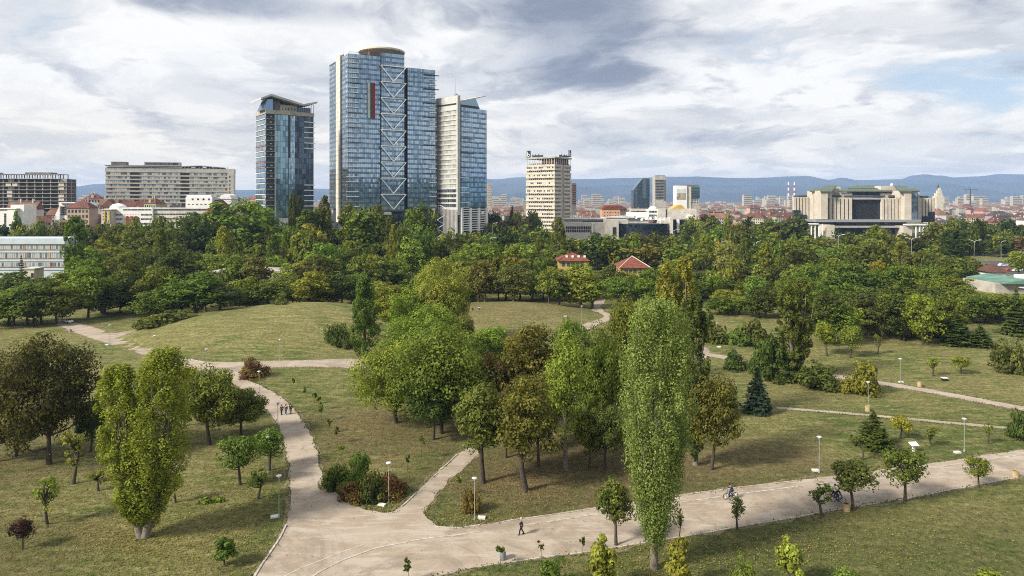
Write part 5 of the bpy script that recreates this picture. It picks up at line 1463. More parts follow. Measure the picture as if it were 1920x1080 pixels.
# ---- left edge white building
d = 455
B = bt('white_office', 'white building with dark vertical windows at the left picture edge', 'building', 20, d)
put(B, pbox(MB(), -30, 29, 392, 440, d, 14, base=True), 'wall', M['white']); put(B, pbox(MB(), 20, 45, 384, 440, d + 3, 12, base=True), 'stair_tower', M['white'])
putw(B, 'window', M['window'], pwin(-28, 14, 391.5 + 1, 395.5, d, 8, 1, .3), pwin(7.5, 12, 400, 424, d, 1, 6, .1), pwin(28, 32, 392, 410, d + 3, 1, 4, .1), pwin(-26, -4, 402, 424, d, 3, 1, 2.0))
put(B, pbox(MB(), -30, 30, 390.5, 392, d - .5, 15), 'roof', M['white'])
# ---- white house with dark glass front
d = 500
B = bt('terraced_glass_house', 'white terraced building with a large dark glass front, left of centre skyline', 'building', 128, d)
put(B, pbox(MB(), 111, 150, 381, 420, d + 2, 14, base=True), 'wall', M['white'])
mb = MB(); mb.xprism([(XW(150, d), 10), (XW(170, d), 10), (XW(170, d), ZW(402, d)), (XW(156, d), ZW(381, d)), (XW(150, d), ZW(381, d))], d, d + 14); put(B, mb, 'stepped_wing', M['white'])
mb = MB(); mb.xprism([(XW(103, d), 10), (XW(111, d), 10), (XW(111, d), ZW(386, d)), (XW(103, d), ZW(402, d))], d + .5, d + 14); put(B, mb, 'stepped_wing', M['white'])
put(B, pbox(MB(), 110, 151, 379.3, 381, d - .5, 17), 'roof_slab', M['white'])
putw(B, 'glass_front', M['glass_black'], pwin(115, 142, 387, 404, d + 2, 10, 5, .12))
putw(B, 'window', M['window'], pwin(116, 142, 382.5, 386, d + 2, 6, 1, .8), pwin(144, 146, 383, 388, d + 2, 1, 1, .1))
for k in range(4): put(B, pbox(MB(), 150 + k * 4, 156 + k * 4, 386 + k * 4.4, 388.6 + k * 4.4, d - .3, .3), 'terrace_window', M['dark'])
# ---- white building with red pillars
d = 430
B = bt('red_pillar_building', 'white office row with red pillars and long window bands', 'building', 300, d)
put(B, pbox(MB(), 212, 286, 391, 430, d, 14, base=True), 'wall', M['white']); put(B, pbox(MB(), 286, 398, 392, 430, d + 1.5, 13, base=True), 'long_wing', M['concrete_light'])
put(B, pbox(MB(), 230, 285, 389, 391.2, d + 2, 10), 'roof_glazing', M['pale_roof'])
mb = MB(); mb.xprism([(XW(287, d), ZW(392, d)), (XW(396, d), ZW(392, d)), (XW(392, d), ZW(389.6, d)), (XW(291, d), ZW(389.6, d))], d + 1, d + 10); put(B, mb, 'sloped_roof', M['pale_roof'])
for y0 in (400.6, 408.8, 417.6):
    putw(B, 'window_row', M['window'], pwin(214, 230, y0, y0 + 4, d, 6, 1, .25), pwin(232, 262, y0, y0 + 4, d, 6, 1, .9), pwin(264, 285, y0, y0 + 4, d, 9, 1, .2), pwin(289, 392, y0 - .6, y0 + 3, d + 1.5, 36, 1, .2))
putw(B, 'attic_window', M['window'], pwin(231, 284, 391.4, 395, d, 20, 1, .2), pwin(289, 390, 392.4, 395.2, d + 1.5, 34, 1, .2))
for x in (236, 244, 252): put(B, pbox(MB(), x, x + 3, 405, 428, d - 1.2, 1.0), 'red_pillar', M['red_paint'])
for x in (389, 399): put(B, pbox(MB(), x, x + 2, 390, 428, d - 1.0, 2), 'red_pier', M['red_paint'])
for k in range(4): put(B, pbox(MB(), 391, 399, 390 + k * 7.5, 392 + k * 7.5, d - .8, 1.8), 'red_beam', M['red_paint'])
put(B, pbox(MB(), 209, 212, 394, 428, d - .6, 8), 'red_edge', M['red_paint'])
mb = MB(); mb.lathe([(5, 0), (4.6, 1.6), (3.0, 2.9), (0.01, 3.5)], 20, 0, (XW(222, d + 6), d + 6, ZW(391.3, d + 6))); put(B, mb, 'dome', M['white'])
# ---- yellow house beside it
B = bt('yellow_house', 'narrow house with yellow pillars beside the red-pillared building', 'house', 198, 425)
put(B, pbox(MB(), 190, 208, 394, 430, 425, 10, base=True), 'wall', M['cream'])
for x in (194.5, 203): put(B, pbox(MB(), x, x + 2.4, 396, 416, 424.4, .5), 'yellow_pillar', M['yellow_roof'])
putw(B, 'window', M['window'], pwin(191, 207, 398, 414, 425, 3, 3, 1.0))
put(B, pbox(MB(), 189, 209, 392.6, 394, 424.4, 11), 'roof', M['concrete_light'])
B = bt('white_house', 'white balcony house in front of the long slab building', 'house', 372, 480)
put(B, pbox(MB(), 348, 398, 369, 430, 480, 12, base=True), 'wall', M['white']); put(B, pbox(MB(), 350, 396, 366, 369, 482, 8), 'attic', M['white'])
putw(B, 'window', M['window'], pwin(356, 397, 371.5, 376, 480, 4, 1, 2.5), pwin(350, 397, 380, 386, 480, 6, 1, 1.4), pwin(362, 396, 366.5, 368.5, 482, 5, 1, .6))
B = bt('gabled_house', 'dark-roofed house with arched white gable near the big rounded tree', 'house', 424, 490)
put(B, pbox(MB(), 412, 434, 372, 430, 490, 12, base=True), 'wall', M['white'])
mb = MB(); mb.xprism([(XW(411, 490), ZW(373, 490)), (XW(435, 490), ZW(373, 490)), (XW(431, 490), ZW(366, 490)), (XW(423, 490), ZW(363.5, 490)), (XW(415, 490), ZW(366, 490))], 489.5, 502); put(B, mb, 'gable', M['white'])
putw(B, 'window', M['window'], pwin(415, 432, 369, 373, 489.4, 2, 1, 1.2), pwin(415, 432, 376, 380, 490, 2, 1, 1.2))
mb = MB(); mb.xprism([(XW(395, 486), ZW(386, 486)), (XW(426, 486), ZW(386, 486)), (XW(414, 486), ZW(375, 486)), (XW(402, 486), ZW(375, 486))], 484, 492); put(B, mb, 'roof', M['brown_tile'])
put(B, pbox(MB(), 397, 424, 386, 430, 486, 5, base=True), 'lower_wall', M['brown_metal']); put(B, pbox(MB(), 408.5, 410.5, 386, 430, 485.5, .5), 'white_corner', M['white'])

# ---- far towers
d = 1350
B = bt('slanted_glass_tower', 'dark glass tower with slanted left side on the far skyline', 'tower', 1203, d)
mb = MB(); mb.xprism([(XW(1188, d), 0), (XW(1218, d), 0), (XW(1218, d), ZW(334.5, d)), (XW(1205, d), ZW(334.5, d)), (XW(1188, d), ZW(356, d))], d, d + 26); put(B, mb, 'body', M['glass_dark'])
for k in range(12):
    y = 337 + k * 2.6; x = max(1188, 1205 - (y - 334.5) * 17 / 21.5)
    put(B, pbox(MB(), x + .3, min(x + 9, 1203), y, y + .7, d - .6, .6), 'floor_line', M['glass_spandrel'])
    put(B, pbox(MB(), 1213.5, 1218.2, y, y + 1.1, d - .6, .6), 'floor_line', M['dark'])
put(B, pbox(MB(), 1205, 1212, 335.5, 372, d - .5, .5), 'pale_strip', M['glass_teal'])
B = bt('striped_tower', 'slender tower with white and dark horizontal stripes on the far skyline', 'tower', 1238, 1250)
d = 1250
put(B, pbox(MB(), 1228, 1249, 330, 378, d, 22, base=True), 'body', M['concrete'])
for k in range(13): put(B, pbox(MB(), 1229, 1244.5, 337 + k * 2.9, 338.6 + k * 2.9, d - .5, .5), 'dark_stripe', M['dark'])
put(B, pbox(MB(), 1245.5, 1248, 337, 376, d - .5, .5), 'window_strip', M['window']); put(B, pbox(MB(), 1230, 1247, 328.8, 330, d + 3, 14), 'roof_house', M['concrete_dark'])
d = 1020
B = bt('mural_building', 'white building with painted mural and greenish glass wing on the far skyline', 'building', 1290, d)
put(B, pbox(MB(), 1268, 1288, 348, 390, d, 20, base=True), 'mural_wall', M['white'])
put(B, pbox(MB(), 1269, 1286, 363, 374, d - .4, .4), 'mural', mat('mural', (0.42, 0.38, 0.26), .9, .3, .25, col2=(0.14, 0.13, 0.09)))
put(B, pbox(MB(), 1269, 1286, 354, 362.6, d - .4, .4), 'mural_sky', M['pale_roof'])
put(B, pbox(MB(), 1288, 1296, 350, 390, d + 2, 18, base=True), 'stair_shaft', M['cream']); put(B, pbox(MB(), 1296, 1312, 350, 372, d + 2, 18), 'glass_wing', M['glass_teal']); put(B, pbox(MB(), 1296, 1310, 372, 392, d + 3, 17, base=True), 'lower_wing', M['concrete'])
putw(B, 'window', M['window'], pwin(1297, 1309, 373, 382, d + 3, 4, 2, 1.2), pwin(1290.5, 1292.5, 354, 384, d + 2, 1, 7, 1.4))
for k in range(4): put(B, pbox(MB(), 1296, 1312, 353 + k * 4.6, 354 + k * 4.6, d + 1.6, .4), 'floor_line', M['mullion'])
put(B, pbox(MB(), 1276, 1310, 346.5, 350, d + 6, 8), 'roof_house', M['concrete_dark'])
B = bt('balcony_tower', 'slim dark balcony tower just right of the cream concrete block', 'building', 1077, 900)
put(B, pbox(MB(), 1072, 1080, 343, 392, 900, 14, base=True), 'wall', M['concrete_dark'])
for k in range(9): put(B, pbox(MB(), 1072, 1081.5, 346 + k * 4.2, 347.5 + k * 4.2, 898.8, 4), 'balcony', M['brown_metal'])
B = bt('grey_high_rise', 'grey apartment high-rise right behind the right glass tower', 'building', 918, 820)
put(B, pbox(MB(), 908, 922, 344, 395, 820, 12, base=True), 'wall', M['concrete'])
for k in range(9): putw(B, 'window_row', M['window'], pwin(914, 921.6, 346.5 + k * 4.6, 349 + k * 4.6, 820, 4, 1, .6))
for i, (px, dd) in enumerate(((1478.5, 2600), (1489.5, 2600))):
    c = bt('striped_chimney', ('left', 'right')[i] + ' one of two red and white striped chimneys on the skyline', 'chimney', px, dd)
    c['group'] = 'striped chimneys'
    for k in range(9):
        z0, z1 = 4 + k * 10.5, 4 + (k + 1) * 10.5
        mb = MB().tube((0, 0, z0), (0, 0, z1), 3.9 - k * .18, 3.9 - (k + 1) * .18, 12); mb.build('chimney_band', M['white'] if k % 2 == 0 else M['red_paint'], c)
c = bt('domed_hall', 'pale stepped building with pointed spire far right on the skyline', 'building', 1762, 1500); d = 1500
put(c, pbox(MB(), 1756, 1769, 368, 392, d, 15, base=True), 'wall', M['cream'])
for r0, y0, y1 in ((5.0, 362, 368), (3.4, 357, 362), (1.9, 352, 357)): put(c, pbox(MB(), 1762.5 - r0, 1762.5 + r0, y0, y1, d + (6.5 - r0), 2.3 * r0), 'tier', M['cream'])
mb = MB().tube((XW(1762.5, d), d + 7, ZW(351.5, d)), (XW(1762.5, d), d + 7, ZW(344, d)), 2.2, .2, 8); put(c, mb, 'spire', M['dark_metal'])
c = bt('tower_crane', 'dark tower crane on the right skyline near the mountains', 'crane', 1820, 1900); d = 1900
put(c, pbox(MB(), 1819.3, 1820.7, 357, 385, d, 2.2, base=True), 'mast', M['dark_metal']); put(c, pbox(MB(), 1809, 1834, 355.4, 356.3, d, 1.8), 'jib', M['dark_metal'])
mb = MB().tube((XW(1820, d), d + 1, ZW(356, d)), (XW(1820, d), d + 1, ZW(351.5, d)), 1.2, .3, 4); put(c, mb, 'apex', M['dark_metal'])
put(c, pbox(MB(), 1809, 1811.5, 356.3, 358.5, d, 1.8), 'counterweight', M['concrete_dark'])

# ---- media complex
d = 560
B = bt('media_complex', 'low white media building with curved dark glass front and roof dishes', 'building', 1180, d)
put(B, pbox(MB(), 1060, 1136, 417, 440, d + 4, 30, base=True), 'left_wing', M['concrete_light']); put(B, pbox(MB(), 1060, 1134, 411, 417, d + 14, 20), 'set_back_floor', M['concrete'])
putw(B, 'window_row', M['glass_black'], pwin(1061, 1108, 424, 436, d + 4, 14, 2, .3), pwin(1092, 1133, 414, 417.6, d + 14, 12, 1, .3))
put(B, pbox(MB(), 1110, 1112, 419, 440, d + 3, 1), 'pier', M['white']); put(B, pbox(MB(), 1058, 1137, 409.6, 411.2, d + 12, 22), 'roof', M['pale_roof'])
put(B, pbox(MB(), 1135, 1160, 412, 442, d - 2, 14, base=True), 'entrance_block', M['concrete_light']); put(B, pbox(MB(), 1149, 1155, 426, 442, d - 2.5, .5), 'entrance_slot', M['dark'])
put(B, pbox(MB(), 1160, 1178, 412, 420, d + 6, 14), 'roof_block', M['concrete_light'])
arc = [(XW(1160, d) + (XW(1258, d) - XW(1160, d)) * t, d - 2 + 9 * (2 * t - 1) ** 2) for t in np.linspace(0, 1, 21)]
mb = MB(); mb.prism([*arc, (arc[-1][0], d + 24), (arc[0][0], d + 24)], 0, ZW(420, d)); put(B, mb, 'curved_front', M['mullion'])
Q, rr = [], []
for (xa, ya), (xb, yb) in zip(arc, arc[1:]):
    for k in range(7):
        z1_, z0_ = ZW(420.5 + k * 3, d), ZW(423.2 + k * 3, d); Q.append([(xa + .1, ya - .1, z0_), (xb - .1, yb - .1, z0_), (xb - .1, yb - .1, z1_), (xa + .1, ya - .1, z1_)]); rr.append(brg.uniform())
putw(B, 'curved_glass', M['glass_dark'], (np.array(Q), np.array(rr)))
mb = MB(); mb.xprism([(XW(1138, d), ZW(410.5, d)), (XW(1220, d), ZW(410.5, d)), (XW(1218, d), ZW(409, d)), (XW(1180, d), ZW(406.5, d)), (XW(1140, d), ZW(409.5, d))], d + 20, d + 40); put(B, mb, 'hall_roof', M['pale_roof'])
put(B, pbox(MB(), 1140, 1216, 410.5, 420, d + 22, 16), 'hall', M['concrete_light'])
put(B, pbox(MB(), 1215, 1234, 393, 412, d + 34, 16), 'stair_tower', M['white']); mb = MB(); mb.lathe([(3.9, 0), (3.6, 1.4), (2.4, 2.6), (.01, 3.1)], 18, 0, (XW(1224, d + 40), d + 40, ZW(393.2, d + 40))); put(B, mb, 'stair_dome', M['white'])
putw(B, 'stair_window', M['glass_teal'], pwin(1217, 1232, 395, 399, d + 34, 3, 1, .2), pwin(1217, 1233, 402, 411, d + 34, 4, 2, .2))
put(B, pbox(MB(), 1180, 1216, 398, 412, d + 38, 16), 'office_wing', M['white']); put(B, pbox(MB(), 1184, 1216, 391.5, 395.5, d + 44, 10), 'office_attic', M['concrete']); putw(B, 'window_row', M['window'], pwin(1188, 1214, 395.5, 398, d + 38, 9, 1, .2))
put(B, pbox(MB(), 1234, 1306, 392, 440, d + 30, 22, base=True), 'big_hall', M['concrete_light']); put(B, pbox(MB(), 1248.5, 1250.2, 392, 420, d + 29.6, .4), 'wall_slot', M['dark'])
mb = MB(); mb.xprism([(XW(1276, d), ZW(391.8, d + 30)), (XW(1304, d), ZW(391.8, d + 30)), (XW(1296, d), ZW(384.5, d + 30)), (XW(1288, d), ZW(384.5, d + 30))], d + 31, d + 46); put(B, mb, 'yellow_roof', M['yellow_roof'])
put(B, pbox(MB(), 1256, 1262, 408, 436, d + 6, 10, base=True), 'wall_piece', M['concrete_light']); put(B, pbox(MB(), 1240, 1257, 409, 420, d + 10, 10), 'wall_piece', M['concrete_light'])
put(B, pbox(MB(), 1262, 1298, 412, 440, d + 12, 16, base=True), 'dark_glass_box', M['mullion']); putw(B, 'box_glass', M['glass_dark'], pwin(1263, 1297, 412.5, 436, d + 12, 10, 6, .15))
put(B, pbox(MB(), 1269, 1274, 411, 436, d + 11, .6), 'white_pier', M['white']); put(B, pbox(MB(), 1298, 1303, 404, 440, d + 12, 18, base=True), 'side_pier', M['white'])
putw(B, 'slot_window', M['window'], pwin(1282, 1292, 397.5, 400.5, d + 30, 4, 1, .7))
for di, (px, py, r) in zip((0, 1, 2, 3, 4, 5, 6, 0, 1), ((1191, 411, 1.7), (1203.5, 414.5, 1.3), (1212, 413, 1.5), (1218, 412.5, 1.7), (1227, 412.5, 2.0), (1236, 414.5, 1.4), (1244, 414, 1.5), (1078, 407, .9), (1087, 407.5, .9))):
    c = bt('satellite_dish', f'white roof dish, {ORD(di + 1)} from left of {"the big ones above the curved dark glass" if px > 1100 else "two small ones on the left media wing"}', 'satellite dish', px, d + (6 if px > 1100 else 18)); dd = d + (6 if px > 1100 else 18)
    c['group'] = 'roof dishes on the media building'; c.location.z = ZW(py, dd)
    k = MB(); k.lathe([(r * math.sin(a_), r * .9 * (1 - math.cos(a_))) for a_ in np.linspace(0.02, 1.15, 7)], 16)
    o = k.build('bowl', M['white'], c, smooth=True); o.rotation_euler = (R(55), 0, R(trng.uniform(-30, 30))); o.location = (0, 0, r * .7)
    MB().tube((0, 0, -1.2), (0, 0, r * .7), .15, .12, 6).build('mount', M['grey_metal'], c)
B = bt('orange_house', 'orange brick apartment house with red roof behind the media building', 'house', 1152, 640); d = 640
put(B, pbox(MB(), 1129, 1163, 392, 430, d, 14, base=True), 'wall', M['brick_orange']); put(B, pbox(MB(), 1163, 1176, 392, 430, d + 3, 12, base=True), 'side_wall', M['cream'])
mb = MB(); x0, x1 = XW(1128, d), XW(1177, d); mb.xprism([(x0, ZW(392.2, d)), (x1, ZW(392.2, d)), (XW(1165, d), ZW(385, d)), (XW(1135, d), ZW(385, d))], d - .6, d + 15); put(B, mb, 'roof', M['red_tile'])
putw(B, 'window', M['window'], pwin(1131, 1162, 395, 408, d, 6, 2, 1.8))
for x in (1137, 1146, 1152): put(B, pbox(MB(), x, x + 2.5, 385.5, 389, d - .9, 1.4), 'dormer', M['red_paint'])
# ---- the two red-roofed houses in the park
def hip_roof(mb, x0, x1, y0, y1, z0, h, ov=.7, m=0):
    x0, x1, y0, y1 = x0 - ov, x1 + ov, y0 - ov, y1 + ov; cy = (y0 + y1) / 2; s = (y1 - y0) / 2
    A, B_, C_, D_ = (x0, y0, z0), (x1, y0, z0), (x1, y1, z0), (x0, y1, z0); r0, r1 = (min(x0 + s, (x0 + x1) / 2), cy, z0 + h), (max(x1 - s, (x0 + x1) / 2 + .01), cy, z0 + h)
    for f in ((A, B_, r1, r0), (B_, C_, r1), (C_, D_, r0, r1), (D_, A, r0), (D_, C_, B_, A)): mb.face(f, m)
    return r0, r1
for px0, px1, yt, ye, yb, d, lab in ((1048, 1102, 473.5, 489, 512, 268, 'yellow house with red roof and four skylights in the park'), (1165, 1216, 480, 502, 512, 262, 'low house with hipped red roof and pale ridges in the park')):
    B = bt('park_house', lab, 'house', (px0 + px1) / 2, d)
    w2 = (px1 - px0) / F * d / 2; ze = ZW(ye, d); zt = ZW(yt, d + 6)
    MB().box(-w2, w2, 0, 13, 0, ze).build('wall', M['yellow_wall'], B)
    mb = MB(); r0, r1 = hip_roof(mb, -w2, w2, 0, 13, ze, zt - ze, .9); rf = mb.build('roof', M['red_tile'], B)
    mb = MB()
    for p, q in (((-w2 - .9, -.9, ze + .05), r0), ((w2 + .9, -.9, ze + .05), r1), (r0, r1)): mb.tube(p, q, .16, .16, 5)
    mb.build('ridge_tile', M['concrete_light'] if 'pale' in lab else M['red_tile'], rf)
    if 'sky' in lab:
        for k in range(4):
            x = -w2 * .5 + k * w2 * .42; t0 = .45; y = -.9 + 7.4 * t0; z = ze + (zt - ze) * t0
            MB().box(x, x + .8, y - .5, y + .6, z - .1, z + .62).build('skylight', M['white_metal'], rf)
    for k in range(5):
        x = -w2 + 1.2 + k * (2 * w2 - 2) / 5
        for z in (ze - 2.2, ze - 5.2):
            if z > .8: f = MB().box(x, x + 1.2, -.06, .02, z, z + 1.5).build('window', M['window'], B)
# ---- market and parking on the right
B = thing('market_roof', 'green and pale corrugated market roofs at the right edge', 'market', (215, 262, 0))
xg = XW(1838, 270) - 215
MB().box(xg + 1, 110, 1, 20, 0, 4.2).build('wall', M['concrete'], B)
for k in range(5):
    x0_ = xg + k * 19 + (3 if k == 0 else 0); mb = MB(); mb.xprism([(x0_, 4.2), (x0_ + 18.4, 4.2), (x0_ + 18.4, 4.6), (x0_ + 9, 6.0), (x0_, 4.6)], -1, 21); mb.build('green_roof', M['green_roof'], B)
for k in range(4): MB().box(xg + 7 + k * 14, xg + 19 + k * 14, -14, -3, 3.2, 3.45).build('pale_awning', M['pale_roof'], B)
for k in range(3): MB().box(xg + 9 + k * 13, xg + 21 + k * 13, -25, -16, 2.9, 3.15).build('red_awning', M['red_tile'], B)
mb = MB()
for k in range(12):
    for y_ in (-24, -17, -13, -4): mb.tube((xg + 8 + k * 5, y_, 0), (xg + 8 + k * 5, y_, 3), .06, .06, 5)
mb.build('awning_post', M['grey_metal'], B, kind='stuff')
MB().box(xg + 14, xg + 19, 5, 9, 5.6, 7.0).build('skylight', M['white'], B)
B = thing('dark_roof_hut', 'white hut with dark hipped roof beside the market', 'hut', (XW(1873, 290), 290, 0))
MB().box(-3, 3, 0, 8, 0, 5.7).build('wall', M['white'], B); mb = MB(); hip_roof(mb, -3.4, 3.4, -.2, 9, 5.7, 3.4); mb.build('roof', M['brown_tile'], B)
B = bt('kiosk', 'cream kiosk with flat roof in the trees on the right', 'kiosk', 1755, 345); d = 345
put(B, pbox(MB(), 1745, 1763, 494, 512, d, 6, base=True), 'wall', M['cream']); put(B, pbox(MB(), 1742, 1765, 509, 512, d - 2, 9), 'awning', M['white']); put(B, pbox(MB(), 1753.5, 1757.5, 488, 494, d + 2, 2), 'chimney', M['pale_roof'])
putw(B, 'window', M['window'], pwin(1746, 1762, 498, 504, d, 4, 1, .5))
put_lot = MB().box(212, 340, 322, 405, -.2, .06).build('parking_lot', M['asphalt']); tag(put_lot, kind='structure')
road = MB().box(-60, 330, 505, 520, -.2, .05).build('boulevard', M['asphalt']); tag(road, kind='structure')

# ================================================================ the town: red-roofed houses, each its own
def house_proto(w_, dp, h, kind, seed):
    r = random.Random(seed); wl = MB(); rf = MB(); Q, rr = [], []
    wl.box(-w_ / 2, w_ / 2, 0, dp, 0, h)
    if kind == 'hip': hip_roof(rf, -w_ / 2, w_ / 2, 0, dp, h, w_ * .16 + 1.4)
    elif kind == 'gable':
        rf.xprism([(-w_ / 2 - .5, h), (w_ / 2 + .5, h), (0, h + w_ * .3)], -.5, dp + .5)
    else:
        hh = w_ * .12 + 2.6
        b = len(rf.v); rf.v += [(-w_ / 2 - .6, -.6, h), (w_ / 2 + .6, -.6, h), (w_ / 2 + .6, dp / 2, h + hh), (-w_ / 2 - .6, dp / 2, h + hh), (w_ / 2 + .6, dp + .6, h), (-w_ / 2 - .6, dp + .6, h)]
        for f in ((0, 1, 2, 3), (2, 4, 5, 3), (0, 3, 5), (1, 4, 2), (0, 5, 4, 1)): rf.f.append(tuple(b + i for i in f)); rf.m.append(0)
    for k in range(r.randint(1, 3)):
        x = r.uniform(-w_ * .35, w_ * .35); wl.box(x, x + .8, dp * .4, dp * .4 + .8, h, h + w_ * .2 + 2.8)
    if r.random() < .6:
        x = r.uniform(-w_ * .3, w_ * .2); wl.box(x, x + 2.2, .3, dp * .35, h + .4, h + 2.6)
    nx = int(w_ / 2.6); nz = max(2, int(h / 3.1))
    fr = lambda u, o_, z: (u, -o_, z)
    return mesh_of(wl, 'wall', M['house_wall'], False), mesh_of(rf, 'roof', M['house_roof'], False), quads_mesh('window', *[panels(fr, w_ - 1, .8, h - .4, nx, nz, gap=1.1, start=-w_ / 2 + .5)[0], M['window']], np.array([r.random() for _ in range(nx * nz)]))
HP = [house_proto(*a_) for a_ in ((15, 11, 10, 'hip', 1), (18, 12, 13, 'hip', 2), (12, 12, 9, 'gable', 3), (22, 12, 14, 'long', 4), (26, 13, 12, 'long', 5), (14, 10, 15, 'hip', 6), (11, 10, 11, 'gable', 7), (30, 13, 16, 'hip', 8))]
HT = [house_proto(*a_) for a_ in ((18, 12, 25, 'hip', 11), (14, 11, 28, 'hip', 12), (24, 12, 26, 'long', 13), (16, 12, 29, 'long', 14))]
WC = {'cream': (0.46, 0.40, 0.32), 'white': (0.56, 0.55, 0.52), 'pinkish': (0.42, 0.32, 0.27), 'grey': (0.34, 0.33, 0.32), 'ochre': (0.42, 0.33, 0.21)}
RC = {'red': (0.145, 0.060, 0.046), 'rust': (0.185, 0.092, 0.062), 'brown': (0.12, 0.062, 0.048), 'dark': (0.07, 0.055, 0.055)}
hr = random.Random(4242)
def town(where, x0, x1, d0, d1, n, hf=1.0):
    items = []; tall = hf > 1.6; hf = 1.25 if tall else hf
    for i in range(n):
        t = hr.random(); d_ = 1 / (1 / d0 * (1 - t) + 1 / d1 * t)
        items.append((x0 + (x1 - x0) * (i + hr.uniform(0, 1)) / n, d_))
    for i, (px, d_) in enumerate(items):
        wcn, rcn = hr.choice(list(WC)), hr.choice(('red', 'red', 'red', 'rust', 'rust', 'brown', 'dark'))
        o = thing('town_house', f'{wcn} house with {rcn} roof, {ORD(i + 1)} from left of those {where}', 'house', (XW(px, d_), d_, 0), hr.choice((0, 0, .3, -.35, .6, 1.57, -.8)), 'houses ' + where)
        k = hr.uniform(.6, .95); o.scale = (k, k, k * hf * hr.uniform(.85, 1.15))
        wl, rf, wn = hr.choice(HT if tall else HP)
        a_ = link_mesh('wall', wl, o); b_ = link_mesh('roof', rf, o); c_ = link_mesh('window', wn, o, kind='stuff')
        a_.color = (*[c * hr.uniform(.85, 1.1) for c in WC[wcn]], 1); q = hr.uniform(.75, 1.2); b_.color = (*[c * q for c in RC[rcn]], 1)
town('below the unfinished frame', 30, 200, 470, 540, 9, 1.7)
town('beside the long slab block', 150, 215, 600, 1100, 10, 2.3)
town('below the long slab block', 165, 350, 500, 560, 17, 2.7)
town('between slab block and left tower', 430, 482, 500, 1500, 12, 2.2)
town('between left and main tower', 588, 620, 520, 1200, 6, 1.2)
town('left of the concrete block', 912, 990, 640, 1800, 24)
town('between concrete block and slanted tower', 1070, 1190, 650, 1800, 48)
town('between slanted tower and mural building', 1185, 1275, 680, 1800, 34)
town('right of the mural building', 1300, 1400, 700, 1800, 26)
town('left of the palace', 1395, 1492, 760, 1900, 26)
town('right of the palace', 1752, 1860, 760, 1900, 26)
town('at the right picture edge', 1855, 1935, 700, 1700, 18)
# everything beyond, too far to tell house from house
mbw, mbr, mbt = MB(), MB(), MB()
for i in range(1500):
    t = hr.random(); d_ = 1 / (1 / 1500 * (1 - t) + 1 / 5200 * t); px = hr.uniform(-150, 2080); x = XW(px, d_); w_ = hr.uniform(9, 26); h = hr.uniform(7, 17)
    mbw.box(x, x + w_, d_, d_ + 12, 0, h)
    hip_roof(mbr, x, x + w_, d_, d_ + 12, h, 3.5)
for i in range(150):
    px = hr.choice((hr.uniform(1085, 1165), hr.uniform(420, 640), hr.uniform(900, 1000), hr.uniform(1390, 1500), hr.uniform(1750, 1930), hr.uniform(140, 200))); d_ = hr.uniform(2100, 3400); x = XW(px, d_); w_ = hr.uniform(14, 30); h = hr.uniform(24, 52)
    mbw.box(x, x + w_, d_, d_ + 14, 0, h)
    for k in range(int(h / 6)): mbt.box(x + 1, x + w_ - 1, d_ - .4, d_, 3 + k * 6, 5 + k * 6)
tag(mbw.build('far_city', M['concrete']), 'pale far-off town blocks filling the plain before the mountains', 'city', kind='stuff')
tag(mbr.build('far_rooftops', mat('far_tile', (0.13, 0.062, 0.052), .9, .2, .02, col2=(0.22, 0.14, 0.12))), 'red roofs of the far-off town in the plain', 'rooftops', kind='stuff')
tag(mbt.build('far_window_bands', M['concrete_dark']), 'dark window bands on far-off tower blocks', 'windows', kind='stuff')
C_, R_ = [], []
for i in range(900):
    t = hr.random(); d_ = 1 / (1 / 560 * (1 - t) + 1 / 2600 * t); px = hr.uniform(-100, 2020)
    r_ = hr.uniform(3, 6); C_.append((XW(px, d_), d_, r_ * .9)); R_.append(r_)
fr_ = np.random.default_rng(5)
P_, N_, c_ = clump_leaves(np.array(C_), np.array(R_), 60, 1.5, fr_, zsc=1.1)
o = link_mesh('town_greenery', crown_mesh('town_greenery', P_, N_, c_, 1.6, fr_)); o.color = (*LC['d'], .05)
tag(o, 'mass of far-off street trees between the town roofs', 'trees', kind='stuff')
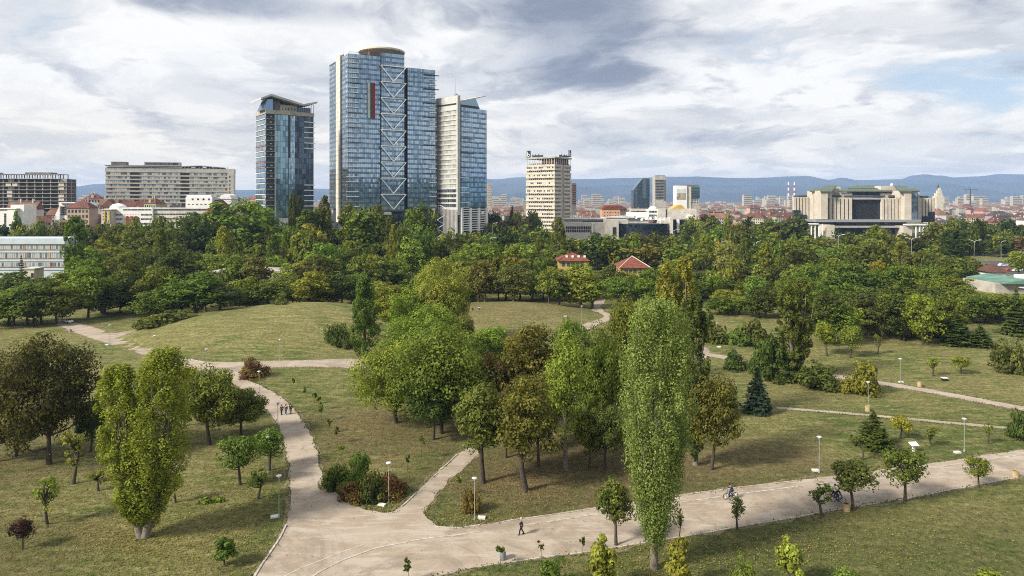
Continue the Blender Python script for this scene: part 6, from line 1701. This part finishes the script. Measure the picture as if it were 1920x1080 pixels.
# ================================================================ park furniture
def lamp_proto():
    t = thing('park_lamp', 'lamp', 'street lamp')
    MB().tube((0, 0, 0), (0, 0, .35), .13, .10, 10).build('foot', M['steel'], t)
    MB().tube((0, 0, .35), (0, 0, 4.6), .05, .04, 8).build('pole', M['steel'], t)
    h = MB().lathe([(.06, 4.45), (.16, 4.62), (.12, 4.70), (.05, 4.74)], 12).build('lamp_holder', M['grey_metal'], t, smooth=True)
    MB().lathe([(.02, 4.80), (.25, 4.78), (.34, 4.83), (.32, 4.89), (.18, 4.94), (.01, 4.96)], 20).build('lamp_shade', M['pale_roof'], t, smooth=True)
    MB().lathe([(.10, 4.68), (.17, 4.74), (.15, 4.80)], 12).build('lamp_glass', M['pale_roof'], t, smooth=True)
    return t
LP0 = lamp_proto(); first = True
LAMPS = [(206, 645, 'lamp post left of the side path at the far left'), (387, 697, 'lamp post at the foot of the mound near the red bush'), (525, 676, 'lamp post on the cross path below the mound'), (290, 668, 'low-lying lamp post on the mound side of the left path'),
         (486, 745, 'lamp post beside the red-brown bush at the path junction'), (521, 812, 'lamp post standing in front of the three walkers'), (503, 886, 'lamp post beside the small round tree left of the path'), (523, 970, 'lamp post at the left edge of the road fork'),
         (729, 942, 'lamp post in the bushes at the road fork'), (890, 975, 'lamp post right of the diagonal path'), (1536, 886, 'lamp post above the road near the cyclists'), (1808, 847, 'lamp post on the far right of the road'),
         (1628, 768, 'lamp post behind the dark bushy conifer'), (1688, 718, 'lamp post beside the lawn path on the far right lawn'), (1344, 641, 'lamp post before the thicket right of the poplar'), (1153, 560, 'lamp post beside the far winding path'),
         (1091, 608, 'lamp post among the bare trunks near the winding path'), (1127, 576, 'lamp post on the far bend of the winding path'), (118, 606, 'lamp post by the parked cart at the far left')]
for px, py, lab in LAMPS:
    x, y = G(px, py)
    o = LP0 if first else dup(LP0); first = False
    o.location = (x, y, max(ground_z(x, y), 0) - .02); o.rotation_euler.z = trng.uniform(0, 6); o['label'] = 'white-topped ' + lab; o['group'] = 'park lamps'
    o.rotation_euler.x = trng.uniform(-.008, .008)
# white concrete slabs lying beside the lamps
def slab(px, py, lab, s=1.0, first_=[]):
    x, y = G(px, py); z = max(ground_z(x, y), .0)
    t = thing('lamp_slab', lab, 'slab', (x, y, z - .02), trng.uniform(-.3, .3), 'pale slabs beside the lamps')
    MB().box(-.75 * s, .75 * s, -.5 * s, .5 * s, 0, .22).build('slab_top', M['plate'], t); MB().box(-.6 * s, .6 * s, -.4 * s, .4 * s, -.2, 0).build('slab_base', M['concrete'], t)
for px, py, lab in ((716, 948, 'pale slab beside the lamp at the road fork'), (515, 970, 'pale slab beside the lamp left of the road'), (903, 972, 'pale slab right of the lamp by the diagonal path'), (1529, 883, 'pale slab left of the lamp near the cyclists'),
                    (1795, 849, 'pale slab left of the far right lamp'), (1689, 717, 'pale slab below the lamp on the far right lawn'), (201, 647, 'pale slab at the foot of the far left lamp'), (1150, 575, 'pale slab near the winding path'), (1155, 561, 'second pale slab near the winding path'), (1060, 603, 'pale slab on the lawn below the bare trunks'), (1348, 651, 'pale slab before the thicket')):
    slab(px, py, lab, .58)
# information panel
x, y = G(1713, 847)
t = thing('information_panel', 'white tilted information panel on a post beside the road', 'sign', (x, y, ground_z(x, y)), .1)
MB().box(-.16, .16, -.11, .11, -.1, 1.05).build('post', M['white'], t)
p_ = MB().box(-.58, .58, -.42, .42, -.04, .04).build('panel', M['white_metal'], t); p_.location = (0, -.05, 1.15); p_.rotation_euler = (R(22), 0, 0)
# bins
def bin_(px, py, lab, m, hh=.95, r=.42):
    x, y = G(px, py)
    t = thing('litter_bin', lab, 'litter bin', (x, y, max(0, ground_z(x, y)) - .02))
    MB().lathe([(r * .92, 0), (r, .05), (r, hh), (r * .86, hh), (r * .86, .35)], 18).build('shell', m, t, smooth=False)
    MB().lathe([(r * .84, hh - .12), (.01, hh - .14)], 14).build('liner', M['dark'], t)
bin_(1587, 958, 'yellowish concrete bin beside the rounded chestnut tree', M['bin']); bin_(1904, 895, 'yellowish concrete bin at the right picture edge', M['bin']); bin_(941, 1049, 'grey concrete bin at the near road edge', M['bin_grey'])
bin_(1724, 725, 'small pale bin beside the lawn path', M['bin']); bin_(1627, 771, 'small pale bin at the lamp behind the conifer', M['bin']); bin_(1124, 553, 'small pale bin at the winding path', M['bin']); bin_(132, 622, 'small pale stone at the left path bend', M['bin_grey'], .7)
x, y = G(1771, 714)
t = thing('litter_bin', 'lone white-topped box on the far right lawn', 'box', (x, y, ground_z(x, y))); MB().box(-.45, .45, -.4, .4, 0, .5).build('body', M['dark'], t); MB().box(-.5, .5, -.45, .45, .5, .62).build('lid', M['white'], t)
# fallen branch on the left lawn
x, y = G(392, 942)
t = thing('fallen_branch', 'leafy fallen branch lying on the left lawn', 'branch', (x, y, ground_z(x, y)), .3)
MB().chain([(-1.5, -.3, .1), (-.3, 0, .15), (1.2, .2, .2)], [.06, .045, .015], 6).build('stem', M['bark'], t)
g2 = np.random.default_rng(8); P_, N_, c_ = clump_leaves(np.stack([g2.uniform(-1.2, 1.5, 12), g2.uniform(-.4, .5, 12), g2.uniform(.15, .45, 12)], 1), np.full(12, .4), 40, .2, g2); P_[:, 2] = np.abs(P_[:, 2])
o = link_mesh('foliage', crown_mesh('foliage', P_, N_, c_, .2, g2), t); o.color = (*LC['g'], .1)

# tall road lights
def road_light(px, ytop, d, lab, double=True):
    t = thing('road_light', lab, 'street lamp', (XW(px, d), d, 0), trng.uniform(-.3, .3), 'tall boulevard lights'); h = ZW(ytop, d)
    MB().tube((0, 0, 0), (0, 0, h - .8), .12, .07, 8).build('pole', M['rib_metal'], t)
    for s in ((-1, 1) if double else (1,)):
        a_ = MB().chain([(0, 0, h - .9), (s * .8, 0, h - .3), (s * 2.4, 0, h)], [.08, .07, .05], 6).build('arm', M['white_metal'], t)
        MB().box(*sorted((s * 2.1, s * 3.3)), -.2, .2, h - .04, h + .18).build('lamp_head', M['white_metal'], t)
for px, yt, d, lab, db in ((1572, 440, 330, 'double-armed road light in front of the palace', True), (1709, 446, 335, 'tall road light right of the palace pylon', True), (1827, 450, 355, 'double-armed road light above the market', True), (919, 445, 360, 'single-armed road light right of the right tower', False),
                           (924, 418, 470, 'far road light left of the concrete block', False), (937, 412, 510, 'second far road light left of the concrete block', False), (1264, 430, 420, 'road light in front of the media building', True), (1352, 452, 420, 'short road light by the parked cars', False),
                           (1418, 452, 345, 'white road light behind the yellow poplar', False), (1877, 452, 420, 'far road light at the right edge', False)):
    road_light(px, yt, d, lab, db)

# ================================================================ vehicles
def car_proto():
    t = thing('parked_car', 'car', 'car')
    L, W, prof = 4.3, 1.72, [(-2.15, .35), (2.15, .35), (2.18, .72), (1.95, .86), (.95, .95), (.30, 1.42), (-1.25, 1.46), (-1.95, 1.02), (-2.15, .90)]
    MB().xprism(prof, -W / 2, W / 2).build('body', M['car_white'], t)
    MB().xprism([(.98, .97), (.40, 1.36), (-1.18, 1.40), (-1.75, 1.03)], -W / 2 - .012, W / 2 + .012).build('side_window', M['glass_black'], t)
    mb = MB(); mb.face([(1.0, -.74, .97), (1.0, .74, .97), (.36, .68, 1.41), (.36, -.68, 1.41)]); mb.build('windscreen', M['glass_black'], t)
    for x in (-1.3, 1.3):
        for y in (-.80, .80):
            o = MB().tube((x, y - .11, .32), (x, y + .11, .32), .32, .32, 14).build('wheel', M['rubber'], t); MB().tube((x, y - .118, .32), (x, y + .118, .32), .18, .18, 10).build('rim', M['chrome'], o)
    for y in (-.6, .6): MB().box(2.12, 2.2, y - .2, y + .2, .62, .76).build('headlight', M['white_metal'], t)
    return t
CAR0 = car_proto(); fc = True
cc = [('white', 'car_white'), ('dark', 'car_dark'), ('grey', 'car_grey'), ('red', 'car_red'), ('blue', 'car_blue')]
def park(px, py, ci, lab, rz, d=None):
    global fc
    x, y = G(px, py) if d is None else (XW(px, d), d)
    o = CAR0 if fc else dup(CAR0); fc = False
    o.location = (x, y, .05); o.rotation_euler.z = rz; o['label'] = f'{cc[ci][0]} car {lab}'; o['group'] = 'parked cars'
    b = [c for c in o.children if c.name.startswith('body')][0]
    if b.data.users > 1: b.data = b.data.copy()
    b.data.materials[0] = M[cc[ci][1]]
for i, (px, d, ci) in enumerate(((1906, 345, 0), (1921, 344, 0), (1893, 346, 3), (1862, 366, 1), (1851, 364, 0), (1838, 344, 1), (1858, 354, 2), (1880, 372, 0), (1895, 374, 2), (1912, 375, 1))):
    park(px, 0, ci, f'on the parking lot by the market, {ORD(i + 1)} of its kind', (.2, .15, .1, 1.2, .1, .3, 1.5, .1, .2, .1)[i], d)
lotlab = ['in front of the dark-roofed hut, nearest the picture edge', 'cut off by the right picture edge on the parking lot', 'left of the white pair on the parking lot', 'behind the dark-roofed hut', 'left behind the dark-roofed hut', 'left of the dark-roofed hut', 'just behind the hut roof', 'in the back row of the lot, left', 'in the back row of the lot, middle', 'in the back row of the lot, right']
for o, lb in zip([q for q in COL.objects if q.name.startswith('parked_car')], lotlab): o['label'] = o['label'].split(' car ')[0] + ' car ' + lb
for i in range(14): park(960 + i * 4.6, 0, (0, 2, 1, 0, 3)[i % 5], f'in the boulevard row right of the right tower, {ORD(i + 1)} from left', .0 + (i % 2) * 3.14, 507 + (i % 3) * 4)
for i in range(9): park(1372 + i * 8.5, 0, (0, 2, 0, 1, 3)[i % 5], f'in the row behind the pale willow-like tree, {ORD(i + 1)} from left', .2 * (i % 3), 287 + (i % 3) * 5)
for i in range(6): park(1340 + i * 9, 0, (0, 0, 2, 1)[i % 4], f'in the far row before the media building, {ORD(i + 1)} from left', .1, 500 + 4 * (i % 2))
# white cart with canopy at the far left
x, y = G(128, 606)
t = thing('utility_cart', 'small white utility cart parked at the far left path end', 'cart', (x, y, .05), 2.6)
MB().xprism([(-1.5, .35), (1.5, .35), (1.55, .75), (.9, .9), (-1.5, .9)], -.65, .65).build('body', M['car_white'], t); MB().box(-.9, .9, -.65, .65, 1.8, 1.9).build('canopy', M['white'], t)
for xx in (-.85, .85):
    for yy in (-.6, .6): MB().tube((xx, yy, .85), (xx, yy, 1.8), .035, .035, 5).build('canopy_post', M['grey_metal'], t)
for xx in (-1, 1):
    for yy in (-.62, .62): MB().tube((xx, yy - .1, .27), (xx, yy + .1, .27), .27, .27, 12).build('wheel', M['rubber'], t)
MB().box(-.6, .1, -.55, .55, .9, 1.15).build('seat', M['dark'], t)
x, y = G(117, 606)
t = thing('info_post', 'dark blue sign post next to the parked cart', 'sign', (x, y, 0)); MB().tube((0, 0, 0), (0, 0, 4.2), .07, .07, 6).build('pole', M['dark_metal'], t); MB().box(-.5, .5, -.08, .08, 2.3, 3.6).build('board', M['navy'], t)

# ================================================================ bicycles and people
def bicycle(loc, rz, lab, fm='dark_metal', s=1.0):
    t = thing('bicycle', lab, 'bicycle', loc, rz); t.scale = (s, s, s)
    for x in (-.52, .54):
        ring = [(x + .33 * math.cos(a_), 0, .34 + .33 * math.sin(a_)) for a_ in np.linspace(0, 2 * math.pi, 25)]
        wv_ = MB().chain(ring, [.03] * 25, 6).build('wheel', M['rubber'], t, smooth=True)
        mb = MB().chain([(x + .29 * math.cos(a_), 0, .34 + .29 * math.sin(a_)) for a_ in np.linspace(0, 2 * math.pi, 25)], [.012] * 25, 5); mb.build('rim', M['chrome'], wv_)
        mb = MB()
        for a_ in np.linspace(0, math.pi, 8)[:-1]: mb.tube((x + .3 * math.cos(a_), 0, .34 + .3 * math.sin(a_)), (x - .3 * math.cos(a_), 0, .34 - .3 * math.sin(a_)), .004, .004, 3)
        mb.tube((x, -.05, .34), (x, .05, .34), .03, .03, 8); mb.build('spoke', M['chrome'], wv_, kind='stuff')
    fr = MB()
    for p, q in (((-.52, 0, .34), (-.08, 0, .32)), ((-.52, 0, .34), (-.2, 0, .82)), ((-.08, 0, .32), (-.22, 0, .9)), ((-.08, 0, .32), (.40, 0, .78)), ((-.2, 0, .82), (.38, 0, .88)), ((.54, 0, .34), (.38, 0, .98))): fr.tube(p, q, .022, .022, 6)
    fr.build('frame', M[fm], t); MB().chain([(-.36, 0, .93), (-.22, 0, .95), (-.08, 0, .93)], [.07, .06, .02], 7).build('saddle', M['rubber'], t)
    mb = MB().chain([(.30, -.3, 1.03), (.36, 0, 1.0), (.30, .3, 1.03)], [.016] * 3, 5); mb.build('handlebar', M['dark_metal'], t)
    mb = MB().tube((-.08, -.09, .32), (.06, -.09, .20), .014, .014, 5); mb.tube((-.08, .09, .32), (-.22, .09, .44), .014, .014, 5); mb.box(.0, .12, -.17, -.08, .18, .21); mb.box(-.28, -.16, .08, .17, .43, .46); mb.tube((-.08, -.1, .32), (-.08, .1, .32), .09, .09, 10); mb.build('crank', M['dark_metal'], t)
    return t

def skin_obj(name, V, E, rad, m, parent, root=0, lev=1):
    """one continuous surface grown over a jointed skeleton"""
    me = bpy.data.meshes.new(name); me.from_pydata(V, E, []); me.update()
    o = bpy.data.objects.new(name, me); COL.objects.link(o)
    sk = o.modifiers.new('skin', 'SKIN'); sk.use_smooth_shade = True
    if not me.skin_vertices: me.attributes  # layer is created with the modifier
    lay = me.skin_vertices[0] if len(me.skin_vertices) else None
    if lay is None:
        bpy.context.view_layer.objects.active = o
        bpy.ops.mesh.customdata_skin_add(); lay = me.skin_vertices[0]
    for i, r_ in enumerate(rad): lay.data[i].radius = (r_, r_) if not isinstance(r_, tuple) else r_; lay.data[i].use_root = (i == root)
    ss_ = o.modifiers.new('sub', 'SUBSURF'); ss_.levels = lev; ss_.render_levels = lev
    me.materials.append(m); o.parent = parent
    return o
def person(loc, rz, lab, J, top, legs, hair='dark_hair', shoes='rubber', long_hair=False, scale=1.0):
    """J: joints in metres, x = facing direction; body is one surface, clothes are shells over it"""
    t = thing('person', lab, 'person', loc, rz); t.scale = (scale,) * 3
    names = ['pelvis', 'waist', 'chest', 'neck', 'head', 'crown', 'shl', 'ell', 'wrl', 'hal', 'shr', 'elr', 'wrr', 'har', 'hil', 'knl', 'anl', 'tol', 'hir', 'knr', 'anr', 'tor']
    V = [J[n] for n in names]; ix = {n: i for i, n in enumerate(names)}
    E = [('pelvis', 'waist'), ('waist', 'chest'), ('chest', 'neck'), ('neck', 'head'), ('head', 'crown'), ('chest', 'shl'), ('shl', 'ell'), ('ell', 'wrl'), ('wrl', 'hal'), ('chest', 'shr'), ('shr', 'elr'), ('elr', 'wrr'), ('wrr', 'har'),
         ('pelvis', 'hil'), ('hil', 'knl'), ('knl', 'anl'), ('anl', 'tol'), ('pelvis', 'hir'), ('hir', 'knr'), ('knr', 'anr'), ('anr', 'tor')]
    rad = dict(pelvis=(.13, .10), waist=(.125, .095), chest=(.145, .10), neck=.055, head=.088, crown=.07, shl=.06, ell=.045, wrl=.032, hal=.036, shr=.06, elr=.045, wrr=.032, har=.036, hil=.085, knl=.056, anl=.04, tol=.036, hir=.085, knr=.056, anr=.04, tor=.036)
    skin_obj('body', V, [(ix[a_], ix[b_]) for a_, b_ in E], [rad[n] for n in names], M['skin'], t)
    def shell(nm, keep, grow, m, ed):
        k = {n: i for i, n in enumerate(keep)}
        rr_ = [tuple(q + grow for q in rad[n]) if isinstance(rad[n], tuple) else rad[n] + grow for n in keep]
        skin_obj(nm, [J[n] for n in keep], [(k[a_], k[b_]) for a_, b_ in ed], rr_, m, t)
    shell('jacket', ['chest', 'waist', 'pelvis', 'shl', 'ell', 'wrl', 'shr', 'elr', 'wrr'], .022, M[top], [('chest', 'waist'), ('waist', 'pelvis'), ('chest', 'shl'), ('shl', 'ell'), ('ell', 'wrl'), ('chest', 'shr'), ('shr', 'elr'), ('elr', 'wrr')])
    shell('trousers', ['pelvis', 'hil', 'knl', 'anl', 'hir', 'knr', 'anr'], .024, M[legs], [('pelvis', 'hil'), ('hil', 'knl'), ('knl', 'anl'), ('pelvis', 'hir'), ('hir', 'knr'), ('knr', 'anr')])
    for s in 'lr':
        a_, b_ = Vector(J['an' + s]), Vector(J['to' + s]); MB().chain([tuple(a_ + Vector((-.08, 0, -.02))), tuple(a_.lerp(b_, .5) + Vector((0, 0, -.01))), tuple(b_ + Vector((.05, 0, 0)))], [.05, .052, .035], 8).build('shoe', M[shoes], t, smooth=True)
    hd = Vector(J['head']); cr = Vector(J['crown'])
    mb = MB(); mb.lathe([(.105, -.02), (.115, .05), (.10, .12), (.06, .16), (.005, .175)], 14, 0, tuple(hd + Vector((-.022, 0, .0))))
    if long_hair: mb.chain([tuple(hd + Vector((-.06, 0, .1))), tuple(hd + Vector((-.10, 0, -.1))), tuple(hd + Vector((-.11, 0, -.28)))], [.09, .095, .05], 8)
    mb.build('hair', M[hair], t, smooth=True)
    nose = MB().chain([tuple(hd + Vector((.085, 0, .035))), tuple(hd + Vector((.115, 0, .0)))], [.012, .018], 5); nose.build('nose', M['skin'], t)
    for s, nm in ((1, 'l'), (-1, 'r')):          # four fingers and a thumb, slightly curled
        h_, w_ = Vector(J['ha' + nm]), Vector(J['wr' + nm]); dr = (h_ - w_).normalized(); sd = dr.cross(Vector((0, 1, 0) if abs(dr.y) < .8 else (1, 0, 0))).normalized()
        mb = MB()
        for q in range(4):
            b0 = h_ + sd * (.027 - q * .018); ln = (.07, .08, .075, .06)[q]; mb.chain([tuple(b0), tuple(b0 + dr * ln * .55), tuple(b0 + dr * ln * .9 + Vector((0, -s * .02, 0)))], [.010, .009, .007], 5)
        b0 = w_.lerp(h_, .6) + sd * .03; mb.chain([tuple(b0), tuple(b0 + sd * .03 + dr * .025), tuple(b0 + sd * .035 + dr * .06)], [.011, .010, .008], 5)
        mb.build('fingers', M['skin'], t)
    return t
def walk_pose(st=.22, arm=.18, bend=.06, akimbo=False):
    return dict(pelvis=(0, 0, .95), waist=(.01, 0, 1.1), chest=(.03, 0, 1.33), neck=(.035, 0, 1.49), head=(.05, 0, 1.60), crown=(.045, 0, 1.70), shl=(.02, .19, 1.40), ell=(-.04 - arm * .4, .24, 1.12), wrl=(.02 - arm * .8, .23, .90), hal=(.04 - arm * .9, .225, .83),
                shr=(.02, -.19, 1.40), elr=((-.08, -.38, 1.18) if akimbo else (.0 + arm * .5, -.24, 1.12)), wrr=((.06, -.24, 1.02) if akimbo else (.10 + arm, -.22, .93)), har=((.08, -.18, .98) if akimbo else (.13 + arm, -.215, .87)),
                hil=(0, .10, .90), knl=(st * .55 + bend, .10, .50), anl=(st, .10, .09), tol=(st + .13, .10, .045), hir=(0, -.10, .90), knr=(-st * .25 + .03, -.10, .49), anr=(-st, -.10, .10), tor=(-st + .13, -.10, .045))
def ride_pose(up=0.0):
    return dict(pelvis=(-.22, 0, 1.03), waist=(-.16, 0, 1.17), chest=(.02, 0, 1.38), neck=(.12, 0, 1.50), head=(.18, 0, 1.60), crown=(.18, 0, 1.70), shl=(.04, .18, 1.42), ell=(.17, .25, 1.18), wrl=(.29, .27, 1.07), hal=(.33, .27, 1.05),
                shr=(.04, -.18, 1.42), elr=(.17, -.25, 1.18), wrr=(.29, -.27, 1.07), har=(.33, -.27, 1.05), hil=(-.18, .10, .98), knl=(.14, .12, .80), anl=(-.20, .12, .52), tol=(-.08, .12, .49), hir=(-.18, -.10, .98), knr=(.10, -.12, .62), anr=(.03, -.12, .28), tor=(.16, -.12, .25))
def sit_pose():
    return dict(pelvis=(0, 0, .13), waist=(-.05, 0, .28), chest=(-.04, 0, .52), neck=(.0, 0, .68), head=(.03, 0, .79), crown=(.03, 0, .89), shl=(-.03, .19, .60), ell=(.08, .25, .36), wrl=(.28, .20, .36), hal=(.34, .18, .36), shr=(-.03, -.19, .60), elr=(.08, -.25, .36), wrr=(.28, -.20, .36), har=(.34, -.18, .36),
                hil=(.06, .10, .12), knl=(.42, .14, .45), anl=(.62, .12, .10), tol=(.75, .12, .05), hir=(.06, -.10, .12), knr=(.42, -.14, .45), anr=(.62, -.12, .10), tor=(.75, -.12, .05))
Z0 = .03
x, y = G(978, 1003); person((x, y, Z0), R(180 + 8), 'grey-haired person in navy jacket and black trousers walking left on the road', walk_pose(.25, .12), 'navy_cloth', 'black_cloth', 'grey_hair', scale=1.08)
x, y = G(528, 778); person((x, y, Z0), R(-95), 'walker in maroon top, left of the three people on the curved path', walk_pose(.12, .1), 'maroon_cloth', 'black_cloth')
x, y = G(536, 778); person((x, y, Z0), R(-92), 'walker in blue jeans with hand on hip, middle of the three people', walk_pose(.14, .1, akimbo=True), 'black_cloth', 'denim', shoes='white', scale=1.04)
x, y = G(545, 776); person((x, y, Z0), R(-85), 'walker in olive jacket and black trousers, right of the three people', walk_pose(.1, .08), 'olive_cloth', 'black_cloth', long_hair=True)
x, y = G(1370, 936); a_ = R(180 + 10)
bicycle((x, y, Z0), a_, 'dark mountain bicycle ridden left along the road', 'dark_metal', 1.12); person((x, y, Z0), a_, 'cyclist in grey-blue hooded top riding left along the road', ride_pose(), 'teal_cloth', 'blue_cloth', scale=1.12)
x, y = G(1563, 936); a_ = R(-25)
bicycle((x, y, Z0), a_, 'dark bicycle of the rider in the white top, half behind a sapling', 'dark_metal', 1.08); person((x, y, Z0), a_, 'rider in white top and dark trousers half hidden behind a sapling', ride_pose(), 'white_cloth', 'navy_cloth', scale=1.08)
x, y = G(1571, 943); a_ = R(-20)
bicycle((x, y, Z0), a_, 'blue bicycle beside the yellowish concrete bin', 'car_blue', 1.05); person((x, y, Z0), a_, 'rider in dark clothes on the blue bicycle near the chestnut tree', ride_pose(), 'black_cloth', 'blue_cloth', scale=1.08)
for px, d, rz, tp, lb in ((886, 208, -1.4, 'black_cloth', 'left'), (899, 209, -1.7, 'white_cloth', 'right')):
    x = XW(px, d); person((x, d, ground_z(x, d)), rz, f'{lb} one of two people sitting on the brown mound', sit_pose(), tp, 'navy_cloth')

# ================================================================ grass tufts and fallen leaves near the camera
g3 = np.random.default_rng(17)
def scatter(n, ylo, yhi, xlo=-20, xhi=1940):
    py = yhi - (yhi - ylo) * g3.uniform(0, 1, n) ** .8; px = g3.uniform(xlo, xhi, n)
    d_ = F * CAMH / (py - HZ); return (px - 960) / F * d_, d_
def blades(x, y, hmin, hmax, wmin, wmax, name, label, kind_):
    z = ground_zn(x, y); n = len(x); h = g3.uniform(hmin, hmax, n); wd = g3.uniform(wmin, wmax, n); a_ = g3.uniform(0, np.pi, n); lean = g3.normal(size=(n, 2)) * .35 * h[:, None]
    dx, dy = np.cos(a_) * wd / 2, np.sin(a_) * wd / 2
    V_ = np.stack([np.stack([x - dx, y - dy, z - .02], 1), np.stack([x + dx, y + dy, z - .02], 1), np.stack([x + dx * .45 + lean[:, 0], y + dy * .45 + lean[:, 1], z + h], 1), np.stack([x - dx * .55 + lean[:, 0], y - dy * .55 + lean[:, 1], z + h * .85], 1)], 1)
    return V_
x, y = scatter(70000, 690, 1120); ok = ~inside(x, y); x, y = x[ok], y[ok]
gn = np.array([noise.noise(Vector((a_ * .16, b_ * .16, 2.2))) for a_, b_ in zip(x, y)])
o = link_mesh('grass_tufts', quads_mesh('grass_tufts', blades(x, y, .03, .11, .06, .20, '', '', ''), LEAF, g3.uniform(0, 1, len(x)), np.clip(.5 + gn * .7 + g3.normal(size=len(x)) * .15, 0, 1)))
o.color = (0.150, 0.150, 0.062, .25); tag(o, 'short uneven grass covering the near lawns', 'grass', kind='stuff')
# taller fringe along the path edges
ed = SEG[(SEG[:, 1] < 150)]; k = g3.integers(0, len(ed), 16000); t_ = g3.uniform(0, 1, 16000)
x = ed[k, 0] + (ed[k, 2] - ed[k, 0]) * t_ + g3.normal(size=16000) * .22; y = ed[k, 1] + (ed[k, 3] - ed[k, 1]) * t_ + g3.normal(size=16000) * .22
ok = ~inside(x, y) | (g3.uniform(0, 1, 16000) < .25); x, y = x[ok], y[ok]
o = link_mesh('verge_grass', quads_mesh('verge_grass', blades(x, y, .06, .24, .06, .22, '', '', ''), LEAF, g3.uniform(0, 1, len(x)), g3.uniform(0, 1, len(x))))
o.color = (0.10, 0.125, 0.036, .15); tag(o, 'taller ragged grass along the gravel edges', 'grass', kind='stuff')
# fallen leaves
xs, ys = [], []
for px, py, rx, ry, n in ((270, 1010, 190, 60, 2600), (450, 960, 90, 110, 1500), (1210, 1050, 220, 50, 1300), (1500, 1020, 330, 70, 1700), (640, 860, 110, 90, 800), (960, 920, 160, 60, 1300), (700, 950, 70, 16, 350), (880, 970, 60, 20, 350), (1650, 900, 250, 60, 500), (900, 760, 500, 100, 900)):
    a_ = g3.normal(size=n) * rx * .55 + px; b_ = np.clip(g3.normal(size=n) * ry * .55 + py, 640, 1120); d_ = F * CAMH / (b_ - HZ); xs.append((a_ - 960) / F * d_); ys.append(d_)
x, y = np.concatenate(xs), np.concatenate(ys); ok = ~inside(x, y) | (g3.uniform(0, 1, len(x)) < .12); x, y = x[ok], y[ok]
P_ = np.stack([x, y, np.maximum(ground_zn(x, y), .03 * inside(x, y)) + g3.uniform(.05, .14, len(x))], 1); N_ = unit(np.array([0, 0, 1.]) + g3.normal(size=P_.shape) * .35)
o = link_mesh('fallen_leaves', quads_mesh('fallen_leaves', leaves_at(P_, N_, .13, g3, 1.3), LEAF, g3.uniform(0, 1, len(x)), g3.uniform(0, 1, len(x))))
o.color = (0.30, 0.25, 0.07, .35); tag(o, 'yellow and brown fallen leaves scattered over the lawns', 'leaves', kind='stuff')
